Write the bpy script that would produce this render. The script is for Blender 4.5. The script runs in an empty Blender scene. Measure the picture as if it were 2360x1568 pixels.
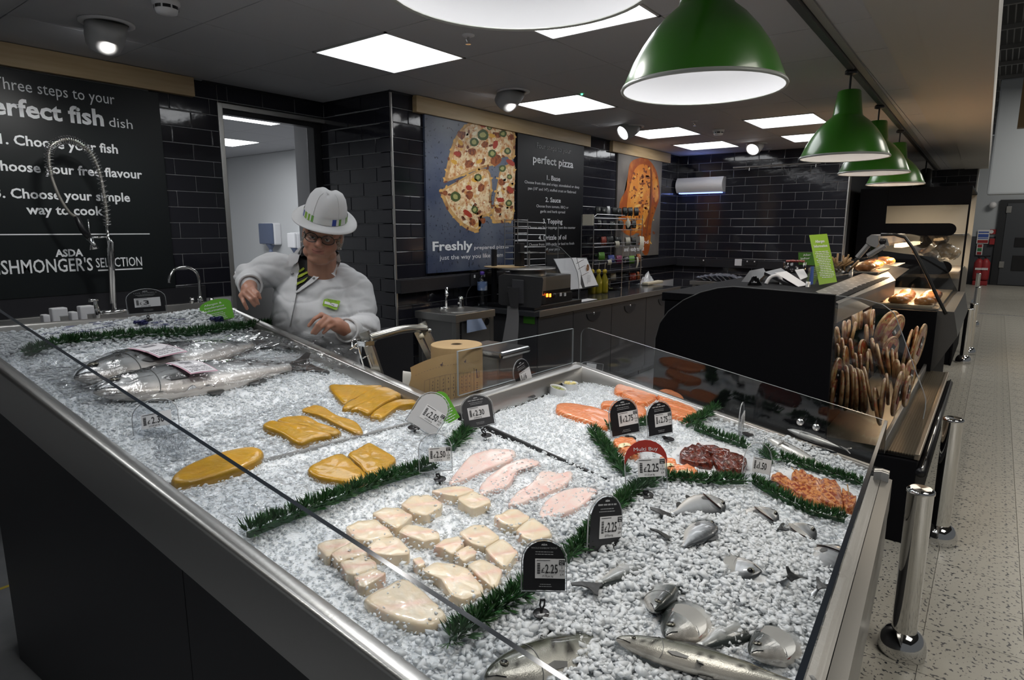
import bpy, bmesh, math, random
import numpy as np
from mathutils import Vector, Matrix, Euler, noise as mnoise

C = bpy.context.scene
COL = C.collection
random.seed(7)
RNG = np.random.default_rng(7)
V = Vector

# ---------------------------------------------------------------- camera
IMW, IMH, FPX = 2360.0, 1568.0, 1448.61
YAW, PITCH, ROLL = math.radians(37.3404), math.radians(10.0158), math.radians(0.0956)
EYE = V((0.0, 0.0, 1.5))
FWD = V((math.cos(PITCH) * math.cos(YAW), math.cos(PITCH) * math.sin(YAW), -math.sin(PITCH)))
_r = V((math.sin(YAW), -math.cos(YAW), 0.0))
_u = _r.cross(FWD)
RGT = _r * math.cos(ROLL) + _u * math.sin(ROLL)
UPV = -_r * math.sin(ROLL) + _u * math.cos(ROLL)
cd = bpy.data.cameras.new('camera')
cam = bpy.data.objects.new('camera', cd)
COL.objects.link(cam)
cd.sensor_width = 36.0
cd.sensor_fit = 'HORIZONTAL'
cd.lens = FPX / IMW * 36.0
cd.clip_start, cd.clip_end = 0.02, 120
cam.matrix_world = Matrix(((RGT.x, UPV.x, -FWD.x, EYE.x), (RGT.y, UPV.y, -FWD.y, EYE.y), (RGT.z, UPV.z, -FWD.z, EYE.z), (0, 0, 0, 1)))
C.camera = cam

# ---------------------------------------------------------------- world, exposure, large lights
world = bpy.data.worlds.new('shop_air')
C.world = world
world.use_nodes = True
bg = world.node_tree.nodes['Background']
bg.inputs[0].default_value = (0.93, 0.97, 1.0, 1)
bg.inputs[1].default_value = 0.085
C.view_settings.view_transform = 'Standard'
C.view_settings.look = 'None'
C.view_settings.exposure = 0.32
C.view_settings.gamma = 1.0
C.view_settings.use_curve_mapping = False
C.cycles.max_bounces = 8
C.cycles.transparent_max_bounces = 14
C.cycles.transmission_bounces = 5
C.cycles.glossy_bounces = 4
C.cycles.diffuse_bounces = 3
C.cycles.caustics_reflective = False
C.cycles.caustics_refractive = False
C.cycles.sample_clamp_indirect = 4.0

PANEL_EMIT = 4.2          # ceiling light panels
PENDANT_W = 12.0          # lamp inside each pendant shade
SPOT_W = 22.0             # recessed spot lamps over the counter
SHOP_W = 55.0             # unseen area lamps added high over the aisle to light its floor

def lamp(kind, name, loc, power, color=(1, 1, 1), size=0.1, target=None, **kw):
    d = bpy.data.lights.new(name, kind)
    d.energy = power
    d.color = color
    if kind == 'AREA':
        d.size = size
    else:
        d.shadow_soft_size = size
    for k, v in kw.items():
        setattr(d, k, v)
    o = bpy.data.objects.new(name, d)
    o.location = loc
    if target is not None:
        o.rotation_euler = (V(target) - V(loc)).to_track_quat('-Z', 'Y').to_euler()
    COL.objects.link(o)
    return o

for sx in (2.0, 7.5, 13.0, 19.0):
    lamp('AREA', 'added_aisle_lamp', (sx, -1.6, 3.9), SHOP_W, (1.0, 0.95, 0.86), 1.6, (sx, -1.3, 0))  # out of view, added to brighten the aisle floor
# ceiling spot lamps over the fish counter (the recessed spots of the bay, in and out of view)
for q, tgt, w in (((1.35, 3.40, 2.36), (1.25, 4.2, 1.55), 1.7), ((0.9, 2.9, 2.43), (1.0, 2.3, 1.0), 0.5), ((0.55, 1.55, 2.43), (1.0, 1.4, 0.9), 0.8), ((1.9, 1.6, 2.43), (1.6, 1.0, 0.85), 1.2), ((3.65, 2.78, 2.36), (3.95, 3.45, 1.65), 1.0), ((5.5, 2.83, 2.36), (5.6, 3.45, 1.7), 0.9), ((6.6, 2.6, 2.36), (7.0, 3.45, 1.7), 0.9)):
    lamp('SPOT', 'recessed_spot_lamp', q, SPOT_W * w, (1, 0.98, 0.95), 0.04, tgt, spot_size=1.7, spot_blend=0.7)

# ---------------------------------------------------------------- projection helpers (pixel ray onto a real surface)
def ray(px, py):
    return FWD + RGT * ((px - IMW / 2) / FPX) - UPV * ((py - IMH / 2) / FPX)

def on(px, py, axis, val):
    d = ray(px, py)
    return EYE + d * ((val - EYE[axis]) / d[axis])

def onx(px, py, v): return on(px, py, 0, v)
def ony(px, py, v): return on(px, py, 1, v)
def onz(px, py, v): return on(px, py, 2, v)
def dep(px, py, d): return EYE + ray(px, py) * d

# ---------------------------------------------------------------- fish counter frame
PHI = math.radians(3.2085)
CP, SP = math.cos(PHI), math.sin(PHI)
PA, PB, PC = 0.663, 0.192, -0.033
XF, XW, XR, YB, YN, YF = 0.658, 1.702, 2.713, 2.743, 1.448, 0.113
def rimz(x, y): return PA + PB * y + PC * x
def LW(x, y, z=0.0, rel=True):
    """counter-local (x along, y deep) to world; z relative to the sloping rim plane when rel."""
    return V((CP * x - SP * y, SP * x + CP * y, (rimz(x, y) if rel else 0.0) + z))
def WL(p): return CP * p.x + SP * p.y, -SP * p.x + CP * p.y
def sst(a, b, t):
    t = min(1.0, max(0.0, (t - a) / (b - a))); return t * t * (3 - 2 * t)
def onrim(px, py, dz=0.0):
    d = ray(px, py)
    # (ez + t dz) = PA + PB*y' + PC*x' + off
    kx = CP * d.x + SP * d.y; ky = -SP * d.x + CP * d.y
    t = (PA + dz - EYE.z) / (d.z - PB * ky - PC * kx)
    return EYE + d * t
_m = {}
def _mc(k, px, py):
    if k not in _m: _m[k] = WL(onrim(px, py, 0))
    return _m[k]
def hice(x, y):
    h = -0.030
    if x > XW - 0.02: h -= 0.036 * sst(YN - 0.45, YN, y)
    h -= 0.022 * sst(XW - 0.28, XW, x) * sst(YN - 0.2, YN + 0.1, y)
    h += 0.012 * (1 - sst(XF, XF + 0.12, x))
    for k, px, py, r, a in (('m1', 1690, 1330, 0.25, 0.050), ('m2', 1860, 1010, 0.16, 0.035), ('m3', 1360, 1560, 0.17, 0.035), ('m4', 1590, 1180, 0.13, 0.02)):
        mx, my = _mc(k, px, py)
        h += a * math.exp(-((x - mx) ** 2 + (y - my) ** 2) / (2 * r * r))
    h += 0.055 * math.exp(-((y - 2.62) / 0.11) ** 2) * (0.6 + 0.4 * math.sin(5 * x)) * sst(XF, XF + 0.35, x)
    return h
def onice(px, py, dz=0.0):
    h = -0.03
    for _ in range(14):
        p = onrim(px, py, h + dz)
        h += 0.5 * (hice(*WL(p)) - h)
    return onrim(px, py, h + dz)

# ---------------------------------------------------------------- materials
MATS = {}
def mat(name, col=(0.5, 0.5, 0.5), rough=0.5, metal=0.0, **kw):
    """Principled material. kw: bump=(scale,strength), vary=(scale,color2,lo,hi), attr, trans, ior, emit, alpha, coat, spec, sub, stretch."""
    if name in MATS: return MATS[name]
    m = bpy.data.materials.new(name); MATS[name] = m
    m.use_nodes = True
    nt = m.node_tree; N = nt.nodes; L = nt.links
    b = N['Principled BSDF']
    def S(k, v):
        if k in b.inputs: b.inputs[k].default_value = v
    S('Base Color', (*col, 1)); S('Roughness', rough); S('Metallic', metal)
    if 'spec' in kw: S('Specular IOR Level', kw['spec'])
    if 'ior' in kw: S('IOR', kw['ior'])
    if 'trans' in kw: S('Transmission Weight', kw['trans'])
    if 'coat' in kw: S('Coat Weight', kw['coat']); S('Coat Roughness', kw.get('coat_rough', 0.05))
    if 'sub' in kw:
        S('Subsurface Weight', kw['sub']); S('Subsurface Radius', kw.get('subr', (0.01, 0.006, 0.004))); S('Subsurface Scale', 1.0)
    if 'emit' in kw: S('Emission Color', (*kw.get('emit_col', col), 1)); S('Emission Strength', kw['emit'])
    if 'alpha' in kw: S('Alpha', kw['alpha'])
    tc = N.new('ShaderNodeTexCoord')
    def coords():
        mp = N.new('ShaderNodeMapping'); mp.inputs['Scale'].default_value = kw.get('stretch', (1, 1, 1))
        L.new(tc.outputs['Object'], mp.inputs['Vector']); return mp.outputs['Vector']
    base = None
    if kw.get('attr'):
        a = N.new('ShaderNodeVertexColor'); a.layer_name = 'Col'; base = a.outputs['Color']
    if 'vary' in kw:
        sc, c2, lo, hi = kw['vary']
        n = N.new('ShaderNodeTexNoise'); n.inputs['Scale'].default_value = sc; n.inputs['Detail'].default_value = 5
        L.new(coords(), n.inputs['Vector'])
        r = N.new('ShaderNodeMapRange'); r.inputs['From Min'].default_value = lo; r.inputs['From Max'].default_value = hi
        L.new(n.outputs['Fac'], r.inputs['Value'])
        mx = N.new('ShaderNodeMix'); mx.data_type = 'RGBA'
        L.new(r.outputs['Result'], mx.inputs['Factor'])
        if base is not None: L.new(base, mx.inputs['A'])
        else: mx.inputs['A'].default_value = (*col, 1)
        mx.inputs['B'].default_value = (*c2, 1)
        base = mx.outputs['Result']
    if 'speck' in kw:
        sc, c2, thr = kw['speck']
        n = N.new('ShaderNodeTexNoise'); n.inputs['Scale'].default_value = sc; n.inputs['Detail'].default_value = 2
        L.new(coords(), n.inputs['Vector'])
        r = N.new('ShaderNodeMapRange'); r.inputs['From Min'].default_value = thr; r.inputs['From Max'].default_value = thr + 0.04
        L.new(n.outputs['Fac'], r.inputs['Value'])
        mx = N.new('ShaderNodeMix'); mx.data_type = 'RGBA'
        L.new(r.outputs['Result'], mx.inputs['Factor'])
        if base is not None: L.new(base, mx.inputs['A'])
        else: mx.inputs['A'].default_value = (*col, 1)
        mx.inputs['B'].default_value = (*c2, 1)
        base = mx.outputs['Result']
    if base is not None: L.new(base, b.inputs['Base Color'])
    if 'bump' in kw:
        sc, st = kw['bump'][:2]
        n = N.new('ShaderNodeTexNoise'); n.inputs['Scale'].default_value = sc; n.inputs['Detail'].default_value = kw.get('bump_detail', 3)
        L.new(coords(), n.inputs['Vector'])
        bp = N.new('ShaderNodeBump'); bp.inputs['Strength'].default_value = st; bp.inputs['Distance'].default_value = kw.get('bdist', 0.01)
        L.new(n.outputs['Fac'], bp.inputs['Height']); L.new(bp.outputs['Normal'], b.inputs['Normal'])
    return m

def glass_mat(name, tint=(0.9, 0.92, 0.93), rough=0.0, refl=1.0, bump=None):
    """clear sheet: straight-through light with a Fresnel reflection."""
    if name in MATS: return MATS[name]
    m = bpy.data.materials.new(name); MATS[name] = m
    m.use_nodes = True
    nt = m.node_tree; N = nt.nodes; L = nt.links
    N.remove(N['Principled BSDF'])
    t = N.new('ShaderNodeBsdfTransparent'); t.inputs[0].default_value = (*tint, 1)
    g = N.new('ShaderNodeBsdfGlossy'); g.inputs['Roughness'].default_value = rough
    ge = N.new('ShaderNodeNewGeometry'); dt = N.new('ShaderNodeVectorMath'); dt.operation = 'DOT_PRODUCT'
    L.new(ge.outputs['Incoming'], dt.inputs[0]); L.new(ge.outputs['Normal'], dt.inputs[1])
    def mth(op, a, b=None):
        q = N.new('ShaderNodeMath'); q.operation = op
        for i, v in enumerate((a, b)):
            if v is None: continue
            if isinstance(v, (int, float)): q.inputs[i].default_value = v
            else: L.new(v, q.inputs[i])
        return q.outputs[0]
    ab = mth('ABSOLUTE', dt.outputs['Value']); om = mth('SUBTRACT', 1.0, ab); p5 = mth('POWER', om, 5.0)
    fz = mth('ADD', mth('MULTIPLY', p5, 0.96), 0.04)
    mu = N.new('ShaderNodeMath'); mu.operation = 'MULTIPLY'; mu.inputs[1].default_value = refl; mu.use_clamp = True
    L.new(fz, mu.inputs[0])
    mx = N.new('ShaderNodeMixShader')
    L.new(mu.outputs[0], mx.inputs[0]); L.new(t.outputs[0], mx.inputs[1]); L.new(g.outputs[0], mx.inputs[2])
    L.new(mx.outputs[0], N['Material Output'].inputs['Surface'])
    if bump:
        n = N.new('ShaderNodeTexNoise'); n.inputs['Scale'].default_value = bump[0]; n.inputs['Detail'].default_value = 4
        tc = N.new('ShaderNodeTexCoord'); L.new(tc.outputs['Object'], n.inputs['Vector'])
        bp = N.new('ShaderNodeBump'); bp.inputs['Strength'].default_value = bump[1]; bp.inputs['Distance'].default_value = 0.01
        L.new(n.outputs['Fac'], bp.inputs['Height'])
        L.new(bp.outputs['Normal'], g.inputs['Normal']); L.new(bp.outputs['Normal'], dt.inputs[1])
    return m

STEEL = mat('brushed_steel', (0.55, 0.54, 0.52), 0.33, 0.95, bump=(60, 0.05), stretch=(1, 1, 12))
STEEL_D = mat('dull_steel', (0.36, 0.355, 0.345), 0.42, 0.9)
CHROME = mat('polished_chrome', (0.75, 0.75, 0.75), 0.07, 1.0)
TILE = mat('black_glazed_tile', (0.016, 0.016, 0.022), 0.09, 0.0, bump=(9, 0.10), spec=0.5)
GROUT = mat('grey_grout', (0.42, 0.42, 0.43), 0.9)
DARKP = mat('dark_panel', (0.030, 0.030, 0.034), 0.45)
BLACK = mat('black_plastic', (0.008, 0.008, 0.010), 0.35)
MATTE_BLACK = mat('matt_black_paint', (0.0035, 0.0035, 0.005), 0.7, spec=0.12)
WHITEP = mat('white_plastic', (0.72, 0.72, 0.74), 0.4)
PAPER = mat('white_paper', (0.75, 0.75, 0.76), 0.7)
CEILT = mat('ceiling_tile_paint', (0.50, 0.50, 0.52), 0.75, bump=(300, 0.05))
PLASTER = mat('painted_plasterboard', (0.50, 0.485, 0.46), 0.7)
WOOD = mat('birch_veneer', (0.56, 0.42, 0.24), 0.45, vary=(3.0, (0.44, 0.31, 0.16), 0.35, 0.7), stretch=(0.7, 4, 9))
GLASS = glass_mat('clear_guard_glass', (0.93, 0.94, 0.95))
GLASS_EDGE = mat('dark_glass_edge', (0.012, 0.016, 0.022), 0.15)
ACRYL = glass_mat('clear_acrylic', (0.90, 0.91, 0.92), 0.03)
WTEXT = mat('white_print', (0.82, 0.84, 0.86), 0.6)
GTEXT = mat('grey_print', (0.36, 0.37, 0.38), 0.6)
KTEXT = mat('black_print', (0.012, 0.012, 0.014), 0.6)

# ---------------------------------------------------------------- mesh builder
class MB:
    def __init__(s): s.v = []; s.f = []; s.c = []; s.cur = None; s.mi = []; s.m = 0
    def add(s, vs, fs):
        o = len(s.v)
        s.v.extend([tuple(q) for q in vs]); s.f.extend([tuple(i + o for i in f) for f in fs]); s.mi.extend([s.m] * len(fs))
        s.c.extend([s.cur] * len(vs))
        return s
    def box(s, lo, hi, fn=None):
        x0, y0, z0 = lo; x1, y1, z1 = hi
        p = [(x0, y0, z0), (x1, y0, z0), (x1, y1, z0), (x0, y1, z0), (x0, y0, z1), (x1, y0, z1), (x1, y1, z1), (x0, y1, z1)]
        if fn: p = [fn(*q) for q in p]
        return s.add(p, [(0, 3, 2, 1), (4, 5, 6, 7), (0, 1, 5, 4), (1, 2, 6, 5), (2, 3, 7, 6), (3, 0, 4, 7)])
    def bbox(s, lo, hi, b=0.004, fn=None):
        """box with chamfered edges"""
        bm = bmesh.new(); bmesh.ops.create_cube(bm, size=1)
        for q in bm.verts: q.co = V([lo[i] + (q.co[i] + .5) * (hi[i] - lo[i]) for i in range(3)])
        bmesh.ops.bevel(bm, geom=bm.edges[:], offset=b, segments=2, affect='EDGES', profile=0.6)
        bm.verts.index_update()
        p = [q.co[:] for q in bm.verts]; f = [[w.index for w in q.verts] for q in bm.faces]; bm.free()
        if fn: p = [fn(*q) for q in p]
        return s.add(p, f)
    def prism(s, poly, o, u, v, n, t0=0.0, t1=0.01):
        """flat polygon (2-D) on frame o,u,v extruded along n from t0 to t1"""
        k = len(poly)
        a = [o + u * x + v * y + n * t0 for x, y in poly]; b = [o + u * x + v * y + n * t1 for x, y in poly]
        return s.add(a + b, [tuple(range(k - 1, -1, -1)), tuple(range(k, 2 * k))] + [(i, (i + 1) % k, k + (i + 1) % k, k + i) for i in range(k)])
    def tube(s, pts, r, n=8, caps=True):
        pts = [V(p) for p in pts]; rs = r if isinstance(r, (list, tuple)) else [r] * len(pts)
        vs = []; prev = None
        for i, p in enumerate(pts):
            t = (pts[min(i + 1, len(pts) - 1)] - pts[max(i - 1, 0)]).normalized()
            if prev is None:
                a = t.cross(V((0, 0, 1)))
                if a.length < 1e-3: a = t.cross(V((1, 0, 0)))
            else: a = prev - t * prev.dot(t)
            a.normalize(); prev = a; b = t.cross(a)
            for j in range(n):
                w = 2 * math.pi * j / n
                vs.append(p + (a * math.cos(w) + b * math.sin(w)) * rs[i])
        fs = [(i * n + j, i * n + (j + 1) % n, (i + 1) * n + (j + 1) % n, (i + 1) * n + j) for i in range(len(pts) - 1) for j in range(n)]
        if caps: fs += [tuple(range(n - 1, -1, -1)), tuple(range((len(pts) - 1) * n, len(pts) * n))]
        return s.add(vs, fs)
    def lathe(s, prof, o, n=24, ax=V((0, 0, 1)), caps=False):
        ax = ax.normalized(); a = ax.cross(V((1, 0, 0)))
        if a.length < 1e-3: a = ax.cross(V((0, 1, 0)))
        a.normalize(); b = ax.cross(a); vs = []
        for r, h in prof:
            for j in range(n):
                w = 2 * math.pi * j / n
                vs.append(o + ax * h + (a * math.cos(w) + b * math.sin(w)) * r)
        k = len(prof)
        fs = [(i * n + j, i * n + (j + 1) % n, (i + 1) * n + (j + 1) % n, (i + 1) * n + j) for i in range(k - 1) for j in range(n)]
        if caps: fs += [tuple(range(n - 1, -1, -1)), tuple(range((k - 1) * n, k * n))]
        return s.add(vs, fs)
    def ball(s, c, r, nu=12, nv=8, m=None):
        r = (r, r, r) if not isinstance(r, (list, tuple)) else r
        vs = [(0, 0, r[2])]; fs = []
        for i in range(1, nv):
            th = math.pi * i / nv
            for j in range(nu):
                w = 2 * math.pi * j / nu
                vs.append((r[0] * math.sin(th) * math.cos(w), r[1] * math.sin(th) * math.sin(w), r[2] * math.cos(th)))
        vs.append((0, 0, -r[2])); e = len(vs) - 1
        for j in range(nu): fs.append((0, 1 + j, 1 + (j + 1) % nu))
        for i in range(nv - 2):
            for j in range(nu): fs.append((1 + i * nu + j, 1 + (i + 1) * nu + j, 1 + (i + 1) * nu + (j + 1) % nu, 1 + i * nu + (j + 1) % nu))
        for j in range(nu): fs.append((e, 1 + (nv - 2) * nu + (j + 1) % nu, 1 + (nv - 2) * nu + j))
        vs = [V(q) for q in vs]
        if m is not None: vs = [m @ q for q in vs]
        return s.add([V(c) + q for q in vs], fs)
    def grid(s, nu, nv, fn, flip=False):
        vs = [fn(i / nu, j / nv) for j in range(nv + 1) for i in range(nu + 1)]
        w = nu + 1
        fs = [(j * w + i, j * w + i + 1, (j + 1) * w + i + 1, (j + 1) * w + i) for j in range(nv) for i in range(nu)]
        if flip: fs = [f[::-1] for f in fs]
        return s.add(vs, fs)
    def build(s, name, m, parent=None, smooth=False):
        me = bpy.data.meshes.new(name)
        me.from_pydata(s.v, [], s.f)
        for q in (m if isinstance(m, (list, tuple)) else [m]): me.materials.append(q)
        if isinstance(m, (list, tuple)): me.polygons.foreach_set('material_index', s.mi)
        if smooth: me.polygons.foreach_set('use_smooth', [True] * len(me.polygons))
        if any(c is not None for c in s.c):
            at = me.color_attributes.new('Col', 'FLOAT_COLOR', 'POINT')
            at.data.foreach_set('color', np.array([(*(c or (1, 1, 1)), 1) for c in s.c], dtype=np.float32).ravel())
        me.update()
        o = bpy.data.objects.new(name, me)
        return link(o, parent)

def wm(o):
    m = Matrix.LocRotScale(o.location, o.rotation_euler, o.scale)
    return m if o.parent is None else (wm(o.parent) @ o.matrix_parent_inverse @ m)
def link(o, parent=None):
    COL.objects.link(o)
    if parent is not None:
        o.parent = parent
        o.matrix_parent_inverse = wm(parent).inverted()
    return o
def smooth_by_angle(o, deg=40):
    me = o.data
    me.polygons.foreach_set('use_smooth', [True] * len(me.polygons))
    try: me.set_sharp_from_angle(angle=math.radians(deg))
    except Exception: pass
    return o
def tag(o, label=None, cat=None, group=None, kind=None):
    if label: o['label'] = label
    if cat: o['category'] = cat
    if group: o['group'] = group
    if kind: o['kind'] = kind
    return o
def thing(name, loc, label, cat, group=None):
    o = bpy.data.objects.new(name, None); o.location = loc; o.empty_display_size = 0.05
    COL.objects.link(o)
    return tag(o, label, cat, group)
def struct(o): o['kind'] = 'structure'; return o
def copy_tree(o, loc, label=None):
    r = o.copy(); COL.objects.link(r)
    if label: r['label'] = label
    for ch in list(o.children):
        c = ch.copy(); COL.objects.link(c); c.parent = r
        for g in list(ch.children):
            d = g.copy(); COL.objects.link(d); d.parent = c
    r.location = loc
    return r
def rrect(w, h, r, n=5, top_only=False):
    """rounded rectangle outline from 0,0 to w,h"""
    P = []
    for cx, cy, a0, rr in ((w - r, h - r, 0, r), (r, h - r, 90, r), (r, r, 180, 0 if top_only else r), (w - r, r, 270, 0 if top_only else r)):
        if rr == 0: P.append((0 if a0 == 180 else w, 0)); continue
        for i in range(n + 1):
            a = math.radians(a0 + 90 * i / n); P.append((cx + rr * math.cos(a), cy + rr * math.sin(a)))
    return P
FIT = []
def text(s, parent, m, o, u, v, h, width=None, align='LEFT', bold=0.0, name='lettering', lift=0.0008):
    """flat lettering: left (or centre) baseline point o, reading direction u, up v, capital height h; stretched to width when given."""
    cu = bpy.data.curves.new(name, 'FONT'); cu.body = s; cu.size = 1.0; cu.align_x = align; cu.resolution_u = 2
    cu.offset = bold; cu.materials.append(m); cu.fill_mode = 'FRONT'
    ob = bpy.data.objects.new(name, cu)
    u = u.normalized(); v = v.normalized(); n = u.cross(v)
    q = h / 0.72
    p = o + n * lift
    ob.parent = parent; COL.objects.link(ob)
    if parent is not None: ob.matrix_parent_inverse = wm(parent).inverted()
    FIT.append((ob, p, u, v, n, q, width, align))
    return ob
def fit_text():
    bpy.context.view_layer.update()
    dg = bpy.context.evaluated_depsgraph_get(); new = []
    for ob, p, u, v, n, q, width, align in FIT:
        me = bpy.data.meshes.new_from_object(ob.evaluated_get(dg)); new.append(me)
    for (ob, p, u, v, n, q, width, align), me in zip(FIT, new):
        xs = [w.co.x for w in me.vertices] or [0, 1]; w = max(max(xs) - min(xs), 1e-6)
        sx = q if width is None else width / w
        if width is not None and align == 'LEFT': p = p - u * min(xs) * sx
        nm, par = ob.name.split('.')[0], ob.parent; cu = ob.data; mt = cu.materials[0]
        bpy.data.objects.remove(ob); bpy.data.curves.remove(cu)
        me.materials.clear(); me.materials.append(mt)
        me.transform(Matrix(((u.x * sx, v.x * q, n.x, p.x), (u.y * sx, v.y * q, n.y, p.y), (u.z * sx, v.z * q, n.z, p.z), (0, 0, 0, 1))))
        link(bpy.data.objects.new(nm, me), par)
def bars(parent, m, o, u, v, rows, w, lh, th, seed=0, centre=True, name='small_print', lift=0.0008):
    """rows of print too small to read: short dashes"""
    r = random.Random(seed); b = MB(); u = u.normalized(); v = v.normalized(); n = u.cross(v)
    for i in range(rows):
        L = w * r.uniform(0.72, 1.0); x = (w - L) / 2 if centre else 0; e = x + L
        while x < e:
            k = min(r.uniform(1.5, 5) * th, e - x)
            q = [o + u * (x + a) + v * (-i * lh + c) + n * lift for a, c in ((0, 0), (k, 0), (k, th), (0, th))]
            b.add(q, [(0, 1, 2, 3)]); x += k + th * 0.7
    return tag(b.build(name, m, parent), kind='stuff')
X, Y, Z = V((1, 0, 0)), V((0, 1, 0)), V((0, 0, 1))
# ================================================================ ROOM SHELL
CZ = 2.4476
ZK = 2.3375            # height of the first tile joint under the ceiling
FISHW, COLX, PIZW, FARX, ENDX = 4.213, 3.1384, 3.4604, 8.156, 12.4

def wallbox(name, lo, hi, m=GROUT):
    return struct(MB().box(lo, hi).build(name, m))
wall_fish = wallbox('wall_fish', (-2.2, FISHW, 0), (2.30, FISHW + 0.12, CZ))
MBx = MB().box((2.30, FISHW, 2.3375), (COLX, FISHW + 0.12, CZ))
wall_lintel = struct(MBx.build('wall_lintel', GROUT))
wall_column = struct(MB().box((COLX, PIZW, 0), (COLX + 0.12, FISHW + 0.4, CZ)).build('wall_column', GROUT))
wall_pizza = wallbox('wall_pizza', (COLX, PIZW + 0.0005, 0), (FARX, PIZW + 0.12, CZ))
wall_far = wallbox('wall_far', (FARX, 1.41, 0), (FARX + 0.12, PIZW + 0.12, CZ))
wall_far_return = wallbox('wall_far_return', (FARX + 0.12, 1.41, 0), (ENDX, 1.53, CZ), mat('dark_return_wall', (0.02, 0.02, 0.024), 0.5))
wall_end = wallbox('wall_end', (ENDX, 0.34, 0), (ENDX + 0.12, 2.6, CZ))

_tm = {}
def tile_mesh(w, h, flat=False):
    k = (round(w, 3), round(h, 3))
    if k not in _tm:
        g, t, c = 0.0024, 0.006, 0.003
        a, b = w / 2 - g, h / 2 - g
        me = bpy.data.meshes.new('tile')
        me.from_pydata([(-a, -b, 0), (a, -b, 0), (a, b, 0), (-a, b, 0), (-a, -b, t - c / 2), (a, -b, t - c / 2), (a, b, t - c / 2), (-a, b, t - c / 2),
                        (-a + c, -b + c, t), (a - c, -b + c, t), (a - c, b - c, t), (-a + c, b - c, t)], [],
                       [(0, 1, 5, 4), (1, 2, 6, 5), (2, 3, 7, 6), (3, 0, 4, 7), (4, 5, 9, 8), (5, 6, 10, 9), (6, 7, 11, 10), (7, 4, 8, 11), (8, 9, 10, 11)])
        me.materials.append(TILE); _tm[k] = me
    return _tm[k]
def tile_wall(wall, o, u, n, u0, u1, kmin, kmax, joint0, joint1, w=0.30, skip=(), top=True):
    """rows k (between joint k-1 and k); joint0/joint1 = a joint position in even and odd rows."""
    cnt = 0
    for k in range(kmin, kmax + 1):
        z1 = CZ - 0.004 if k == 0 else ZK - 0.1 * (k - 1); z0 = ZK - 0.1 * k
        j = joint0 if k % 2 == 0 else joint1
        a = j + math.floor((u0 - j) / w) * w
        while a < u1 - 1e-4:
            x0, x1 = max(a, u0), min(a + w, u1); a += w
            if x1 - x0 < 0.02: continue
            bad = False
            for r in skip:
                if x0 >= r[0] - 1e-3 and x1 <= r[1] + 1e-3 and z0 >= r[2] - 1e-3 and z1 <= r[3] + 1e-3: bad = True
            if bad: continue
            ob = bpy.data.objects.new('tile', tile_mesh(x1 - x0, z1 - z0)); COL.objects.link(ob); ob.parent = wall
            c = o + u * ((x0 + x1) / 2) + Z * ((z0 + z1) / 2)
            e = [random.uniform(-1, 1) * 0.0012 for _ in range(2)]
            un = (u + n * e[0]).normalized(); vn = (Z + n * e[1]).normalized(); nn = un.cross(vn)
            ob.matrix_basis = Matrix(((un.x, vn.x, nn.x, c.x), (un.y, vn.y, nn.y, c.y), (un.z, vn.z, nn.z, c.z), (0, 0, 0, 1)))
            cnt += 1
    return cnt
NY, NX = V((0, -1, 0)), V((-1, 0, 0))
# fish wall: right of the sign, strip over the doorway
tile_wall(wall_fish, V((0, FISHW, 0)), X, NY, 1.86, 2.295, 0, 13, 2.107, 1.978, 0.258)
tile_wall(wall_fish, V((0, FISHW, 0)), X, NY, 0.7, 1.86, 13, 14, 2.107, 1.978, 0.258)
tile_wall(wall_lintel, V((0, FISHW, 0)), X, NY, 2.295, COLX - 0.006, 0, 0, 2.107, 1.978, 0.258)
# column side (faces the camera side, looks along -X); u runs towards the aisle
tile_wall(wall_column, V((COLX, 0, 0)), -Y, NX, -(FISHW - 0.004), -(PIZW + 0.004), 0, 0, -3.774, -3.6242)
tile_wall(wall_column, V((COLX, 0, 0)), -Y, NX, -(FISHW + 0.16), -(PIZW + 0.004), 1, 21, -3.774, -3.6242)
pj = ony(939, 265, PIZW).x
tile_wall(wall_pizza, V((0, PIZW, 0)), X, NY, COLX + 0.006, FARX - 0.006, 0, 15, pj + 0.15, pj, 0.30,
          skip=((3.42, 4.50, 1.15, 2.33), (4.55, 5.72, 1.15, 2.33), (6.42, 7.60, 1.15, 2.33), (3.30, 5.85, 2.33, 2.45), (6.22, 7.85, 2.33, 2.45), (3.9, 6.7, 0.0, 0.88)))
tile_wall(wall_pizza, V((0, PIZW, 0)), X, NY, COLX + 0.006, 4.0, 16, 20, pj + 0.15, pj, 0.30)
tile_wall(wall_far, V((FARX, 0, 0)), -Y, NX, -(PIZW - 0.004), -1.42, 0, 17, -3.3256, -3.1756)
tile_wall(wall_end, V((ENDX, 0, 0)), -Y, NX, -2.5, -0.36, 0, 14, -2.10, -1.95)
# steel corner trims
for nm, x, y in (('trim_1', COLX - 0.004, PIZW - 0.004), ('trim_2', FARX - 0.004, 1.406), ('trim_3', ENDX - 0.004, 0.338)):
    struct(MB().bbox((x, y, 0.0), (x + 0.016, y + 0.016, CZ - 0.001), 0.003).build(nm, STEEL))
# dark service trunking bands round the bay
TR = mat('dark_trunking', (0.020, 0.020, 0.024), 0.33)
struct(MB().bbox((COLX - 0.01, PIZW - 0.06, 1.035), (FARX - 0.05, PIZW - 0.007, 1.135), 0.004).build('trim_4', TR))
struct(MB().bbox((FARX - 0.06, 1.43, 1.02), (FARX - 0.007, PIZW - 0.02, 1.12), 0.004).build('trim_5', TR))
struct(MB().bbox((-1.0, FISHW - 0.03, 1.00), (2.10, FISHW - 0.007, 1.128), 0.004).build('trim_6', TR))
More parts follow.
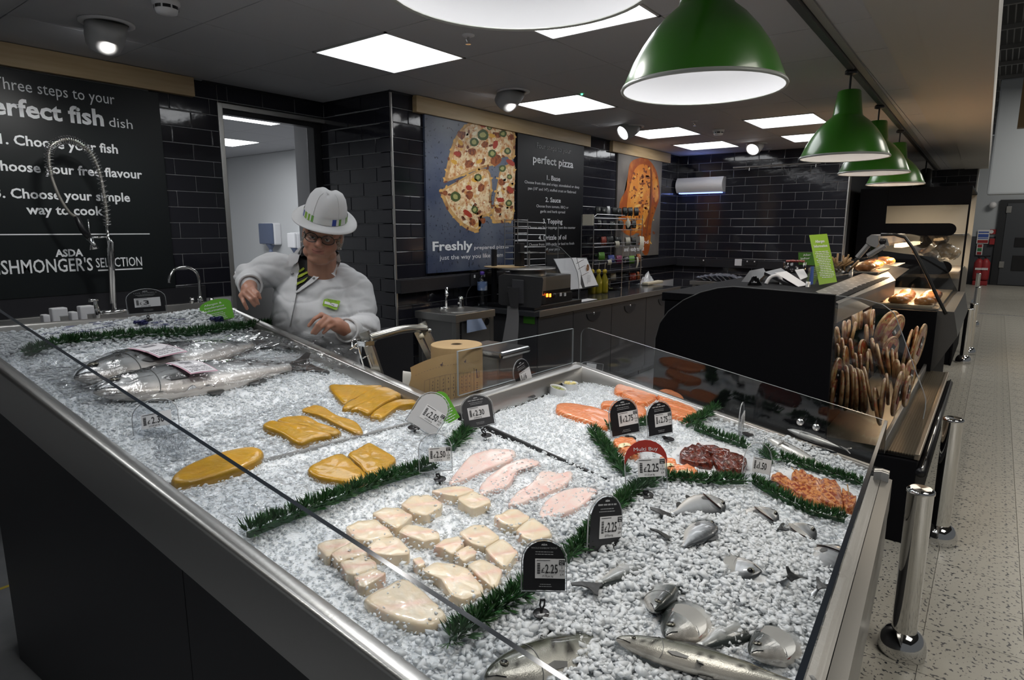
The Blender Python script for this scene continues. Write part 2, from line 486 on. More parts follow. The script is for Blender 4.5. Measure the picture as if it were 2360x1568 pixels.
# flush ceiling-edge strip
for nm, lo, hi in (('trim_7', (2.2, FISHW - 0.012, CZ - 0.014), (COLX, FISHW - 0.006, CZ)), ('trim_8', (COLX - 0.02, PIZW - 0.012, CZ - 0.014), (FARX, PIZW - 0.006, CZ)), ('trim_9', (COLX - 0.012, PIZW - 0.01, CZ - 0.014), (COLX - 0.006, FISHW, CZ))):
    struct(MB().box(lo, hi).build(nm, BLACK))

# ---------------------------------------------------------------- floor (terrazzo tiles down the aisle, screed behind the counters)
floor = struct(MB().box((-4, -6, -0.06), (26, 6, -0.0045)).build('floor', mat('floor_screed', (0.20, 0.20, 0.20), 0.7)))
TERR = mat('terrazzo_tile', (0.40, 0.385, 0.34), 0.32, speck=(62, (0.03, 0.034, 0.042), 0.59), vary=(2.5, (0.35, 0.335, 0.29), 0.35, 0.7))
GREYV = mat('grey_safety_floor', (0.20, 0.205, 0.215), 0.55, vary=(6, (0.16, 0.165, 0.175), 0.4, 0.65))
ft = MB().box((-0.1495, -0.1495, -0.0045), (0.1495, 0.1495, 0)); 
ftm = None
for i in range(44):
    for j in range(6):
        x, y = 1.03 + 0.301 * i, 0.215 - 0.301 * j
        if i == 0 and j == 0:
            f0 = ft.build('floor_tile', TERR, floor); ftm = f0.data; f0.location = (x, y, 0)
        else:
            q = bpy.data.objects.new('floor_tile', ftm); COL.objects.link(q); q.parent = floor; q.location = (x, y, 0)
struct(MB().box((14.27, -6, -0.0045), (26, 6, 0)).build('floor_2', TERR))
struct(MB().box((-4, 0.37, -0.0045), (14.27, 6.0, 0)).build('floor_3', GREYV))
struct(MB().box((-4, -6, -0.0045), (0.875, 0.366, 0)).build('floor_4', GREYV))
fl = onz(2, 1358, 0)
tag(MB().box((fl.x - 0.4, fl.y - 0.008, 0), (fl.x + 0.03, fl.y + 0.012, 0.001)).build('floor_tape', mat('yellow_tape', (0.5, 0.38, 0.05), 0.6)), 'thin yellow tape line on the grey floor by the counter end', 'tape')

# ---------------------------------------------------------------- ceiling
ceiling = struct(MB().box((-3, 0.535, CZ + 0.012), (ENDX + 0.1, FISHW + 0.12, CZ + 0.06)).build('ceiling', mat('ceiling_grid', (0.05, 0.05, 0.055), 0.6)))
GX0, GX, GY0, GY = 2.23, 0.598, 3.07, 0.585
panels = {(2.23, 0), (4.024, 0), (5.818, 0), (7.014, 0), (0.436, 0), (2.23, 2), (4.024, 2), (5.818, 2), (7.014, 2), (0.436, 2)}
pc = {(round((x - GX0) / GX), j) for x, j in panels}
cm = {}
DIFF = mat('lit_diffuser', (0.9, 0.9, 0.9), 0.5, emit=PANEL_EMIT, emit_col=(0.96, 0.98, 1.0))
ALUM = mat('white_aluminium', (0.6, 0.6, 0.6), 0.4)
lab = {(0, 0): 'square ceiling light panel above the woman in the white coat', (3, 0): 'square ceiling light panel above the pizza poster', (6, 0): 'square ceiling light panel above the gap between pizza and chicken posters', (8, 0): 'square ceiling light panel above the chicken poster by the far wall',
       (0, 2): 'square ceiling light panel half hidden by the nearest pendant shades', (3, 2): 'square ceiling light panel peeping out under the rim of the big green pendant', (6, 2): 'square ceiling light panel nearest the second row over the pizza worktop', (8, 2): 'square ceiling light panel partly behind the second green pendant',
       (-3, 0): 'square ceiling light panel over the fish preparation sign', (-3, 2): 'square ceiling light panel over the fish counter, above the view'}
rows = [(FISHW, 3.655), (3.655, 3.07), (3.07, 2.485), (2.485, 1.90), (1.90, 1.315), (1.315, 0.73), (0.73, 0.535)]
for i in range(-7, 17):
    x0 = GX0 + GX * i
    for r, (y1, y0) in enumerate(rows):
        key = (i, {2: 0, 4: 2}.get(r, -1))
        a, b = x0 + 0.0015, x0 + GX - 0.0015
        if x0 > ENDX - 0.5: continue
        if key in pc:
            t = thing('ceiling_light', (x0 + GX / 2, (y0 + y1) / 2, CZ + 0.01), lab[key], 'ceiling light', 'square light panels in the tiled ceiling')
            fr = MB()
            for lo, hi in (((a, y0, CZ - 0.004), (a + 0.016, y1, CZ + 0.01)), ((b - 0.016, y0, CZ - 0.004), (b, y1, CZ + 0.01)), ((a, y0, CZ - 0.004), (b, y0 + 0.012, CZ + 0.01)), ((a, y1 - 0.012, CZ - 0.004), (b, y1, CZ + 0.01))): fr.box(lo, hi)
            fr.build('frame', ALUM, t)
            MB().box((a + 0.016, y0 + 0.012, CZ + 0.001), (b - 0.016, y1 - 0.012, CZ + 0.008)).build('diffuser', DIFF, t)
            continue
        kk = (round(y1 - y0, 3))
        if kk not in cm:
            m = MB().bbox((-(GX / 2 - 0.002), -(y1 - y0) / 2 + 0.002, 0), (GX / 2 - 0.002, (y1 - y0) / 2 - 0.002, 0.012), 0.0025).build('ceiling_tile', CEILT, ceiling)
            m.location = (x0 + GX / 2, (y0 + y1) / 2, CZ); cm[kk] = m.data
        else:
            q = bpy.data.objects.new('ceiling_tile', cm[kk]); COL.objects.link(q); q.parent = ceiling; q.location = (x0 + GX / 2, (y0 + y1) / 2, CZ + random.uniform(-0.0008, 0.0008))
# plasterboard margin, its inner edge bead and drop to the sales-floor void
def skew(x, y, z): return (x, y + (x - 3.4) * 0.0145, z)
struct(MB().box((-3, 0.10, CZ - 0.012), (12.5, 0.40, CZ + 0.35), skew).build('ceiling_margin', PLASTER))
struct(MB().box((-3, 0.40, CZ - 0.004), (12.5, 0.56, CZ + 0.05), skew).build('ceiling_margin_2', PLASTER))
# metal mesh ceiling of the sales floor
mesh_c = MB()
for i in range(16): mesh_c.box((3 + 1.2 * i, -4.2, 4.2), (3.05 + 1.2 * i, 0.4, 4.26))
for j in range(60): mesh_c.box((2, -4.2 + 0.08 * j, 4.27), (24, -4.185 + 0.08 * j, 4.285))
struct(mesh_c.build('ceiling_grille', mat('grey_mesh_paint', (0.22, 0.22, 0.22), 0.6)))
struct(MB().box((-3, -6, 4.5), (26, 3, 4.56)).build('ceiling_void', mat('void_grey', (0.07, 0.07, 0.07), 0.8)))
struct(MB().box((12.3, -0.38, 3.0), (12.5, -0.05, 4.1)).build('ceiling_fascia', mat('ochre_board', (0.17, 0.11, 0.045), 0.6)))

# ---------------------------------------------------------------- white bulkhead and the far aisle end
WH = mat('cool_white_board', (0.52, 0.56, 0.60), 0.6)
bk0, bk1 = onx(2281, 235, 15), onx(2277, 449, 15)
bulk = MB(); bulk.bbox((15, -4.0, bk1.z), (15.3, bk1.y + 0.02, 4.2), 0.03)
struct(bulk.build('wall_bulkhead', WH))
DW = mat('blue_grey_wall', (0.055, 0.06, 0.072), 0.6)
struct(MB().box((21.9, -5, 0), (22.1, 2.5, 1.32)).build('wall_aisle_lower', DW))
struct(MB().box((21.92, -5, 1.32), (22.1, 2.5, 4.0)).build('wall_aisle_upper', mat('white_wall_paint', (0.42, 0.45, 0.48), 0.6)))
XD = 21.85
d0, d1 = onx(2306, 462, XD), onx(2303, 653, XD)
dr = MB(); dr.box((XD - 0.01, d0.y - 2.2, 0), (XD + 0.04, d0.y, 2.30))
door_1 = struct(dr.build('door_1', mat('door_frame_dark', (0.018, 0.02, 0.024), 0.5)))
lf = MB().bbox((XD - 0.03, d0.y - 2.1, 0.02), (XD - 0.012, d0.y - 0.17, 2.2), 0.004).build('door_leaf', mat('door_grey', (0.055, 0.06, 0.07), 0.5), door_1)
for z0, z1 in ((1.05, 1.30), (0.42, 0.82)):
    MB().bbox((XD - 0.05, d0.y - 2.0, z0), (XD - 0.03, d0.y - 0.42, z1), 0.005).build('buffer_panel', BLACK, door_1)
for z in (1.95, 0.48):
    MB().bbox((XD - 0.045, d0.y - 0.26, z), (XD - 0.025, d0.y - 0.15, z + 0.17), 0.006).build('hinge', STEEL_D, door_1)
# signs and extinguishers
def flat_sign(name, c0, c1, x, m, label, cat, group=None):
    p, q = onx(*c0, x), onx(*c1, x)
    o = MB().box((x - 0.008, min(p.y, q.y), min(p.z, q.z)), (x, max(p.y, q.y), max(p.z, q.z))).build(name, m)
    return tag(o, label, cat, group), p, q
RED = mat('sign_red', (0.33, 0.025, 0.03), 0.5); BLUE = mat('sign_blue', (0.06, 0.12, 0.42), 0.5); GRN = mat('sign_green', (0.03, 0.20, 0.07), 0.5)
XS = 21.88
s, p, q = flat_sign('notice_sign', (2254, 530), (2278, 562), XS, PAPER, 'white wall notice with blue and red lettered bands by the far door', 'sign')
for f0, f1, m in ((0.12, 0.22, BLUE), (0.30, 0.55, BLUE), (0.60, 0.66, BLUE), (0.74, 0.95, RED)):
    h = p.z - q.z
    MB().box((XS - 0.011, q.y + 0.02, p.z - f1 * h), (XS - 0.008, p.y - 0.02, p.z - f0 * h)).build('printed_band', m, s)
s, p, q = flat_sign('fire_point_sign', (2282, 529), (2296, 540), XS, RED, 'small red fire alarm sign with white symbol beside the far door', 'sign')
MB().lathe([(0.001, 0), (0.05, 0)], V((XS - 0.010, (p.y + q.y) / 2 + 0.04, (p.z + q.z) / 2)), 16, V((-1, 0, 0))).build('symbol', PAPER, s)
tag(MB().bbox((XS - 0.06, onx(2293, 552, XS).y, onx(2293, 564, XS).z), (XS, onx(2281, 552, XS).y, onx(2293, 550, XS).z), 0.008).build('fire_alarm_point', RED), 'red break-glass alarm box under the small red sign', 'alarm')
s, p, q = flat_sign('extinguisher_sign', (2252, 563), (2263, 588), XS - 0.02, PAPER, 'narrow sign with red and green squares above the extinguishers', 'sign')
for f0, f1, m in ((0.03, 0.3, RED), (0.36, 0.66, GRN), (0.72, 0.97, RED)):
    h = p.z - q.z
    MB().box((XS - 0.031, q.y + 0.02, p.z - f1 * h), (XS - 0.028, p.y - 0.02, p.z - f0 * h)).build('symbol', m, s)
for k, (px, lb) in enumerate(((2266, 'red fire extinguisher with white label standing under the far door signs'), (2251, 'second red fire extinguisher partly hidden behind the steel bollard'))):
    b = onx(px, 648, 21.6)
    t = thing('fire_extinguisher', (b.x, b.y, 0.0), lb, 'extinguisher', 'fire extinguishers at the end of the aisle')
    zt = onx(px, 596, 21.6).z
    MB().lathe([(0.02, 0.12), (0.10, 0.14), (0.11, 0.2), (0.11, zt - 0.12), (0.07, zt - 0.04), (0.03, zt)], V((b.x, b.y, 0)), 16, caps=True).build('body', RED, t, True)
    MB().box((b.x - 0.116, b.y - 0.07, 0.42), (b.x - 0.108, b.y + 0.07, zt - 0.25)).build('label', PAPER, t)
    MB().tube([(b.x, b.y, zt), (b.x - 0.03, b.y + 0.05, zt + 0.06), (b.x - 0.03, b.y - 0.09, zt + 0.07)], 0.02, 6).build('handle', BLACK, t)
    MB().bbox((b.x - 0.12, b.y - 0.095, 0.0), (b.x + 0.12, b.y + 0.095, 0.12), 0.02).build('stand', RED, t)
tag(MB().ball(onx(2288, 473, 21.8), 0.09, 14, 8).build('alarm_sounder', WHITEP, None, True), 'round white sounder high on the wall above the far signs', 'alarm')

# ---------------------------------------------------------------- doorway to the preparation room
dj = MB(); dj.bbox((2.288, FISHW - 0.012, 0), (2.322, FISHW + 0.13, 2.325), 0.003)
dj.bbox((2.322, FISHW - 0.012, 2.295), (COLX - 0.0, FISHW + 0.13, 2.325), 0.003)
door_2 = struct(dj.build('door_2', STEEL))
MB().bbox((3.066, FISHW + 0.04, 0), (COLX - 0.008, FISHW + 0.13, 2.295), 0.003).build('door_post', BLACK, door_2)
MB().box((2.322, FISHW + 0.03, 2.262), (3.066, FISHW + 0.09, 2.295)).build('track', BLACK, door_2)
WHW = mat('hygienic_white_wall', (0.55, 0.56, 0.57), 0.45)
BX, BY, BZ = 4.72, 8.8, 2.45
struct(MB().box((1.6, BY, 0), (BX + 0.1, BY + 0.1, BZ)).build('wall_back_room', WHW))
struct(MB().box((1.72, FISHW + 0.12, 0), (1.8, BY, BZ)).build('wall_back_room_left', WHW))
struct(MB().box((BX, FISHW + 0.12, 0), (BX + 0.08, BY, BZ)).build('wall_back_room_right', WHW))
struct(MB().box((COLX + 0.12, FISHW + 0.05, 0), (BX + 0.08, FISHW + 0.13, BZ)).build('wall_back_room_front', WHW))
bc = struct(MB().box((1.6, FISHW + 0.12, BZ + 0.01), (BX + 0.1, BY + 0.1, BZ + 0.06)).build('ceiling_back_room', mat('ceiling_grid_2', (0.1, 0.1, 0.1), 0.6)))
bt = None
for i in range(5):
    for j in range(8):
        x, y = 2.02 + 0.598 * i, FISHW + 0.42 + 0.585 * j
        lbs = {(2, 1): 'light panel in the back room ceiling just under the doorway head', (3, 4): 'light panel deeper in the back room ceiling beside the door frame', (1, 6): 'light panel at the rear of the back room, hidden by the door frame'}
        if (i, j) in lbs:
            t = thing('ceiling_light', (x, y, BZ), lbs[i, j], 'ceiling light', 'light panels of the back room')
            MB().box((x - 0.28, y - 0.275, BZ - 0.003), (x + 0.28, y + 0.275, BZ + 0.006)).build('diffuser', DIFF, t)
            MB().box((x - 0.297, y - 0.29, BZ), (x + 0.297, y + 0.29, BZ + 0.009)).build('frame', ALUM, t)
            continue
        if bt is None:
            m = MB().bbox((-0.297, -0.29, 0), (0.297, 0.29, 0.012), 0.002).build('ceiling_tile', CEILT, bc); bt = m.data; m.location = (x, y, BZ)
        else:
            q = bpy.data.objects.new('ceiling_tile', bt); COL.objects.link(q); q.parent = bc; q.location = (x, y, BZ)
lamp('AREA', 'back_room_lamp', (3.3, 6.2, 2.4), 26, (0.96, 0.98, 1), 0.9)
pt = thing('wall_pipes', (3.6, BY - 0.05, 1.2), 'vertical steel pipes clipped in the rear corner of the back room', 'pipe')
for px in (523, 532, 540):
    a = ony(px, 480, BY - 0.05); MB().tube([(a.x, BY - 0.05, 2.3), (a.x, BY - 0.05, 0.4)], 0.026, 10).build('pipe', mat('galvanised_pipe', (0.45, 0.45, 0.45), 0.35, 0.7), pt, True)
c = ony(531, 413, BY - 0.06); MB().box((c.x - 0.16, BY - 0.09, c.z - 0.012), (c.x + 0.16, BY - 0.001, c.z + 0.012)).build('clip', BLACK, pt)
a, b = ony(534, 636, 5.0), ony(720, 640, 5.0)
tag(MB().bbox((a.x - 0.05, 4.9, 0.0), (b.x, 5.5, a.z), 0.006).build('steel_bench', STEEL_D), 'dull steel bench inside the back room doorway', 'bench')
def disp(px0, py0, px1, py1, front, label, nm):
    xf = BX - 0.14
    a, b = onx(px0, py0, xf), onx(px1, py1, xf)
    t = thing(nm, (BX - 0.01, (a.y + b.y) / 2, b.z), label, 'dispenser'); w = a.y - b.y
    MB().bbox((xf + 0.03, b.y, b.z), (BX + 0.002, a.y, a.z), 0.02).build('body', WHITEP, t)
    MB().bbox((xf, b.y + 0.004, b.z + 0.01), (xf + 0.032, a.y - 0.004, a.z - 0.006), 0.012).build('front', front, t)
    MB().lathe([(0.06, 0.01), (0.02, -0.06), (0.03, -0.09)], V((xf + 0.05, (a.y + b.y) / 2 - w * 0.1, b.z)), 10).build('nozzle', mat('blue_grey_plastic', (0.14, 0.17, 0.26), 0.35), t)
disp(594, 514, 628, 565, mat('smoky_blue_plastic', (0.10, 0.125, 0.20), 0.25), 'soap dispenser with smoky blue front on the back room wall', 'soap_dispenser')
disp(660, 536, 680, 574, WHITEP, 'white towel dispenser on the back room wall behind the hat', 'towel_dispenser')
# ================================================================ FISH COUNTER
def LB(b, x0, x1, y0, y1, z0, z1, rel0=True, rel1=True, cham=0.0):
    """box in counter-local coordinates; bottom/top heights relative to the rim plane (rel) or absolute"""
    ps = [LW(x, y, z, r) for z, r in ((z0, rel0), (z1, rel1)) for x, y in ((x0, y0), (x1, y0), (x1, y1), (x0, y1))]
    return b.add(ps, [(0, 3, 2, 1), (4, 5, 6, 7), (0, 1, 5, 4), (1, 2, 6, 5), (2, 3, 7, 6), (3, 0, 4, 7)])
fc = thing('fish_counter', LW(1.6, 1.2, 0, False), 'long steel fish counter with a sloping ice tray, dark side panels and low glass guards', 'counter')
# dark side panels (camera side), seam between them
s0 = WL(onx(408, 1312, 0.585))[1]
for y0, y1 in ((0.16, s0 - 0.0015), (s0 + 0.0015, 2.556)):
    LB(MB(), XF + 0.016, XF + 0.04, y0, y1, 0.0, -0.10, False, True).build('side_panel', DARKP, fc)
LB(MB(), XF + 0.04, XR - 0.02, 2.53, 2.556, 0.0, -0.12, False, True).build('back_panel', DARKP, fc)
LB(MB(), XF + 0.04, XR - 0.03, 0.16, 0.19, 0.0, -0.14, False, True).build('front_panel', DARKP, fc)
LB(MB(), XR - 0.04, XR - 0.02, 0.19, YN - 0.03, 0.0, -0.12, False, True).build('end_panel', DARKP, fc)
LB(MB(), XW + 0.02, XW + 0.04, YN - 0.02, YB - 0.05, 0.0, -0.12, False, True).build('staff_side_panel', DARKP, fc)
LB(MB(), XW + 0.04, XR - 0.04, YN - 0.05, YN - 0.03, 0.0, -0.12, False, True).build('staff_side_panel', DARKP, fc)
# steel aprons with a rolled top edge
def rim_strip(name, p0, p1, out, w, drop, lip=0.0):
    """steel rim from p0 to p1 (local xy); out = local unit outward; w inward width; profile swept along"""
    prof = [(0.0, -drop), (0.0, -0.012), (-0.002, -0.005), (-0.007, -0.001), (-0.013, 0.0), (-w + 0.004, 0.0), (-w, -0.004), (-w, -0.11 - lip)]
    b = MB(); n = 14; k = len(prof)
    vs = []
    for i in range(n + 1):
        t = i / n; x = p0[0] + (p1[0] - p0[0]) * t; y = p0[1] + (p1[1] - p0[1]) * t
        for o, z in prof: vs.append(LW(x + out[0] * o, y + out[1] * o, z))
    fs = [(i * k + j, i * k + j + 1, (i + 1) * k + j + 1, (i + 1) * k + j) for i in range(n) for j in range(k - 1)]
    fs += [tuple(range(k)), tuple(range((n + 1) * k - 1, n * k - 1, -1))]
    b.add(vs, fs)
    return smooth_by_angle(b.build(name, STEEL, fc), 50)
rim_strip('apron', (XF, YF - 0.03), (XF, YB), (-1, 0), 0.042, 0.150)
rim_strip('apron', (XR, YN), (XR, YF - 0.03), (1, 0), 0.05, 0.13)
rim_strip('apron', (XW + 0.0, YB), (XW + 0.0, YN), (1, 0), 0.055, 0.13)
rim_strip('apron', (XW - 0.04, YN), (XR, YN), (0, 1), 0.055, 0.13)
rim_strip('apron', (XF, YB), (XW, YB), (0, 1), 0.03, 0.16)
# front (aisle) fascia with ledge
b = MB(); LB(b, XF - 0.0, XR, 0.072, YF - 0.006, -0.16, -0.035); b.build('front_fascia', mat('fascia_steel_dark_reflection', (0.20, 0.195, 0.185), 0.3, 0.95), fc)  # steel colour darkened for the dark ceiling it reflects
b = MB(); LB(b, XF, XR, 0.10, 0.112, -0.20, -0.155); b.build('front_trim', CHROME, fc)
b = MB(); LB(b, XF, XR - 0.02, 0.074, 0.09, -0.34, -0.17); b.build('front_bumper', STEEL_D, fc)
b = MB(); LB(b, XF + 0.02, XR, YF + 0.006, YF + 0.02, -0.16, -0.02); b.build('tray_front', STEEL, fc)
# steel tray floor under the ice
b = MB(); LB(b, XF + 0.01, XW - 0.02, YF + 0.01, YB - 0.01, -0.14, -0.115); LB(b, XW - 0.02, XR - 0.01, YF + 0.01, YN - 0.01, -0.14, -0.115)
b.build('tray_floor', STEEL_D, fc)
# dividers between the trays
b = MB(); LB(b, XW - 0.008, XW + 0.002, 0.62, YN - 0.03, -0.11, -0.024); b.build('tray_divider', mat('divider_black', (0.012, 0.012, 0.012), 0.5), fc)
dl0, dl1 = WL(onrim(390, 1118, -0.03)), WL(onrim(1000, 965, -0.03))
b = MB()
vs = [LW(x, y, z) for z in (-0.10, -0.026) for x, y in ((XF + 0.03, dl0[1] - 0.004), (XW - 0.02, dl1[1] - 0.004), (XW - 0.02, dl1[1] + 0.004), (XF + 0.03, dl0[1] + 0.004))]
b.add(vs, [(0, 3, 2, 1), (4, 5, 6, 7), (0, 1, 5, 4), (1, 2, 6, 5), (2, 3, 7, 6), (3, 0, 4, 7)])
b.build('tray_divider', STEEL_D, fc)
# glass guards: pane with dark polished edge
def guard(p0, p1, z0, z1, th, round_a=0.0, edge=True, round_b=0.0, name='glass_guard'):
    d = V((p1[0] - p0[0], p1[1] - p0[1])); L = d.length; d /= L
    nx, ny = -d[1], d[0]
    pl = [(0, z0)]; 
    pl += [(L, z0)]
    if round_b: pl += [(L - round_b + round_b * math.cos(a), z1 - round_b + round_b * math.sin(a)) for a in [math.pi / 2 * i / 6 for i in range(7)]]
    else: pl += [(L, z1)]
    if round_a: pl += [(round_a - round_a * math.sin(a), z1 - round_a + round_a * math.cos(a)) for a in [math.pi / 2 * i / 6 for i in range(7)]]
    else: pl += [(0, z1)]
    b = MB(); k = len(pl)
    A = [LW(p0[0] + d[0] * s - nx * th / 2, p0[1] + d[1] * s - ny * th / 2, z) for s, z in pl]
    B = [LW(p0[0] + d[0] * s + nx * th / 2, p0[1] + d[1] * s + ny * th / 2, z) for s, z in pl]
    b.m = 0; b.add(A + B, [tuple(range(k - 1, -1, -1)), tuple(range(k, 2 * k))])
    b.m = 1; b.add(A + B, [(i, (i + 1) % k, k + (i + 1) % k, k + i) for i in range(k)])
    return b.build(name, [GLASS, GLASS_EDGE if edge else mat('bright_glass_edge', (0.30, 0.33, 0.34), 0.2)], fc)
GH = 0.187
guard((XF + 0.012, YF), (XF + 0.012, YB - 0.02), -0.012, GH, 0.010)
guard((XF + 0.012, YF), (XR, YF), -0.05, GH, 0.010)
guard((XR, YF + 0.006), (XR, YN - 0.02), -0.01, GH, 0.010, edge=False, round_b=0.05)
guard((XW + 0.06, YN - 0.012), (XR - 0.07, YN - 0.012), 0.008, GH - 0.01, 0.008, edge=False)
for x, y in ((XR - 0.012, 0.35), (XR - 0.012, 0.41)):
    MB().lathe([(0.0, 0), (0.014, 0.001), (0.014, 0.006), (0.0, 0.008)], LW(x, y, 0.075), 14, V((-CP, -SP, 0))).build('glass_fixing', CHROME, fc, True)

# ---------------------------------------------------------------- ice
def inside(x, y, m=0.0):
    return (XF + 0.043 + m < x < XW - 0.056 - m and YF + 0.02 + m < y < YB - 0.032 - m) or (XF + 0.043 + m < x < XR - 0.052 - m and YF + 0.02 + m < y < YN - 0.056 - m)
ICE_B = mat('packed_ice', (0.80, 0.83, 0.86), 0.45, sub=0.25, subr=(0.02, 0.022, 0.025), bump=(160, 0.9), bdist=0.004, spec=0.6)
ICE = mat('ice_piece', (0.92, 0.945, 0.965), 0.18, spec=0.6)
_nt = ICE.node_tree; _N = _nt.nodes; _b = _N['Principled BSDF']
_t = _N.new('ShaderNodeBsdfTranslucent'); _t.inputs[0].default_value = (0.94, 0.965, 0.985, 1)
_x = _N.new('ShaderNodeMixShader'); _x.inputs[0].default_value = 0.42
_nt.links.new(_b.outputs[0], _x.inputs[1]); _nt.links.new(_t.outputs[0], _x.inputs[2]); _nt.links.new(_x.outputs[0], _N['Material Output'].inputs['Surface'])
def nz(x, y, f): return mnoise.noise(V((x * f, y * f, 3.1)))
st = 0.0125
ib = MB(); idx = {}
nx0, ny0 = int((XR - XF) / st) + 1, int((YB - YF) / st) + 1
for i in range(nx0):
    for j in range(ny0):
        x, y = XF + 0.04 + i * st, YF + 0.01 + j * st
        if (x < XW - 0.05 and y < YB - 0.026) or (x < XR - 0.046 and y < YN - 0.05):
            h = hice(x, y) + 0.006 * nz(x, y, 14) + random.uniform(-0.0022, 0.0022) - 0.003
            idx[i, j] = len(ib.v); ib.v.append(tuple(LW(x, y, h))); ib.c.append(None)
for (i, j), a in list(idx.items()):
    q = [idx.get(k) for k in ((i, j), (i + 1, j), (i + 1, j + 1), (i, j + 1))]
    if None not in q: ib.f.append(tuple(q)); ib.mi.append(0)
tag(ib.build('crushed_ice', ICE_B), 'bed of packed crushed ice filling the sloping counter tray', 'ice', None, 'stuff')

MCS = [_mc('m1', 1690, 1330), _mc('m2', 1860, 1010), _mc('m3', 1360, 1560), _mc('m4', 1590, 1180)]
def coarse(x, y):
    """how chunky the ice is there (0 fine .. 1 chunks)"""
    g = math.exp(-((x - MCS[0][0]) ** 2 + (y - MCS[0][1]) ** 2) / (2 * 0.27 ** 2))
    g += math.exp(-((x - MCS[1][0]) ** 2 + (y - MCS[1][1]) ** 2) / (2 * 0.17 ** 2))
    g += 0.9 * math.exp(-((x - MCS[2][0]) ** 2 + (y - MCS[2][1]) ** 2) / (2 * 0.15 ** 2))
    g += 0.7 * math.exp(-((x - MCS[3][0]) ** 2 + (y - MCS[3][1]) ** 2) / (2 * 0.13 ** 2))
    g += sst(2.44, 2.55, y)
    return min(1.0, g)
# chunk prototypes: jittered cut cubes (14 corners) as convex hulls
def chunk_protos(n):
    out = []
    for _ in range(n):
        bm = bmesh.new()
        for _k in range(9):
            q = V((random.gauss(0, 1), random.gauss(0, 1), random.gauss(0, 1))).normalized()
            q = V((q.x, q.y, q.z * random.uniform(0.40, 0.62)))
            bm.verts.new(q * random.uniform(0.85, 1.0))
        r = bmesh.ops.convex_hull(bm, input=bm.verts[:])
        bmesh.ops.delete(bm, geom=[g for g in r['geom_interior'] if isinstance(g, bmesh.types.BMVert)], context='VERTS')
        bm.verts.index_update()
        out.append((np.array([q.co[:] for q in bm.verts]), [tuple(w.index for w in f.verts) for f in bm.faces])); bm.free()
    return out
PROT = chunk_protos(24)
def scatter_chunks(name, pts, label):
    """pts: list of (world x,y,z,size)"""
    pv, pf = [], []; off = 0
    for x, y, z, s in pts:
        v, f = PROT[random.randrange(24)]
        e = Euler((random.uniform(-0.5, 0.5), random.uniform(-0.5, 0.5), random.uniform(0, 6.3))).to_matrix()
        w = (v * s) @ np.array(e).T + (x, y, z)
        pv.append(w); pf.append(np.array(f, dtype=np.int32) + off); off += len(v)
    vv = np.concatenate(pv).astype(np.float32); ff = np.concatenate(pf)
    me = bpy.data.meshes.new(name)
    me.vertices.add(len(vv)); me.vertices.foreach_set('co', vv.ravel())
    me.loops.add(len(ff) * 3); me.loops.foreach_set('vertex_index', ff.ravel())
    me.polygons.add(len(ff)); me.polygons.foreach_set('loop_start', np.arange(0, 3 * len(ff), 3, dtype=np.int32))
    me.materials.append(ICE); me.update(); me.validate()
    return tag(link(bpy.data.objects.new(name, me)), label, 'ice', None, 'stuff')
fine, big = [], []
TOPS = []; KEEP = []     # (centre local x, y, radius): zones kept clear of big chunks (fish, goods)
def add_ice_pieces():
    x0, x1, y0, y1 = XF + 0.04, XR - 0.05, YF + 0.02, YB - 0.03
    for _ in range(62000):
        x, y = random.uniform(x0, x1), random.uniform(y0, y1)
        if not inside(x, y, 0.002): continue
        g = coarse(x, y); near = 1.0 / max(0.7, math.hypot(x, y))
        if random.random() < g * 0.92: continue
        s = random.uniform(0.0028, 0.0056) * (1.25 if y > 1.5 else 1.0)
        p = LW(x, y, hice(x, y) + 0.006 * nz(x, y, 14) + s * 0.25); fine.append((*p, s))
    for _ in range(120000):
        x, y = random.uniform(x0, x1), random.uniform(y0, y1)
        if not inside(x, y, 0.004): continue
        g = coarse(x, y)
        if random.random() > g: continue
        s = random.triangular(0.005, 0.0155, 0.008)
        hh = 0.006 * nz(x, y, 14) + s * random.uniform(-0.5, 0.5) + 0.006
        for cx, cy, r in KEEP:
            if (x - cx) ** 2 + (y - cy) ** 2 < r * r: hh = None; break
        if hh is None: continue
        p = LW(x, y, hice(x, y) + hh); big.append((*p, s))
    for cx, cy, r, th in TOPS:
        for _ in range(int(9000 * r * r) + 8):
            a = random.uniform(0, 6.28); q = r * (0.55 + 0.55 * random.random())
            x, y = cx + q * math.cos(a), cy + q * math.sin(a); s = random.uniform(0.003, 0.0055)
            if inside(x, y): fine.append((*LW(x, y, hice(x, y) + random.uniform(.5, 1.0) * th + s * .3), s))
    scatter_chunks('fine_ice', fine, 'fine crushed ice crystals strewn over the whole tray')
    scatter_chunks('chunky_ice', big, 'larger chunks of broken ice heaped over the whole fish and along the back of the tray')

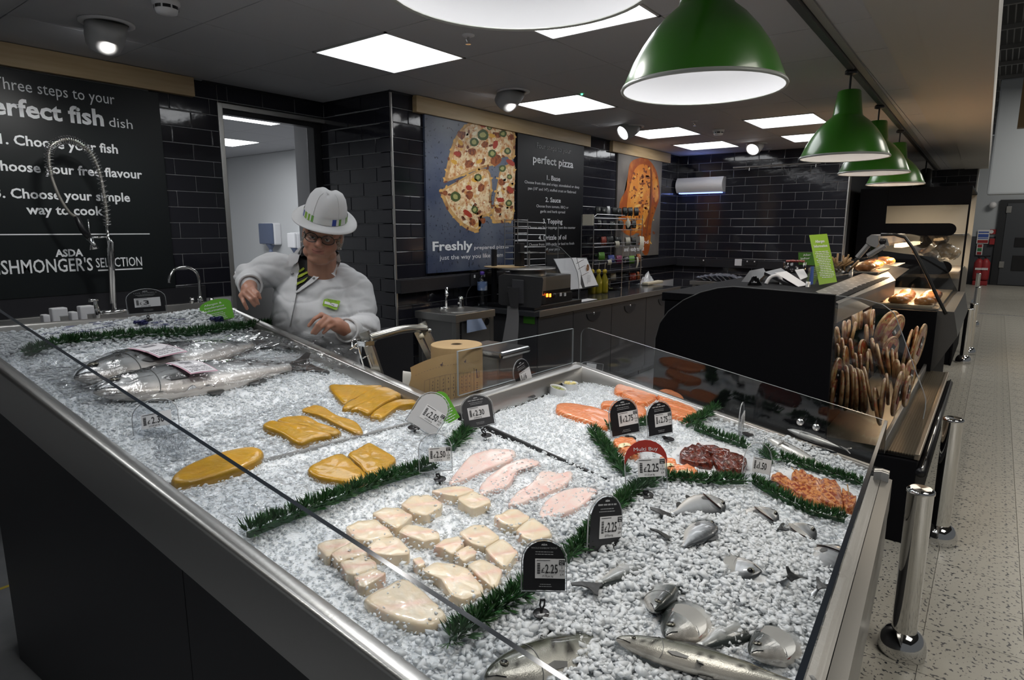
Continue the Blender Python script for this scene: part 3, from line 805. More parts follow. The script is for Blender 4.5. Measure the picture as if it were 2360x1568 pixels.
# ---------------------------------------------------------------- plastic parsley dividers
LEAF = mat('plastic_parsley', (0.022, 0.075, 0.026), 0.45, attr=True)
STRIPM = mat('green_plastic_strip', (0.012, 0.055, 0.018), 0.4)
def garland(px, label, dense=1.0, hgt=0.040, strip=True, dz=0.0):
    P = [onice(*p, dz + 0.004) for p in px]
    t = thing('parsley_divider', P[0], label, 'divider', 'green plastic parsley dividers on the ice')
    seg = []; L = 0
    for a, b in zip(P[:-1], P[1:]): seg.append((L, a, b)); L += (b - a).length
    def pt(s):
        for l0, a, b in reversed(seg):
            if s >= l0: return a.lerp(b, min(1, (s - l0) / max((b - a).length, 1e-6)))
        return P[0]
    n = max(2, int(L / 0.03)); line = [pt(L * i / n) for i in range(n + 1)]
    b = MB()
    for i in range(n):
        a, c = line[i], line[i + 1]; d = (c - a).normalized(); w = d.cross(Z).normalized() * 0.005
        h = Z * 0.012
        b.add([a - w, a + w, a + w + h, a - w + h, c - w, c + w, c + w + h, c - w + h], [(0, 1, 5, 4), (1, 2, 6, 5), (2, 3, 7, 6), (3, 0, 4, 7)] + ([(0, 3, 2, 1)] if i == 0 else []) + ([(4, 5, 6, 7)] if i == n - 1 else []))
    b.build('strip', STRIPM, t)
    f = MB(); m = int(L / 0.0026 * dense)
    for i in range(m):
        o = pt(L * (i + random.random()) / m) + Z * 0.008
        d = (pt(min(L, L * i / m + 0.01)) - pt(max(0, L * i / m - 0.01)))
        d = d.normalized() if d.length > 1e-6 else X
        sd = d.cross(Z).normalized()
        for q in range(3):
            az = random.uniform(-1, 1) * 1.5; el = random.uniform(0.05, 1.3)
            lean = sd * (math.sin(az) * 1.0) + d * random.uniform(-0.55, 0.55)
            dirv = (lean * math.cos(el) + Z * math.sin(el)).normalized()
            ln = random.uniform(0.5, 1.05) * hgt
            base = o + dirv * 0.002
            g = random.uniform(0.45, 1.35); hue = random.uniform(0.8, 1.25)
            f.cur = (0.032 * g * hue, 0.105 * g, 0.030 * g)
            for sgn in (-1, 0, 1):     # trident leaflet
                sp = (dirv + (sd * math.cos(az * 3) + d * math.sin(az * 3)) * 0.38 * sgn).normalized()
                tip = base + dirv * ln * 0.35 + sp * ln * (0.65 if sgn else 0.75)
                k = base + dirv * ln * 0.30
                wv = sp.cross(V((random.uniform(-1, 1), random.uniform(-1, 1), random.uniform(-1, 1)))).normalized() * 0.0017
                mid = k.lerp(tip, 0.55) + sp.cross(wv) * 0.08
                f.add([k - wv * 0.4, mid - wv, tip, mid + wv, k + wv * 0.4], [(0, 1, 2, 3, 4)])
    f.build('foliage', LEAF, t)
    return t
garland([(60, 822), (125, 800), (185, 790)], 'short parsley divider behind the guard glass ahead of the bagged salmon heads', 0.9, 0.036)
garland([(152, 795), (290, 781), (430, 776), (545, 762), (650, 752)], 'long parsley divider along the back behind the two bagged salmon', 1.0, 0.038)
garland([(572, 1240), (640, 1212), (760, 1165), (860, 1125), (1003, 1080)], 'long parsley divider between smoked yellow fillets and white cod', 1.0)
garland([(1043, 1040), (1072, 1005), (1100, 975)], 'short parsley divider beside the grey £2.30 ticket at the tray corner', 1.0)
garland([(1040, 1488), (1140, 1415), (1232, 1365)], 'parsley divider in front of the cod below the rainbow trout ticket', 1.2, 0.044)
garland([(1305, 1300), (1390, 1205), (1450, 1150), (1515, 1108)], 'parsley divider climbing past the dark £2.25 ticket to the Multi Buy ticket', 1.0)
garland([(1365, 1000), (1400, 1045), (1440, 1100)], 'parsley divider between the pink fillets tray and the buttered salmon', 1.0)
garland([(1405, 992), (1452, 985), (1508, 978)], 'parsley divider tucked behind the two £2.75 tickets', 0.9)
garland([(1583, 985), (1620, 968), (1650, 945)], 'short parsley divider rising to the glass beside the salmon pieces', 1.0)
garland([(1600, 992), (1660, 1015), (1722, 1036)], 'parsley divider behind the dark glazed fish', 1.0)
garland([(1523, 1110), (1620, 1116), (1712, 1116)], 'parsley divider in front of the dark glazed fish', 1.0)
garland([(1735, 1115), (1790, 1150), (1860, 1185), (1945, 1205)], 'parsley divider in front of the spiced skewered fish', 1.1)
garland([(1762, 1045), (1778, 1070)], 'stub of parsley divider behind the clear £1.50 ticket', 1.0)
garland([(1795, 1062), (1880, 1088), (1988, 1122)], 'parsley divider between the mackerel ice and the spiced fish', 1.1)
# ================================================================ FISH AND GOODS ON THE ICE
def smooth_poly(P, k=3):
    n = len(P); out = []
    for i in range(n):
        p0, p1, p2, p3 = P[i - 1], P[i], P[(i + 1) % n], P[(i + 2) % n]
        for q in range(k):
            t = q / k
            out.append(tuple(0.5 * (2 * p1[a] + (p2[a] - p0[a]) * t + (2 * p0[a] - 5 * p1[a] + 4 * p2[a] - p3[a]) * t * t + (3 * p1[a] - p0[a] - 3 * p2[a] + p3[a]) * t ** 3) for a in (0, 1)))
    return out
def sharp_poly(P):
    n = len(P); out = []
    for i in range(n):
        p0, p1, p2 = P[i - 1], P[i], P[(i + 1) % n]
        out += [tuple(p1[a] + (p0[a] - p1[a]) * .10 for a in (0, 1)), tuple(p1[a] + (p2[a] - p1[a]) * .10 for a in (0, 1)), tuple(p1[a] + (p2[a] - p1[a]) * .5 for a in (0, 1))]
    return out
ROUND = ((0.99, -0.3), (1.0, 0.3), (0.985, 0.68), (0.945, 0.93), (0.84, 1.02), (0.6, 0.98), (0.4, 1.03), (0.2, 1.0))
BLOCK = ((1.0, -0.3), (1.0, 0.6), (0.99, 0.9), (0.955, 1.0), (0.78, 1.02), (0.5, 1.03), (0.25, 1.03))
def fillet(name, px, th, m, label, cat, group, sc=1.0, off=(0, 0), prof=ROUND, cfn=None, lift=0.0, bumpy=0.10, keep=True, lump=0.0):
    px = [(x / sc + off[0], y / sc + off[1]) for x, y in px]
    cx = sum(p[0] for p in px) / len(px); cy = sum(p[1] for p in px) / len(px)
    loc = [WL(onice(*p, th * 0.5 + lift)) for p in (smooth_poly(px) if prof is not BLOCK else sharp_poly(px))]
    ax = sum(p[0] for p in loc) / len(loc); ay = sum(p[1] for p in loc) / len(loc)
    b = MB(); n = len(loc); sd = random.uniform(0, 50)
    R = max(math.hypot(p[0] - ax, p[1] - ay) for p in loc)
    def put(x, y, z, ring):
        nn = mnoise.noise(V((x * 55, y * 55, sd))); n2 = mnoise.noise(V((x * 140, y * 140, sd)))
        zz = z * th * (1 + bumpy * 1.5 * nn * (z > 0)) + (bumpy * 0.12 * th * n2 if z > 0.5 else 0) + (lump * nn if z > 0.5 else 0)
        b.cur = cfn(x - ax, y - ay, z, ring, nn, n2) if cfn else None
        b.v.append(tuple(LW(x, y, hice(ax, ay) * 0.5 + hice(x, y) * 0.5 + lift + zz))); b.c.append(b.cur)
    for r, (s, z) in enumerate(prof):
        for x, y in loc: put(ax + (x - ax) * s, ay + (y - ay) * s, z, s)
    put(ax, ay, prof[-1][1], 0)
    k = len(prof)
    for r in range(k - 1):
        for i in range(n): b.f.append((r * n + i, r * n + (i + 1) % n, (r + 1) * n + (i + 1) % n, (r + 1) * n + i)); b.mi.append(0)
    for i in range(n): b.f.append(((k - 1) * n + i, (k - 1) * n + (i + 1) % n, k * n)); b.mi.append(0)
    # local y runs deeper, so orientation may be flipped: recalc via signed area
    if sum(loc[i - 1][0] * loc[i][1] - loc[i][0] * loc[i - 1][1] for i in range(n)) < 0: b.f = [f[::-1] for f in b.f]
    o = b.build(name, m, None, True)
    if name in ('cod_portion', 'pink_fillet', 'cod_fillet'): TOPS.append((ax, ay, R, th))
    if keep: KEEP.append((ax, ay, R * 0.6))
    return tag(o, label, cat, group)

def wave_mat(name, c1, c2, scale, dist, rough, sub=0.15, width=(0.75, 0.95), spk=None, coat=0.3):
    m = mat(name, c1, rough, sub=sub, coat=coat, bump=(180, 0.25), bdist=0.003)
    nt = m.node_tree; N = nt.nodes; L = nt.links
    tc = N.new('ShaderNodeTexCoord'); w = N.new('ShaderNodeTexWave'); w.bands_direction = 'DIAGONAL'
    w.inputs['Scale'].default_value = scale; w.inputs['Distortion'].default_value = dist; w.inputs['Detail Scale'].default_value = 1.2
    L.new(tc.outputs['Object'], w.inputs['Vector'])
    r = N.new('ShaderNodeMapRange'); r.inputs[1].default_value = width[0]; r.inputs[2].default_value = width[1]; L.new(w.outputs['Fac'], r.inputs[0])
    x = N.new('ShaderNodeMix'); x.data_type = 'RGBA'; x.inputs['A'].default_value = (*c1, 1); x.inputs['B'].default_value = (*c2, 1)
    L.new(r.outputs[0], x.inputs['Factor']); L.new(x.outputs['Result'], N['Principled BSDF'].inputs['Base Color'])
    return m
HADDOCK = mat('smoked_haddock_flesh', (0.60, 0.30, 0.008), 0.32, attr=True, coat=0.3, bump=(75, 0.55), stretch=(1, 2.2, 1), bdist=0.003, sub=0.08)
PINKF = mat('pink_fish_flesh', (0.8, 0.5, 0.45), 0.3, attr=True, coat=0.3, bump=(110, 0.2), bdist=0.003, sub=0.2)
CODF = mat('white_fish_flesh', (0.75, 0.6, 0.42), 0.3, attr=True, coat=0.35, bump=(110, 0.25), bdist=0.003, sub=0.2)
SALM = wave_mat('salmon_flesh', (0.70, 0.20, 0.065), (0.80, 0.40, 0.21), 30, 6.0, 0.24)
GLAZE = mat('dark_chilli_glaze', (0.13, 0.018, 0.006), 0.16, coat=0.6, bump=(90, 0.9), bdist=0.006, vary=(70, (0.035, 0.006, 0.003), 0.45, 0.62))
SPICE = mat('spiced_fish', (0.50, 0.20, 0.06), 0.38, bump=(120, 0.6), bdist=0.004, vary=(85, (0.22, 0.035, 0.010), 0.46, 0.56), coat=0.2)
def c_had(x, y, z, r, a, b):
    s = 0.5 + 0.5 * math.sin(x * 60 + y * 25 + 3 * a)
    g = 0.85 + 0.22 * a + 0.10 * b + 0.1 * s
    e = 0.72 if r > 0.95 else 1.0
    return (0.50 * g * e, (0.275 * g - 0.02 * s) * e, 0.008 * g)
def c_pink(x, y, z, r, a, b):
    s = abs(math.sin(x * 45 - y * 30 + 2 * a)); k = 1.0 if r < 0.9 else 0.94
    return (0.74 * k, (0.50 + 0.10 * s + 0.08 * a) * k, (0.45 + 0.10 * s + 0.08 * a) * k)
def c_cod(x, y, z, r, a, b):
    ln = math.exp(-((y * 0.8 + x * 0.4 + 0.004 * a) / 0.006) ** 2)
    g = 0.97 + 0.10 * a
    return (0.72 * g, (0.61 - 0.13 * ln + 0.05 * b) * g, (0.45 - 0.07 * ln + 0.09 * b) * g)
Z6 = dict(sc=3.371, off=(560, 820)); Z4 = dict(sc=3.105, off=(660, 1080)); Z7 = dict(sc=3.92, off=(1100, 740)); Z2 = dict(sc=3.92, off=(1560, 880))

def crumpled(name, corners, nu, nv, amp, m, label, cat, dz=0.004, seed=1, parent=None, freq=30, edge=0.0):
    """wrinkled clear film over the ice between four image-measured corners"""
    Q = [WL(onice(*c, dz)) for c in corners]
    def fn(u, v):
        x = (Q[0][0] * (1 - u) + Q[1][0] * u) * (1 - v) + (Q[3][0] * (1 - u) + Q[2][0] * u) * v
        y = (Q[0][1] * (1 - u) + Q[1][1] * u) * (1 - v) + (Q[3][1] * (1 - u) + Q[2][1] * u) * v
        e = mnoise.noise(V((u * 3, v * 3, seed))) * 0.012
        q = abs(mnoise.noise(V((x * freq, y * freq, seed)))) + 0.6 * abs(mnoise.noise(V((x * freq * 2.3, y * freq * 2.3, seed + 4))))
        return LW(x + e, y + e, hice(x, y) + dz + amp * q)
    b = MB().grid(nu, nv, fn)
    o = b.build(name, m, parent)
    return tag(o, label, cat) if label else o
FILM = glass_mat('clear_cling_film', (0.93, 0.94, 0.95), 0.08, 2.2, bump=(60, 0.5))
crumpled('cling_film', [(335, 1015), (760, 900), (1000, 965), (395, 1118)], 90, 60, 0.010, FILM, 'crinkled cling film under the smoked fillets of the upper tray', 'film', seed=1)
crumpled('cling_film', [(405, 1130), (1000, 985), (1025, 1078), (560, 1215)], 90, 50, 0.010, FILM, 'crinkled cling film under the two smoked fillets above the parsley', 'film', seed=2)
crumpled('cling_film', [(355, 1000), (440, 990), (430, 1070), (370, 1060)], 24, 24, 0.030, FILM, 'crumpled tuft of clear film beside the clear £2.30 ticket', 'film', seed=3, freq=45)

hg = 'smoked yellow fillets'
for pts, lb, th in (
    ([(665, 240), (760, 238), (900, 246), (1050, 255), (1085, 264), (960, 305), (850, 348), (790, 378), (740, 345)], 'smoked yellow fillet at the back of the overlapping four, widest end', 0.017),
    ([(770, 405), (870, 345), (960, 300), (1060, 268), (1150, 268), (1225, 305), (1222, 338), (1080, 350), (960, 370), (850, 412), (800, 420)], 'smoked yellow fillet second from the back of the overlapping four', 0.02),
    ([(835, 432), (920, 385), (1040, 335), (1130, 330), (1205, 345), (1100, 385), (990, 455), (950, 458), (890, 430)], 'smoked yellow fillet third from the back, rounded end towards the tray step', 0.02),
    ([(985, 472), (1080, 402), (1190, 365), (1290, 362), (1360, 370), (1340, 397), (1200, 415), (1080, 492), (1030, 480)], 'smoked yellow fillet at the front of the overlapping four, by the steel rim', 0.018),
    ([(458, 425), (540, 395), (620, 408), (720, 470), (800, 500), (890, 535), (935, 600), (880, 612), (760, 560), (620, 490), (560, 468), (490, 450)], 'single narrow smoked yellow fillet lying between the pair and the four', 0.014),
    ([(265, 520), (330, 485), (420, 478), (500, 482), (590, 535), (700, 570), (765, 600), (700, 622), (600, 600), (480, 555)], 'rear smoked yellow fillet of the flat pair on the film', 0.014),
    ([(155, 560), (195, 522), (300, 528), (400, 542), (520, 570), (640, 610), (690, 632), (560, 655), (430, 695), (300, 620)], 'front smoked yellow fillet of the flat pair, pointed tail end', 0.018),
    ([(500, 900), (560, 850), (640, 812), (760, 775), (820, 805), (880, 860), (975, 960), (880, 1000), (700, 985), (560, 950)], 'broad smoked yellow fillet below the tray step, nearer the glass', 0.016),
    ([(810, 785), (880, 745), (940, 705), (990, 690), (1080, 740), (1190, 815), (1140, 870), (1070, 925), (960, 938), (900, 860)], 'broad smoked yellow fillet below the tray step, nearer the £2.50 ticket', 0.016)):
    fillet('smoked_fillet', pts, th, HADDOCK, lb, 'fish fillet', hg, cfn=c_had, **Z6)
fillet('smoked_fillet', [(393, 1110), (425, 1083), (500, 1052), (570, 1036), (606, 1042), (598, 1064), (540, 1090), (440, 1116)], 0.02, HADDOCK, 'long smoked yellow fillet alone by the guard glass', 'fish fillet', hg, cfn=c_had)
pg = 'pale pink fillets'
for pts, lb, z in (
    ([(1600, 985), (1680, 880), (1760, 790), (1860, 750), (1950, 730), (2090, 735), (2122, 770), (2070, 830), (1900, 890), (1750, 960), (1640, 1000)], 'pale pink fillet nearest the £2.50 ticket stand', Z6),
    ([(1830, 1060), (1865, 985), (1960, 910), (2060, 850), (2200, 805), (2310, 830), (2280, 862), (2140, 900), (2060, 1020), (1940, 1060), (1860, 1087)], 'pale pink fillet partly iced over, second from the ticket stand', Z6),
    ([(1590, 250), (1650, 180), (1760, 110), (1830, 25), (1960, 40), (2040, 25), (2042, 80), (1950, 150), (1800, 205), (1680, 262), (1600, 268)], 'pale pink fillet third from the ticket stand with a squared wide end', Z4),
    ([(1810, 350), (1850, 250), (1980, 170), (2120, 143), (2225, 160), (2130, 262), (2040, 312), (1900, 357)], 'pale pink fillet nearest the dark £2.25 ticket', Z4)):
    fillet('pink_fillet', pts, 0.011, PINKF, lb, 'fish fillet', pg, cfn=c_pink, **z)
cg = 'white cod portions'
for pts, lb in (
    ([(1030, 190), (1130, 160), (1270, 150), (1350, 180), (1230, 225), (1180, 225)], 'thin cod portion behind the others, below the £2.50 ticket'),
    ([(1215, 240), (1340, 185), (1460, 245), (1465, 272), (1330, 322)], 'cod portion with dark skin edge facing the pink fillets'),
    ([(815, 285), (900, 220), (1010, 210), (1120, 270), (1110, 302), (1000, 367), (900, 345)], 'thick square cod portion with pinkish cut end below the parsley'),
    ([(610, 350), (700, 305), (810, 310), (910, 360), (850, 420), (790, 462), (690, 400)], 'pink-veined cod portion sunk in ice behind the glass edge'),
    ([(800, 480), (860, 430), (1000, 450), (1095, 480), (1100, 532), (980, 552), (860, 512)], 'half buried cod portion with a reddish corner'),
    ([(420, 455), (520, 400), (640, 390), (740, 470), (770, 510), (600, 552), (500, 540)], 'cod portion crossed by the glass edge, upper one'),
    ([(580, 590), (640, 530), (800, 520), (885, 610), (880, 642), (760, 657), (600, 642)], 'cod portion crossed by the glass edge, lower one'),
    ([(215, 580), (290, 545), (430, 530), (500, 560), (400, 602), (310, 657), (285, 660)], 'first cod portion of the leaning row of four behind the glass'),
    ([(315, 642), (400, 590), (500, 553), (580, 625), (575, 652), (420, 682), (370, 702)], 'second cod portion of the leaning row of four behind the glass'),
    ([(380, 702), (560, 650), (645, 700), (652, 742), (480, 802), (428, 780)], 'third cod portion of the leaning row of four behind the glass'),
    ([(480, 802), (640, 745), (715, 780), (700, 802), (560, 882), (518, 870)], 'fourth cod portion of the leaning row of four behind the glass'),
    ([(1480, 375), (1590, 320), (1660, 315), (1750, 375), (1640, 452), (1540, 420)], 'rear half of the cut cod pair beyond the rainbow trout ticket'),
    ([(1640, 470), (1760, 372), (1880, 452), (1905, 500), (1760, 545), (1690, 520)], 'front half of the cut cod pair touching the rainbow trout ticket'),
    ([(1230, 495), (1330, 430), (1420, 430), (1535, 520), (1420, 592), (1330, 570)], 'cod portion with a purplish bruise on the cut face'),
    ([(1420, 600), (1540, 530), (1665, 620), (1600, 702), (1560, 742), (1450, 650)], 'creamy cod portion behind the rainbow trout ticket holder'),
    ([(1050, 590), (1140, 530), (1240, 515), (1275, 570), (1190, 642), (1100, 600)], 'tall cod chunk standing on end in the middle'),
    ([(1200, 642), (1300, 580), (1365, 620), (1350, 652), (1270, 702)], 'small cod chunk leaning against the tall one'),
    ([(1290, 722), (1400, 680), (1550, 750), (1520, 852), (1480, 882), (1370, 802)], 'very white cod portion just behind the parsley'),
    ([(960, 760), (1060, 702), (1200, 720), (1290, 740), (1410, 870), (1410, 912), (1270, 967), (1180, 940), (1100, 822)], 'largest cod portion with silver skin edge beside the parsley'),
    ([(900, 682), (960, 660), (1005, 720), (950, 742)], 'small cod offcut nearly covered by ice')):
    fillet('cod_portion', pts, 0.021, CODF, lb, 'fish fillet', cg, prof=BLOCK, cfn=c_cod, **Z4)
fillet('cod_fillet', [(555, 960), (700, 870), (830, 810), (960, 880), (1060, 970), (1140, 1050), (1130, 1092), (1010, 1150), (850, 1122), (700, 1060)], 0.016, CODF, 'broad flat cod fillet nearest the steel rim behind the glass', 'fish fillet', cg, cfn=c_cod, **Z4)
sg = 'raw salmon pieces'
for pts, lb, th in (
    ([(710, 800), (735, 770), (900, 770), (1050, 790), (1220, 850), (1205, 940), (1150, 975), (1000, 915), (850, 870), (720, 832)], 'long salmon tail fillet lying apart on fine ice', 0.018),
    ([(1235, 642), (1270, 590), (1400, 600), (1580, 640), (1640, 680), (1550, 692), (1400, 652), (1290, 665)], 'salmon piece furthest back under the glass guard', 0.02),
    ([(1300, 672), (1400, 655), (1560, 690), (1605, 722), (1500, 757), (1400, 722)], 'salmon piece folded in the middle of the pile', 0.022),
    ([(1620, 652), (1700, 630), (1780, 650), (1850, 690), (1862, 732), (1750, 742), (1640, 702)], 'salmon piece pressed to the steel end rim', 0.022),
    ([(1640, 722), (1760, 740), (1880, 750), (1985, 832), (1960, 852), (1800, 802), (1680, 762)], 'salmon piece second from the front of the pile', 0.024),
    ([(1690, 792), (1800, 800), (1960, 852), (1992, 892), (1950, 912), (1800, 872), (1700, 832)], 'salmon piece at the front of the pile by the parsley', 0.022),
    ([(1115, 762), (1160, 740), (1280, 745), (1400, 760), (1520, 800), (1522, 862), (1450, 872), (1300, 802), (1150, 782)], 'salmon piece behind the two £2.75 tickets', 0.02)):
    fillet('salmon_piece', pts, th, SALM, lb, 'fish fillet', sg, **Z7)
# trays with prepared fish
TRAYM = mat('white_tray', (0.70, 0.72, 0.74), 0.3)
for pts, lb in (([(1400, 1020), (1470, 1010), (1560, 1060), (1650, 1090), (1610, 1108), (1500, 1100), (1420, 1060)], 'thin clear-lined tray under the buttered salmon'),
                ([(1545, 1048), (1600, 1020), (1680, 1022), (1745, 1065), (1730, 1092), (1660, 1100), (1590, 1085)], 'foil tray under the dark glazed fish'),
                ([(1775, 1085), (1850, 1080), (1960, 1120), (1985, 1160), (1950, 1190), (1850, 1160), (1790, 1120)], 'clear-lined tray under the spiced skewered fish')):
    fillet('serving_tray', pts, 0.004, TRAYM, lb, 'tray', 'shallow trays in the ice', keep=False)
for pts, lb in (([(25, 660), (90, 600), (150, 590), (230, 620), (300, 680), (330, 760), (230, 760), (150, 742), (40, 712)], 'dark glazed fish piece at the tapered end of its tray'),
                ([(150, 610), (200, 583), (300, 590), (400, 618), (480, 652), (470, 720), (380, 700), (260, 650)], 'dark glazed fish piece at the back of its tray'),
                ([(300, 700), (400, 665), (500, 660), (635, 722), (600, 812), (480, 822), (380, 790)], 'dark glazed fish piece next to the clear £1.50 ticket')):
    fillet('glazed_fish_piece', pts, 0.026, GLAZE, lb, 'fish fillet', 'dark glazed fish pieces', bumpy=0.2, lump=0.004, lift=0.004, **Z2)
for pts, lb in (([(850, 862), (900, 845), (1010, 900), (1130, 950), (1250, 1040), (1320, 1120), (1130, 1042), (1000, 972), (880, 902)], 'thin spiced fish piece with a narrow tip, closest to the £1.50 ticket'),
                ([(1035, 850), (1080, 830), (1140, 830), (1260, 900), (1235, 952), (1060, 892)], 'small spiced fish piece with the first wooden skewer'),
                ([(1130, 955), (1220, 915), (1300, 903), (1400, 900), (1480, 992), (1505, 1140), (1420, 1125), (1300, 1090), (1190, 1010)], 'large humped spiced fish piece in the middle of the tray'),
                ([(1490, 992), (1560, 1020), (1622, 1080), (1585, 1172), (1510, 1142)], 'spiced fish piece against the front glass with the second skewer')):
    o = fillet('spiced_fish_piece', pts, 0.024, SPICE, lb, 'fish fillet', 'spiced skewered fish', bumpy=0.25, lump=0.005, lift=0.004, **Z2)
SKEW = mat('pale_wood', (0.62, 0.45, 0.22), 0.6)
for (x0, y0), (x1, y1), lb in (((1080, 822), (1035, 775), 'short wooden skewer in the small spiced piece'), ((1556, 1028), (1540, 928), 'wooden skewer in the spiced piece by the glass')):
    a = onice(x0 / 3.92 + 1560, y0 / 3.92 + 880, 0.028); d = (a - EYE).dot(FWD); c = dep(x1 / 3.92 + 1560, y1 / 3.92 + 880, d)
    tag(MB().tube([a - (c - a) * 0.4, c], 0.0018, 6).build('skewer', SKEW), lb, 'skewer', 'wooden skewers')
BUTTER = mat('herb_butter', (0.82, 0.76, 0.50), 0.4, vary=(120, (0.10, 0.16, 0.03), 0.55, 0.62))
for pts, lb in (([(1220, 1105), (1290, 1080), (1390, 1075), (1440, 1110), (1420, 1170), (1300, 1165), (1250, 1140)], 'buttered salmon parcel under the first £2.75 ticket'),
                ([(1290, 1165), (1400, 1150), (1470, 1180), (1440, 1240), (1370, 1215)], 'buttered salmon parcel hidden by the Multi Buy ticket'),
                ([(1640, 1265), (1690, 1250), (1790, 1290), (1800, 1340), (1720, 1350), (1650, 1320)], 'buttered salmon parcel with a red pepper strip'),
                ([(1730, 1350), (1800, 1325), (1900, 1330), (1985, 1370), (1985, 1402), (1880, 1398), (1780, 1392)], 'buttered salmon parcel at the front corner of its tray')):
    o = fillet('buttered_salmon', pts, 0.024, SALM, lb, 'fish fillet', 'salmon parcels topped with herb butter', lump=0.004, lift=0.004, **Z7)
    cx = sum(p[0] for p in pts) / len(pts) / 3.92 + 1100; cy = sum(p[1] for p in pts) / len(pts) / 3.92 + 740
    c = onice(cx, cy, 0.030)
    bb = MB().grid(8, 5, lambda u, v: c + V(((u - .5) * 0.05, (v - .5) * 0.022 + 0.008 * math.sin(u * 6), 0.006 - 0.016 * ((u - .5) ** 2 + (v - .5) ** 2) * 2 + 0.002 * random.random())))
    bb.build('herb_butter', BUTTER, o, True)

# ---------------------------------------------------------------- whole fish
FSK = mat('silver_fish_skin', (0.4, 0.42, 0.43), 0.27, 0.35, attr=True, bump=(420, 0.25), bdist=0.002, coat=0.5)
FIN = mat('dark_fin', (0.035, 0.037, 0.038), 0.35, 0.2, bump=(260, 0.4), bdist=0.002, coat=0.4)
EYEW = mat('fish_eye_ring', (0.13, 0.125, 0.10), 0.2, 0.3); EYEK = mat('fish_pupil', (0.006, 0.006, 0.008), 0.08)
GILL = mat('raw_gill_red', (0.26, 0.035, 0.03), 0.35, vary=(90, (0.5, 0.22, 0.18), 0.4, 0.6))
PROFS = {
 'bass': ([(0, .04), (.03, .22), (.08, .42), (.15, .62), (.24, .84), (.36, 1), (.5, .97), (.65, .74), (.78, .44), (.88, .27), (.93, .27)], 0.25, 0.60, (0.030, 0.038, 0.036), (0.43, 0.45, 0.45), (0.72, 0.68, 0.62)),
 'bream': ([(0, .06), (.03, .32), (.08, .58), (.15, .80), (.25, .96), (.38, 1), (.52, .90), (.68, .60), (.8, .32), (.88, .2), (.93, .2)], 0.38, 0.36, (0.07, 0.077, 0.085), (0.42, 0.445, 0.47), (0.66, 0.63, 0.58)),
 'trout': ([(0, .08), (.02, .3), (.06, .5), (.12, .7), (.22, .9), (.36, 1), (.52, .97), (.68, .78), (.8, .52), (.89, .36), (.93, .36)], 0.19, 0.66, (0.045, 0.052, 0.03), (0.40, 0.40, 0.36), (0.68, 0.64, 0.57)),
 'salmon': ([(0, .06), (.03, .3), (.08, .52), (.15, .72), (.25, .92), (.38, 1), (.54, .94), (.70, .68), (.82, .42), (.89, .28), (.93, .27)], 0.24, 0.52, (0.06, 0.068, 0.075), (0.47, 0.49, 0.50), (0.74, 0.69, 0.64)),
 'mackerel': ([(0, .05), (.04, .3), (.1, .55), (.2, .84), (.34, 1), (.5, .95), (.66, .7), (.8, .38), (.9, .14), (.94, .12)], 0.19, 0.75, (0.02, 0.028, 0.035), (0.55, 0.56, 0.56), (0.75, 0.74, 0.70)),
}
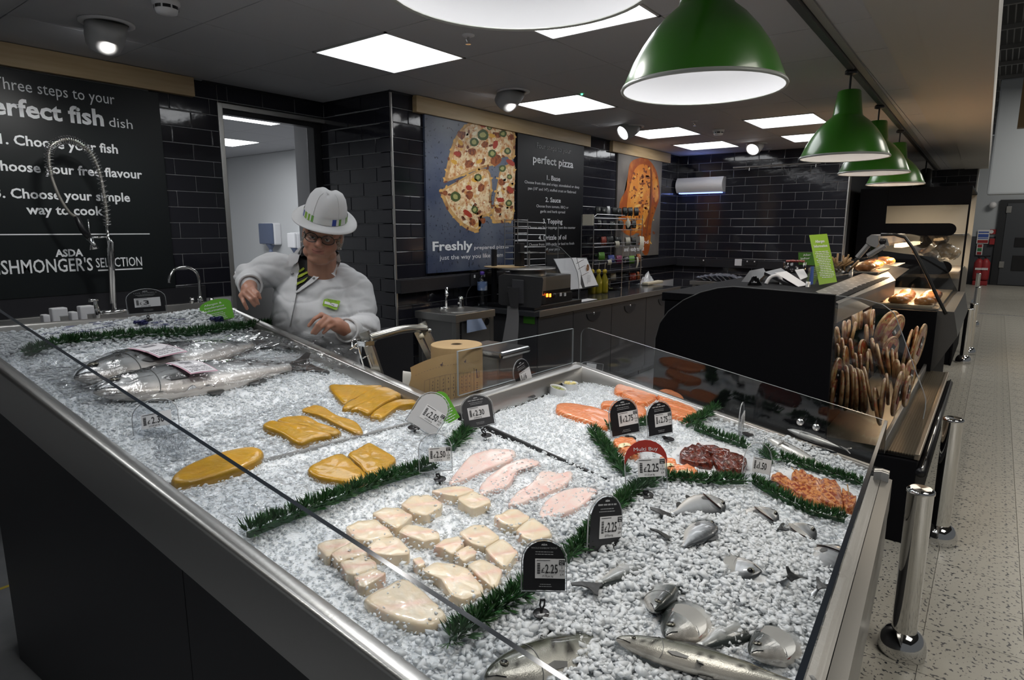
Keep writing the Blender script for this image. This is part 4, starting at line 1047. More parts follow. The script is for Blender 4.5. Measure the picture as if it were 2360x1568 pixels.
def fish(nose, tail, kind, label, group, dorsal, tilt=0.0, name='whole_fish', spots=False, gill=0.0, tail_fin=True, bend=0.0, size=1.0):
    """nose, tail: world points; dorsal: +1/-1 which side of the body axis the back lies; tilt lifts the back edge."""
    prof, dr, tr, cb, cm_, cw = PROFS[kind]
    d = (tail - nose); L = d.length; d.normalize()
    n = V((0.0, -0.16, 1)).normalized(); n = (n - d * n.dot(d)).normalized()
    h = n.cross(d) * dorsal
    h, n = (h * math.cos(tilt) + n * math.sin(tilt)), (n * math.cos(tilt) - h * math.sin(tilt))
    H, T = L * dr / 2 * size, L * dr / 2 * tr * size
    def P(s, a, k=1.0):
        """point on the body at s along, angle a (0 = flank up, +90 = back)"""
        for (s0, p0), (s1, p1) in zip(prof[:-1], prof[1:]):
            if s <= s1: break
        f = p0 + (p1 - p0) * (s - s0) / (s1 - s0)
        bo = bend * L * math.sin(math.pi * s)
        cv = abs(math.cos(a)) ** 0.85 * (1 if math.cos(a) > 0 else -1); sv = math.sin(a)
        return nose + d * (L * s) + h * (H * f * sv * k + bo) + n * (T * (f ** 0.8) * cv * k)
    t = thing(name, nose.lerp(tail, 0.5), label, 'fish', group)
    b = MB(); ns, na = 34, 20
    sv_ = [0.0] + [0.93 * (i / ns) ** 1.25 for i in range(1, ns + 1)]
    rs = random.uniform(0, 99)
    for s in sv_:
        for j in range(na):
            a = 2 * math.pi * j / na; y = math.sin(a)
            w = mnoise.noise(V((s * 40, a * 6, rs)))
            k = sst(-0.15, 0.75, y + 0.15 * w)
            col = [cw[i] + (cm_[i] - cw[i]) * sst(-0.9, -0.2, y) for i in range(3)]
            col = [col[i] + (cb[i] - col[i]) * k for i in range(3)]
            if spots and y > -0.25 and mnoise.noise(V((s * 75, a * 9, rs + 7))) > 0.22: col = [c * 0.12 for c in col]
            if kind == 'mackerel' and y > 0.15 and math.sin(s * 95 + 3 * w) > 0.2: col = [c * 0.25 for c in col]
            if s < 0.2 and kind != 'mackerel':
                g = 0.75 + 0.35 * w; col = [c * g for c in col]
            b.cur = tuple(max(0.004, c) for c in col); b.v.append(tuple(P(s, a))); b.c.append(b.cur)
    for i in range(ns):
        for j in range(na): b.f.append((i * na + j, i * na + (j + 1) % na, (i + 1) * na + (j + 1) % na, (i + 1) * na + j)); b.mi.append(0)
    b.f += [tuple(range(na - 1, -1, -1)), tuple(range(ns * na, (ns + 1) * na))]; b.mi += [0, 0]
    if dorsal < 0: b.f = [f[::-1] for f in b.f]
    b.build('body', FSK, t, True)
    # tail fin
    if tail_fin:
        q = MB(); base = nose + d * (L * 0.92); fh = H * 0.95
        out = [(0, -.24), (.06, -.30), (.13, -.62), (.20, -.98), (.215, -.80), (.165, -.35), (.150, 0), (.165, .35), (.215, .80), (.20, .98), (.13, .62), (.06, .30), (0, .24)]
        A = [base + d * (L * x) + h * (fh * y) + n * (0.002 + 0.004 * math.sin(9 * y)) for x, y in out]; B_ = [p - n * 0.003 for p in A]; k = len(A)
        q.add(A + B_, [tuple(range(k)), tuple(range(2 * k - 1, k - 1, -1))] + [(i, k + i, k + (i + 1) % k, (i + 1) % k) for i in range(k)])
        q.build('tail_fin', FIN, t)
    # dorsal and anal fins
    for s0, s1, sg, hh in ((.34, .56, 1, .34), (.62, .76, 1, .2), (.64, .76, -1, .24), (.42, .5, -1, .26)):
        q = MB(); k = 7; A = []
        for i in range(k): s = s0 + (s1 - s0) * i / (k - 1); A.append(P(s, sg * math.pi / 2) - h * (0.02 * H * sg))
        top = [P(s0 + (s1 - s0) * (i / (k - 1) * 0.95 + 0.09), sg * math.pi / 2) + h * (sg * H * hh * math.sin(math.pi * (0.18 + 0.72 * i / (k - 1)))) for i in range(k)]
        q.add(A + top, [(i, i + 1, k + i + 1, k + i) for i in range(k - 1)])
        q.build('fin', FIN, t)
    # pectoral fin on the upper flank
    c = P(.25, -0.35); q = MB()
    A = [c + n * 0.002, c + d * (L * .05) + h * (H * .10) + n * (T * .12), c + d * (L * .115) - h * (H * .02) + n * (T * .10), c + d * (L * .105) - h * (H * .2) + n * (T * .05), c + d * (L * .03) - h * (H * .2) + n * 0.001]
    q.add(A, [(0, 1, 2, 3, 4)]); q.build('pectoral_fin', mat('grey_fin', (.11, .112, .112), .4, .2), t)
    # eye
    e = P(.085, 0.42); nrm = (P(.085, 0.42) - P(.085, 0.42, 0.5)).normalized()
    r = max(0.0034, H * 0.18)
    ey = MB().lathe([(0.0001, r * .34), (r * .55, r * .28), (r * .9, r * .1), (r, -r * .15)], e, 14, nrm).build('eye', EYEW, t, True)
    MB().lathe([(0.0001, r * .46), (r * .5, r * .38), (r * .68, r * .24)], e, 12, nrm).build('pupil', EYEK, ey, True)
    # gill cover rim and mouth line
    g = MB(); pts = [P(.205 + .03 * math.cos(a * 1.0), a, 1.012) for a in [math.radians(x) for x in range(-62, 66, 9)]]
    g.tube(pts, max(0.0007, H * 0.018), 5); g.build('gill_cover', mat('gill_rim', (.16, .165, .165), .35, .2), t)
    mth = MB(); mth.tube([P(.004, 0.0, 1.05), P(.035, -.30, 1.03), P(.068, -.52, 1.02)], max(0.0008, H * 0.022), 5); mth.build('mouth', EYEK, t)
    if gill:
        q = MB(); m_ = 9; A, B_ = [], []
        for i in range(m_):
            a = math.radians(-75 + 120 * i / (m_ - 1))
            A.append(P(.215, a, 0.99)); B_.append(P(.215 + .085 * gill * math.sin(math.pi * (i + .5) / m_), a, 1.02) + n * (T * .10))
        q.add(A + B_, [(i, i + 1, m_ + i + 1, m_ + i) for i in range(m_ - 1)]); q.build('gill', GILL, t)
        q = MB(); Cc = [p + n * (T * .30) + d * (L * 0.012) for p in B_]; q.add(A + Cc, [(i, i + 1, m_ + i + 1, m_ + i) for i in range(m_ - 1)])
        q.build('gill_flap', FSK if False else mat('gill_flap_skin', (0.34, 0.34, 0.33), 0.3, 0.2, coat=0.4), t, True)
    x, y = WL(nose)
    if nose.z > rimz(x, y) + hice(x, y):
        x, y = WL(nose + d * (L * 0.16)); KEEP.append((x, y, H * 1.0)); x, y = WL(nose + d * (L * 0.03)); KEEP.append((x, y, H * 0.6))
    return t
def ipt(px, py, dz): return onice(px, py, dz)
def to(nose, px, py, L, pitch):
    """tail point: from the nose towards image point, length L, sinking by pitch (rad)"""
    q = onice(px, py, 0); v = (q - nose); v.z = 0; v.normalize()
    slope = PB * (-SP * v.x + CP * v.y) + PC * (CP * v.x + SP * v.y)
    return nose + (v + Z * (slope - math.tan(pitch))).normalized() * L
bg_ = 'whole fish half buried in chunky ice'
n1 = ipt(1534, 1468, 0.034)
fish(n1, to(n1, 1660, 1330, 0.36, 0.28), 'bass', 'bass head with open gill poking from the ice at the middle of the mound', bg_, 1, 0.15, gill=1.0, tail_fin=False, size=1.15)
n2 = ipt(1730, 1508, 0.032)
fish(n2, to(n2, 1900, 1400, 0.36, 0.26), 'bass', 'bass head with pink gill nearest the front glass', bg_, 1, 0.1, gill=1.0, tail_fin=False, size=1.1)
n3 = ipt(1508, 1408, 0.028)
fish(n3, to(n3, 1545, 1280, 0.33, 0.30), 'bass', 'small bass head pointing at the rainbow trout ticket side', bg_, -1, 0.5, tail_fin=False)
n4 = ipt(1668, 1158, 0.026)
fish(n4, to(n4, 1515, 1205, 0.235, 0.02), 'bream', 'silver bream lying whole on the ice under the parsley row', bg_, 1, -0.25, gill=0.8)
n5 = ipt(1790, 1180, 0.018)
fish(n5, to(n5, 1680, 1190, 0.24, 0.20), 'bream', 'bream with only back and gill above the ice, beside the spiced fish', bg_, 1, -0.2, gill=0.8, tail_fin=False)
n6 = ipt(1876, 1215, 0.018)
fish(n6, to(n6, 1790, 1230, 0.24, 0.32), 'bream', 'bream gill showing red near the end of the front parsley row', bg_, 1, -0.2, gill=1.2, tail_fin=False)
n7 = ipt(1940, 1262, 0.024)
fish(n7, to(n7, 1850, 1330, 0.27, 0.10), 'bream', 'dark bream head pressed against the front glass', bg_, 1, 0.1, tail_fin=False, gill=0.3)
n8 = ipt(1756, 1318, 0.018)
fish(n8, to(n8, 1680, 1300, 0.26, 0.42), 'bream', 'bream face with red gill slit alone in the middle of the mound', bg_, 1, -0.2, gill=1.2, tail_fin=False)
n9 = ipt(1640, 1205, 0.012)
fish(n9, to(n9, 1590, 1260, 0.20, 0.0), 'bream', 'bluish bream flank patch below the whole bream', bg_, 1, 0.2, tail_fin=False)
t10 = ipt(1368, 1352, 0.018); nn = ipt(1520, 1300, -0.05)
fish(nn, t10, 'bass', 'silver bass tail sticking out near the dark £2.25 ticket', bg_, 1, 0.1)
t11 = ipt(1600, 1500, 0.024); nn = ipt(1760, 1430, -0.06)
fish(nn, t11, 'bass', 'black bass tail between the two big bass heads', bg_, 1, 0.1)
t12 = ipt(1890, 1352, 0.028); nn = ipt(1800, 1450, -0.075)
fish(nn, t12, 'bream', 'dark forked tail by the front glass above the pink-gilled head', bg_, -1, 0.2)
t13 = ipt(1825, 1330, 0.045); nn = ipt(1740, 1400, -0.10)
fish(nn, t13, 'bream', 'rounded dark fin standing up from the mound', bg_, -1, 0.7)
t14 = ipt(1800, 1218, 0.022); nn = ipt(1700, 1250, -0.06)
fish(nn, t14, 'bream', 'frayed grey tail fin lying flat on the mound', bg_, -1, 0.0)
t15 = ipt(1532, 1236, 0.016); nn = ipt(1620, 1260, -0.06)
fish(nn, t15, 'bream', 'small dark fin tip under the silver bream tail', bg_, 1, 0.0)
nt = ipt(1420, 1474, 0.022)
fish(nt, to(nt, 1640, 1562, 0.36, 0.03), 'trout', 'slender rainbow trout with white cheek lying on the front ice', 'trout in the front ice', 1, 0.25, spots=True, name='trout', size=.8)
nt = ipt(1118, 1566, 0.024)
fish(nt, to(nt, 1380, 1478, 0.42, 0.13), 'trout', 'big trout head under the glass edge at the bottom of the tray', 'trout in the front ice', 1, 0.3, spots=True, name='trout', size=1.2)
nm = ipt(1768, 1010, 0.022)
fish(nm, to(nm, 1860, 1065, 0.26, 0.06), 'mackerel', 'mackerel head with open gill on the rear ice heap', 'mackerel in the rear ice', 1, 0.2, gill=0.4, name='mackerel')
nm = ipt(1930, 1046, 0.004)
fish(nm, to(nm, 1850, 1030, 0.22, 0.05), 'mackerel', 'dark mackerel half under the ice by the front glass corner', 'mackerel in the rear ice', 1, 0.5, name='mackerel')
nm = ipt(1815, 990, 0.002)
fish(nm, to(nm, 1880, 1010, 0.22, 0.03), 'mackerel', 'mackerel fins just breaking the surface of the rear ice', 'mackerel in the rear ice', 1, 0.2, name='mackerel')

# two large salmon in clear bags
BAG = glass_mat('clear_bag', (0.95, 0.955, 0.96), 0.06, 1.7, bump=(22, 0.5))
PINKL = mat('pink_label_border', (0.62, 0.36, 0.45), 0.6); LABW = mat('label_paper', (0.66, 0.65, 0.68), 0.5)
def bagged(pn, pt_, lb, lb2, lb3, lpos, seed, ext):
    n = ipt(*pn, 0.035); t = ipt(*pt_, 0.02)
    fish(n, t, 'salmon', lb, 'large bagged salmon', 1, 0.25, name='salmon', spots=True)
    d = (t - n); L = d.length; d.normalize(); up = V((0, -0.16, 1)).normalized(); up = (up - d * up.dot(d)).normalized(); h = up.cross(d)
    prof, dr, tr, *_ = PROFS['salmon']; H = L * dr / 2; T = H * tr
    def body(s):
        if s <= 0 or s >= 1.05: return 0.0
        if s > 0.93: return 0.2
        for (s0, p0), (s1, p1) in zip(prof[:-1], prof[1:]):
            if s <= s1: return p0 + (p1 - p0) * (s - s0) / (s1 - s0)
        return 0.2
    def fn(u, v):
        s = -0.11 + u * (1.22 + ext); w = (v - 0.5) * 2
        f = body(s); hw = H * 1.45
        lat = w * hw
        q = max(0.0, 1 - (lat / max(H * f * 1.25, 1e-4)) ** 2) if f > 0 else 0
        z = T * f * (math.sqrt(q) if q > 0 else 0) + 0.005
        cr = abs(mnoise.noise(V((s * 9, w * 4, seed)))) * 0.014 + abs(mnoise.noise(V((s * 26, w * 9, seed + 3)))) * 0.006
        edge = 0.02 * abs(mnoise.noise(V((s * 14, seed, 0)))) if abs(w) > 0.9 or s > 1.1 + ext * 0.8 else 0
        p = n + d * (L * s) + h * lat + up * (z + cr + edge)
        x, y = WL(p); floor_ = rimz(x, y) + hice(x, y) + 0.006
        if p.z < floor_: p.z = floor_ + 0.3 * cr
        return p
    o = tag(MB().grid(110, 34, fn).build('clear_bag', BAG, None, True), lb2, 'bag', 'clear bags round the salmon')
    s0, s1 = lpos
    def fl(u, v):
        s = s0 + (s1 - s0) * u; w = 0.50 - v * 1.35
        f = body(s); q = max(0.0, 1 - (w * 0.85 / max(f * 1.2, 0.2)) ** 2)
        return n + d * (L * (s + 0.03 * (v - .5))) + h * (H * w) + up * (T * f * math.sqrt(q) + 0.012)
    t_ = thing('bag_label', fl(.5, .5), lb3, 'label', 'printed labels on the salmon bags')
    MB().grid(10, 14, fl).build('border', PINKL, t_, True)
    MB().grid(10, 14, lambda u, v: fl(.05 + .9 * u, .03 + .94 * v) + up * 0.0012).build('paper', LABW, t_, True)
    pr = MB()
    for k in range(18):
        u0 = 0.62 - k * 0.023; w_ = 0.012 if k % 3 else 0.018
        A = [fl(u0, .20) , fl(u0 + w_, .20), fl(u0 + w_, .34), fl(u0, .34)]; pr.add([p + up * 0.0022 for p in A], [(0, 1, 2, 3)])
    for v0 in (.06, .12, .60, .655, .71, .80, .88):
        for k in range(9):
            u0 = .12 + k * .085 + random.uniform(-.01, .01)
            if random.random() < 0.15: continue
            A = [fl(u0, v0), fl(u0 + .066, v0), fl(u0 + .066, v0 + .018), fl(u0, v0 + .018)]; pr.add([p + up * 0.0022 for p in A], [(0, 1, 2, 3)])
    pr.build('small_print', mat('label_ink', (0.09, 0.09, 0.11), 0.6), t_)
bagged((172, 872), (600, 792), 'large whole salmon in a clear bag, nearer the parsley', 'clear crinkled bag round the salmon nearer the parsley', 'pink edged label on the bag of the salmon nearer the parsley', (.28, .43), 1, 0.30)
bagged((216, 905), (690, 842), 'large whole salmon in a clear bag, nearer the guard glass', 'clear crinkled bag round the salmon nearer the guard glass', 'pink edged label on the bag of the salmon nearer the guard glass', (.33, .46), 6, 0.18)
# loose bag mouth folded over the rim
crumpled('clear_film', [(640, 790), (700, 752), (830, 812), (760, 838)], 40, 30, 0.030, BAG, 'crumpled open mouth of the salmon bags lapping over the steel rim', 'film', seed=9, dz=0.035, freq=24)
# live mussel nets in the back ice (blue mesh)
BLN = mat('dark_blue_net', (0.012, 0.014, 0.10), 0.4)
for k, (px, py, r, lb) in enumerate(((497, 737, 0.026, 'dark blue net knot in the back ice beside the green allergen sign'), (320, 745, 0.020, 'blue plastic clip in the back ice under the £3 ticket'))):
    c = ipt(px, py, 0.02); b = MB()
    for i in range(5):
        a = 1.2 * i; b.tube([c + V((math.cos(a + t * .5), math.sin(a + t * .5) * .6, 0.5 * math.sin(t * 1.1))) * r * (1 - .1 * t) + X * (t * .004) for t in range(7)], 0.004, 6)
    tag(b.build('mussel_net', BLN, None, True), lb, 'net', 'blue net ties in the ice')
NETM = mat('blue_net_thread', (0.10, 0.11, 0.22), 0.5)
for k, (x0, y0, x1, y1, lb) in enumerate(((95, 775, 290, 742, 'fine blue mussel net buried in the ice behind the short parsley'), (330, 752, 430, 742, 'fine blue mussel net buried in the ice below the £3 ticket'))):
    b = MB()
    for i in range(26):
        px = x0 + (x1 - x0) * random.random(); py = y0 + (y1 - y0) * (px - x0) / (x1 - x0) + random.uniform(-12, 12)
        a = ipt(px, py, 0.014); b.tube([a, a + V((random.uniform(-.03, .03), random.uniform(-.02, .02), random.uniform(0, .004))), a + V((random.uniform(-.04, .04), random.uniform(-.03, .03), 0))], 0.0010, 4)
    tag(b.build('mussel_net', NETM), lb, 'net', 'blue nets of mussels')

# ramekins of butter and lemon
CER = mat('white_ceramic', (0.72, 0.73, 0.74), 0.12); LEM = mat('pale_butter', (0.80, 0.68, 0.30), 0.4, bump=(60, 0.5))
def ramekin(px, py, r, hh, tiltv, lb, fill):
    c = ipt(px, py, -0.006); ax = (Z + tiltv).normalized()
    t = thing('ramekin', c, lb, 'bowl', 'white ramekins')
    MB().lathe([(0.0, 0.002), (r * .80, 0.0), (r * .86, hh * .1), (r * .98, hh * .96), (r, hh), (r * .94, hh), (r * .91, hh * .9), (r * .78, hh * .12), (0.0, hh * .1)], c, 32, ax).build('bowl', CER, t, True)
    b = MB()
    if fill:
        for k in range(13):
            a = random.uniform(0, 6.3); q = r * .6 * math.sqrt(random.random())
            b.ball(c + ax * hh * .93 + V((math.cos(a) * q, math.sin(a) * q, 0)), (random.uniform(.008, .014), random.uniform(.006, .011), .006), 8, 6, Euler((random.random(), random.random(), random.random() * 3)).to_matrix())
    else:
        b.lathe([(0.0001, hh * .84), (r * .86, hh * .82)], c, 24, ax)
        for k in range(7): b.ball(c + ax * hh * .86 + V((random.uniform(-.5, .5) * r, random.uniform(-.5, .5) * r, 0)), (.008, .006, .005), 7, 5)
    b.build('butter', LEM if fill else mat('green_herb_sauce', (0.35, 0.36, 0.12), 0.4, vary=(150, (.1, .13, .03), .45, .6)), t, True)
ramekin(1313, 900, 0.038, 0.036, V((0, 0, 0)), 'white ramekin heaped with pale butter pieces', True)
ramekin(1282, 912, 0.038, 0.040, V((0.10, -0.22, 0)), 'tilted white ramekin of green herb sauce', False)

# ---------------------------------------------------------------- price tickets
TB = mat('ticket_black_card', (0.010, 0.010, 0.012), 0.35); TW = mat('ticket_white_label', (0.70, 0.70, 0.71), 0.5); TR_ = mat('multibuy_red', (0.36, 0.035, 0.025), 0.4)
TEDGE = mat('acrylic_edge', (0.40, 0.41, 0.42), 0.2)
TGREY = mat('ticket_grey_card', (0.055, 0.056, 0.06), 0.3)
def arch(w, h, k=10):
    """flat bottom, rounded top"""
    P = [(-w / 2, 0), (w / 2, 0), (w / 2, h * 0.60)]
    for i in range(1, k): a = math.pi * i / k; P.append((w / 2 * math.cos(a), h * 0.60 + h * 0.40 * math.sin(a)))
    P.append((-w / 2, h * 0.60)); return P
def ticket(label, base, ctr, ph, price, yaw=0, roll=0, tilt=0, card='black', aspect=0.86, red=False, perkg='', multi='', title='', stand=True, seed=1, stem=True):
    b = ipt(*base, 0.004); d = (b - EYE).dot(FWD); c = dep(*ctr, d)
    h = ph / FPX * d; w = h * aspect
    n = (EYE - c); n.z *= 0.35; n.normalize(); u = Z.cross(n).normalized(); v = n.cross(u).normalized()
    R = Matrix.Rotation(math.radians(yaw), 3, v); u, n = R @ u, R @ n
    R = Matrix.Rotation(math.radians(tilt), 3, u); v, n = R @ v, R @ n
    R = Matrix.Rotation(math.radians(roll), 3, n); u, v = R @ u, R @ v
    o = c - v * (h / 2)
    t = thing('price_ticket', b, label, 'price tag', 'price tickets on black stands')
    hold = MB(); hold.prism(arch(w, h), o, u, v, n, -0.0025, 0.0025)
    hold.build('holder', ACRYL, t)
    e = MB(); A = arch(w, h); 
    pts = [o + u * x + v * y for x, y in A] + [o + u * A[0][0] + v * A[0][1]]
    e.tube(pts, h * 0.012, 6, caps=False); e.build('holder_edge', TEDGE, t)
    if card != 'clear':
        q = MB(); q.prism([(x * .93, h * .03 + y * .94) for x, y in A], o, u, v, n, 0.0027, 0.0032); q.build('card', TB if card == 'black' else (TGREY if card == 'grey' else mat('ticket_silver_back', (0.55, 0.55, 0.56), 0.25)), t)
    lw, lh = w * .66, h * .37; lo = o + u * (-w * .20 if aspect < .9 else -w * .30) + v * (h * .26)
    lb = MB(); lb.prism([(0, 0), (lw, 0), (lw, lh), (0, lh)], lo, u, v, n, 0.0034, 0.0046)
    lb.build('price_label', TW, t)
    N_ = n * 0.0047
    text('£', t, KTEXT, lo + N_ + u * (lw * .20) + v * (lh * .30), u, v, lh * .26, None, bold=0.01, name='price')
    text(price, t, KTEXT, lo + N_ + u * (lw * .34) + v * (lh * .28), u, v, lh * .46, lw * (.42 if len(price) > 2 else .22), bold=0.012, name='price')
    bc = MB()
    for k in range(9): y = lh * (.24 + k * .062); bc.add([lo + N_ + n * .0005 + u * (lw * x_) + v * y_ for x_, y_ in ((.07, y), (.17, y), (.17, y + lh * (.03 if k % 2 else .045)), (.07, y + lh * (.03 if k % 2 else .045)))], [(0, 1, 2, 3)])
    bc.add([lo + N_ + n * .0005 + u * x_ + v * y_ for x_, y_ in ((lw * .05, lh * .91), (lw * .5, lh * .91), (lw * .5, lh * .94), (lw * .05, lh * .94))], [(0, 1, 2, 3)])
    bc.build('barcode', KTEXT, t)
    if perkg: text(perkg, t, KTEXT, lo + N_ + u * (lw * .24) + v * (lh * .08), u, v, lh * .10, lw * .36, name='small_print', bold=0.01)
    if multi:
        mb = MB(); mb.prism([(lw * .80, lh * .70), (lw * .99, lh * .70), (lw * .99, lh * .95), (lw * .80, lh * .95)], lo + N_, u, v, n, 0, 0.0004); mb.build('multibuy_box', KTEXT, t)
        text('Multi', t, WTEXT, lo + N_ + n * .0006 + u * (lw * .82) + v * (lh * .845), u, v, lh * .075, lw * .14, name='small_print')
        text('Buy', t, WTEXT, lo + N_ + n * .0006 + u * (lw * .84) + v * (lh * .74), u, v, lh * .075, lw * .10, name='small_print')
        for k, s in enumerate(multi): text(s, t, KTEXT, lo + N_ + u * (lw * .895) + v * (lh * (.52 - .18 * k)), u, v, lh * .12, lw * (.05, .17, .11)[k], 'CENTER', name='small_print')
    if card in ('black', 'grey'):
        text('ASDA', t, WTEXT, o + n * .0034 + v * (h * .885), u, v, h * .032, w * .13, 'CENTER', 0.02, 'title')
        if title: text(title, t, GTEXT, o + n * .0034 + v * (h * .82), u, v, h * .034, w * .58, 'CENTER', 0, 'title')
        else: bars(t, GTEXT, o + n * .0034 + u * (-w * .29) + v * (h * .82), u, v, 1, w * .58, h * .045, h * .028, seed + 2)
        bars(t, GTEXT, o + n * .0034 + u * (-w * .25) + v * (h * .755), u, v, 2, w * .5, h * .045, h * .014, seed)
        bars(t, GTEXT, o + n * .0034 + u * (-w * .12) + v * (h * .14), u, v, 2, w * .3, h * .04, h * .012, seed + 1)
    if red:
        q = MB(); pl = [(-w * .5, h * .66)] + [(x, y) for x, y in reversed(A[2:])][0:0]
        top = [(w / 2 * 1.03 * math.cos(math.pi * i / 12), h * .60 + h * .42 * math.sin(math.pi * i / 12)) for i in range(13)]
        bot = [(w / 2 * 1.0 * math.cos(math.pi * i / 12), h * .52 + h * .26 * math.sin(math.pi * i / 12)) for i in range(12, -1, -1)]
        q.prism(top + bot, o, u, v, n, 0.003, 0.0055); q.build('multibuy_topper', TR_, t)
        text('Multi Buy', t, WTEXT, o + n * .0058 + v * (h * .80), u, v, h * .075, w * .58, 'CENTER', 0.0, 'title')
    if stand:
        S = h / 0.105; bot = o; k = b + V((0, 0, 0.010))
        if stem: MB().tube([bot + v * (h * .01), bot.lerp(k, .45)], 0.0035 * S, 6).build('stem', ACRYL, t)
        st_ = MB(); a = bot.lerp(k, .38 if stem else .05); up = (a - k).normalized() if (a - k).length > 1e-4 else Z
        for sg in (-1, 1): st_.tube([a + u * (.0038 * S * sg), a.lerp(k, .4) + u * (.0045 * S * sg), k.lerp(a, .25)], 0.0021 * S, 6)
        st_.tube([a + u * (-.005 * S), a + u * (.005 * S)], 0.0025 * S, 6); st_.tube([k.lerp(a, .3), b - Z * 0.012], 0.0033 * S, 8)
        st_.build('clip', BLACK, t)
        MB().lathe([(0.0001, 0.0016), (0.0165 * S, 0.0012), (0.0172 * S, 0), (0.0165 * S, -0.0012), (0.0001, -0.0016)], k, 20, (Z + n * .1)).build('disc', BLACK, t, True)
    return t
M4 = ('2', 'FOR', '£4')
ticket('black rainbow trout ticket at £2.25 standing closest to the front of the tray', (1247, 1425), (1254, 1303), 118, '2.25', 2, 0, -3, perkg='£9.78 per kg', multi=M4, title='WHOLE RAINBOW TROUT', aspect=.88, seed=3)
ticket('black £2.25 ticket turned edgewise between cod and the chunky ice', (1392, 1262), (1395, 1208), 132, '2.25', 48, -6, -4, perkg='£9.78 per kg', multi=M4, stand=False, seed=4)
ticket('clear ticket at £2.25 with a red Multi Buy top', (1488, 1148), (1488, 1072), 112, '2.25', 14, 4, -3, card='clear', red=True, perkg='£11.25 per kg', multi=M4, seed=5)
ticket('clear £1.50 ticket leaning by the spiced fish', (1780, 1122), (1746, 1067), 92, '1.50', 42, -12, -8, card='clear', seed=6)
ticket('black £2.75 ticket closest to the long salmon fillet', (1452, 1016), (1437, 961), 86, '2.75', 28, 8, -3, multi=('2', 'FOR', '£5'), seed=7)
ticket('black £2.75 ticket in front of the salmon pile', (1541, 1018), (1519, 964), 80, '2.75', 36, 6, -3, multi=('2', 'FOR', '£5'), seed=8)
ticket('grey £2.30 ticket at the tray corner in front of the paper roll', (1121, 1010), (1100, 947), 76, '2.30', 6, 9, -4, card='grey', perkg='£15.86 per kg', aspect=.98, seed=9)
ticket('clear £2.50 ticket above the thin cod portion', (1014, 1112), (1003, 1043), 88, '2.50', 4, 1, -3, card='clear', perkg='£16.23 per kg', multi=M4, seed=10)
ticket('silvery £2.50 ticket tipped sideways against the green allergen sign', (955, 992), (992, 950), 92, '2.50', -8, -32, -12, card='silver', perkg='£16.23 per kg', multi=M4, seed=11)
ticket('black £16 ticket seen nearly edgewise at the staff side rim', (1222, 918), (1204, 866), 78, '16', 55, 16, -6, seed=12)
ticket('grey £2.30 ticket lying on its side by the rear glass corner', (1396, 876), (1357, 862), 62, '2.30', 12, 82, -10, card='grey', seed=13, stem=False)
ticket('clear ticket seen edge-on on the rear ice heap', (1723, 1006), (1709, 967), 80, '1.50', 82, 12, 0, card='clear', seed=14)
ticket('wide black live mussels ticket at £3 at the back of the tray', (342, 742), (337, 694), 56, '3', -4, 2, -4, perkg='£3 per kg', title='LIVE MUSSELS', aspect=1.42, seed=15)
ticket('clear £2.30 ticket lying behind the guard glass', (360, 1002), (358, 964), 92, '2.30', -18, 8, -24, card='clear', perkg='£17.69 per kg', aspect=1.05, stand=False, seed=16)

# green allergen signs
GREEN = mat('allergen_green', (0.135, 0.42, 0.035), 0.45)
LIME = mat('leaflet_lime', (0.27, 0.47, 0.035), 0.35)
def allergen(label, base, pl, seed, yaw=0.0):
    b = ipt(*base, 0.0); d = (b - EYE).dot(FWD)
    o = dep(*pl[0], d); r = dep(*pl[1], d); tl = dep(*pl[2], d)
    u = (r - o).normalized(); v = (tl - o); w = (r - o).length; h = v.length; v = (v - u * v.dot(u)).normalized(); n = u.cross(v)
    t = thing('allergen_sign', b, label, 'sign', 'green allergen signs')
    q = MB(); P = [(0, 0), (w, 0), (w, h * .72)] + [(w * .5 + w * .5 * math.cos(math.pi * i / 10), h * .72 + h * .28 * math.sin(math.pi * i / 10)) for i in range(1, 10)] + [(0, h * .72)]
    q.prism(P, o, u, v, n, -0.001, 0.001); q.build('board', GREEN, t)
    for k, s in enumerate(('Allergen &', 'Intolerance', 'Information')):
        text(s, t, WTEXT, o + n * .0012 + u * (w * .16) + v * (h * (.76 - .14 * k)), u, v, h * .085, w * (.56, .62, .66)[k], name='lettering', bold=0.01)
    bars(t, WTEXT, o + n * .0018 + u * (w * .14) + v * (h * .36), u, v, 5, w * .74, h * .075, h * .022, seed, centre=False)
    return t
allergen('green allergen sign standing in the back ice beside the steel side wall', (500, 742), [(468, 748), (540, 732), (452, 700)], 1)
allergen('green allergen sign propped in front of the brown paper roll', (1040, 978), [(1028, 980), (1060, 962), (1014, 905)], 2)
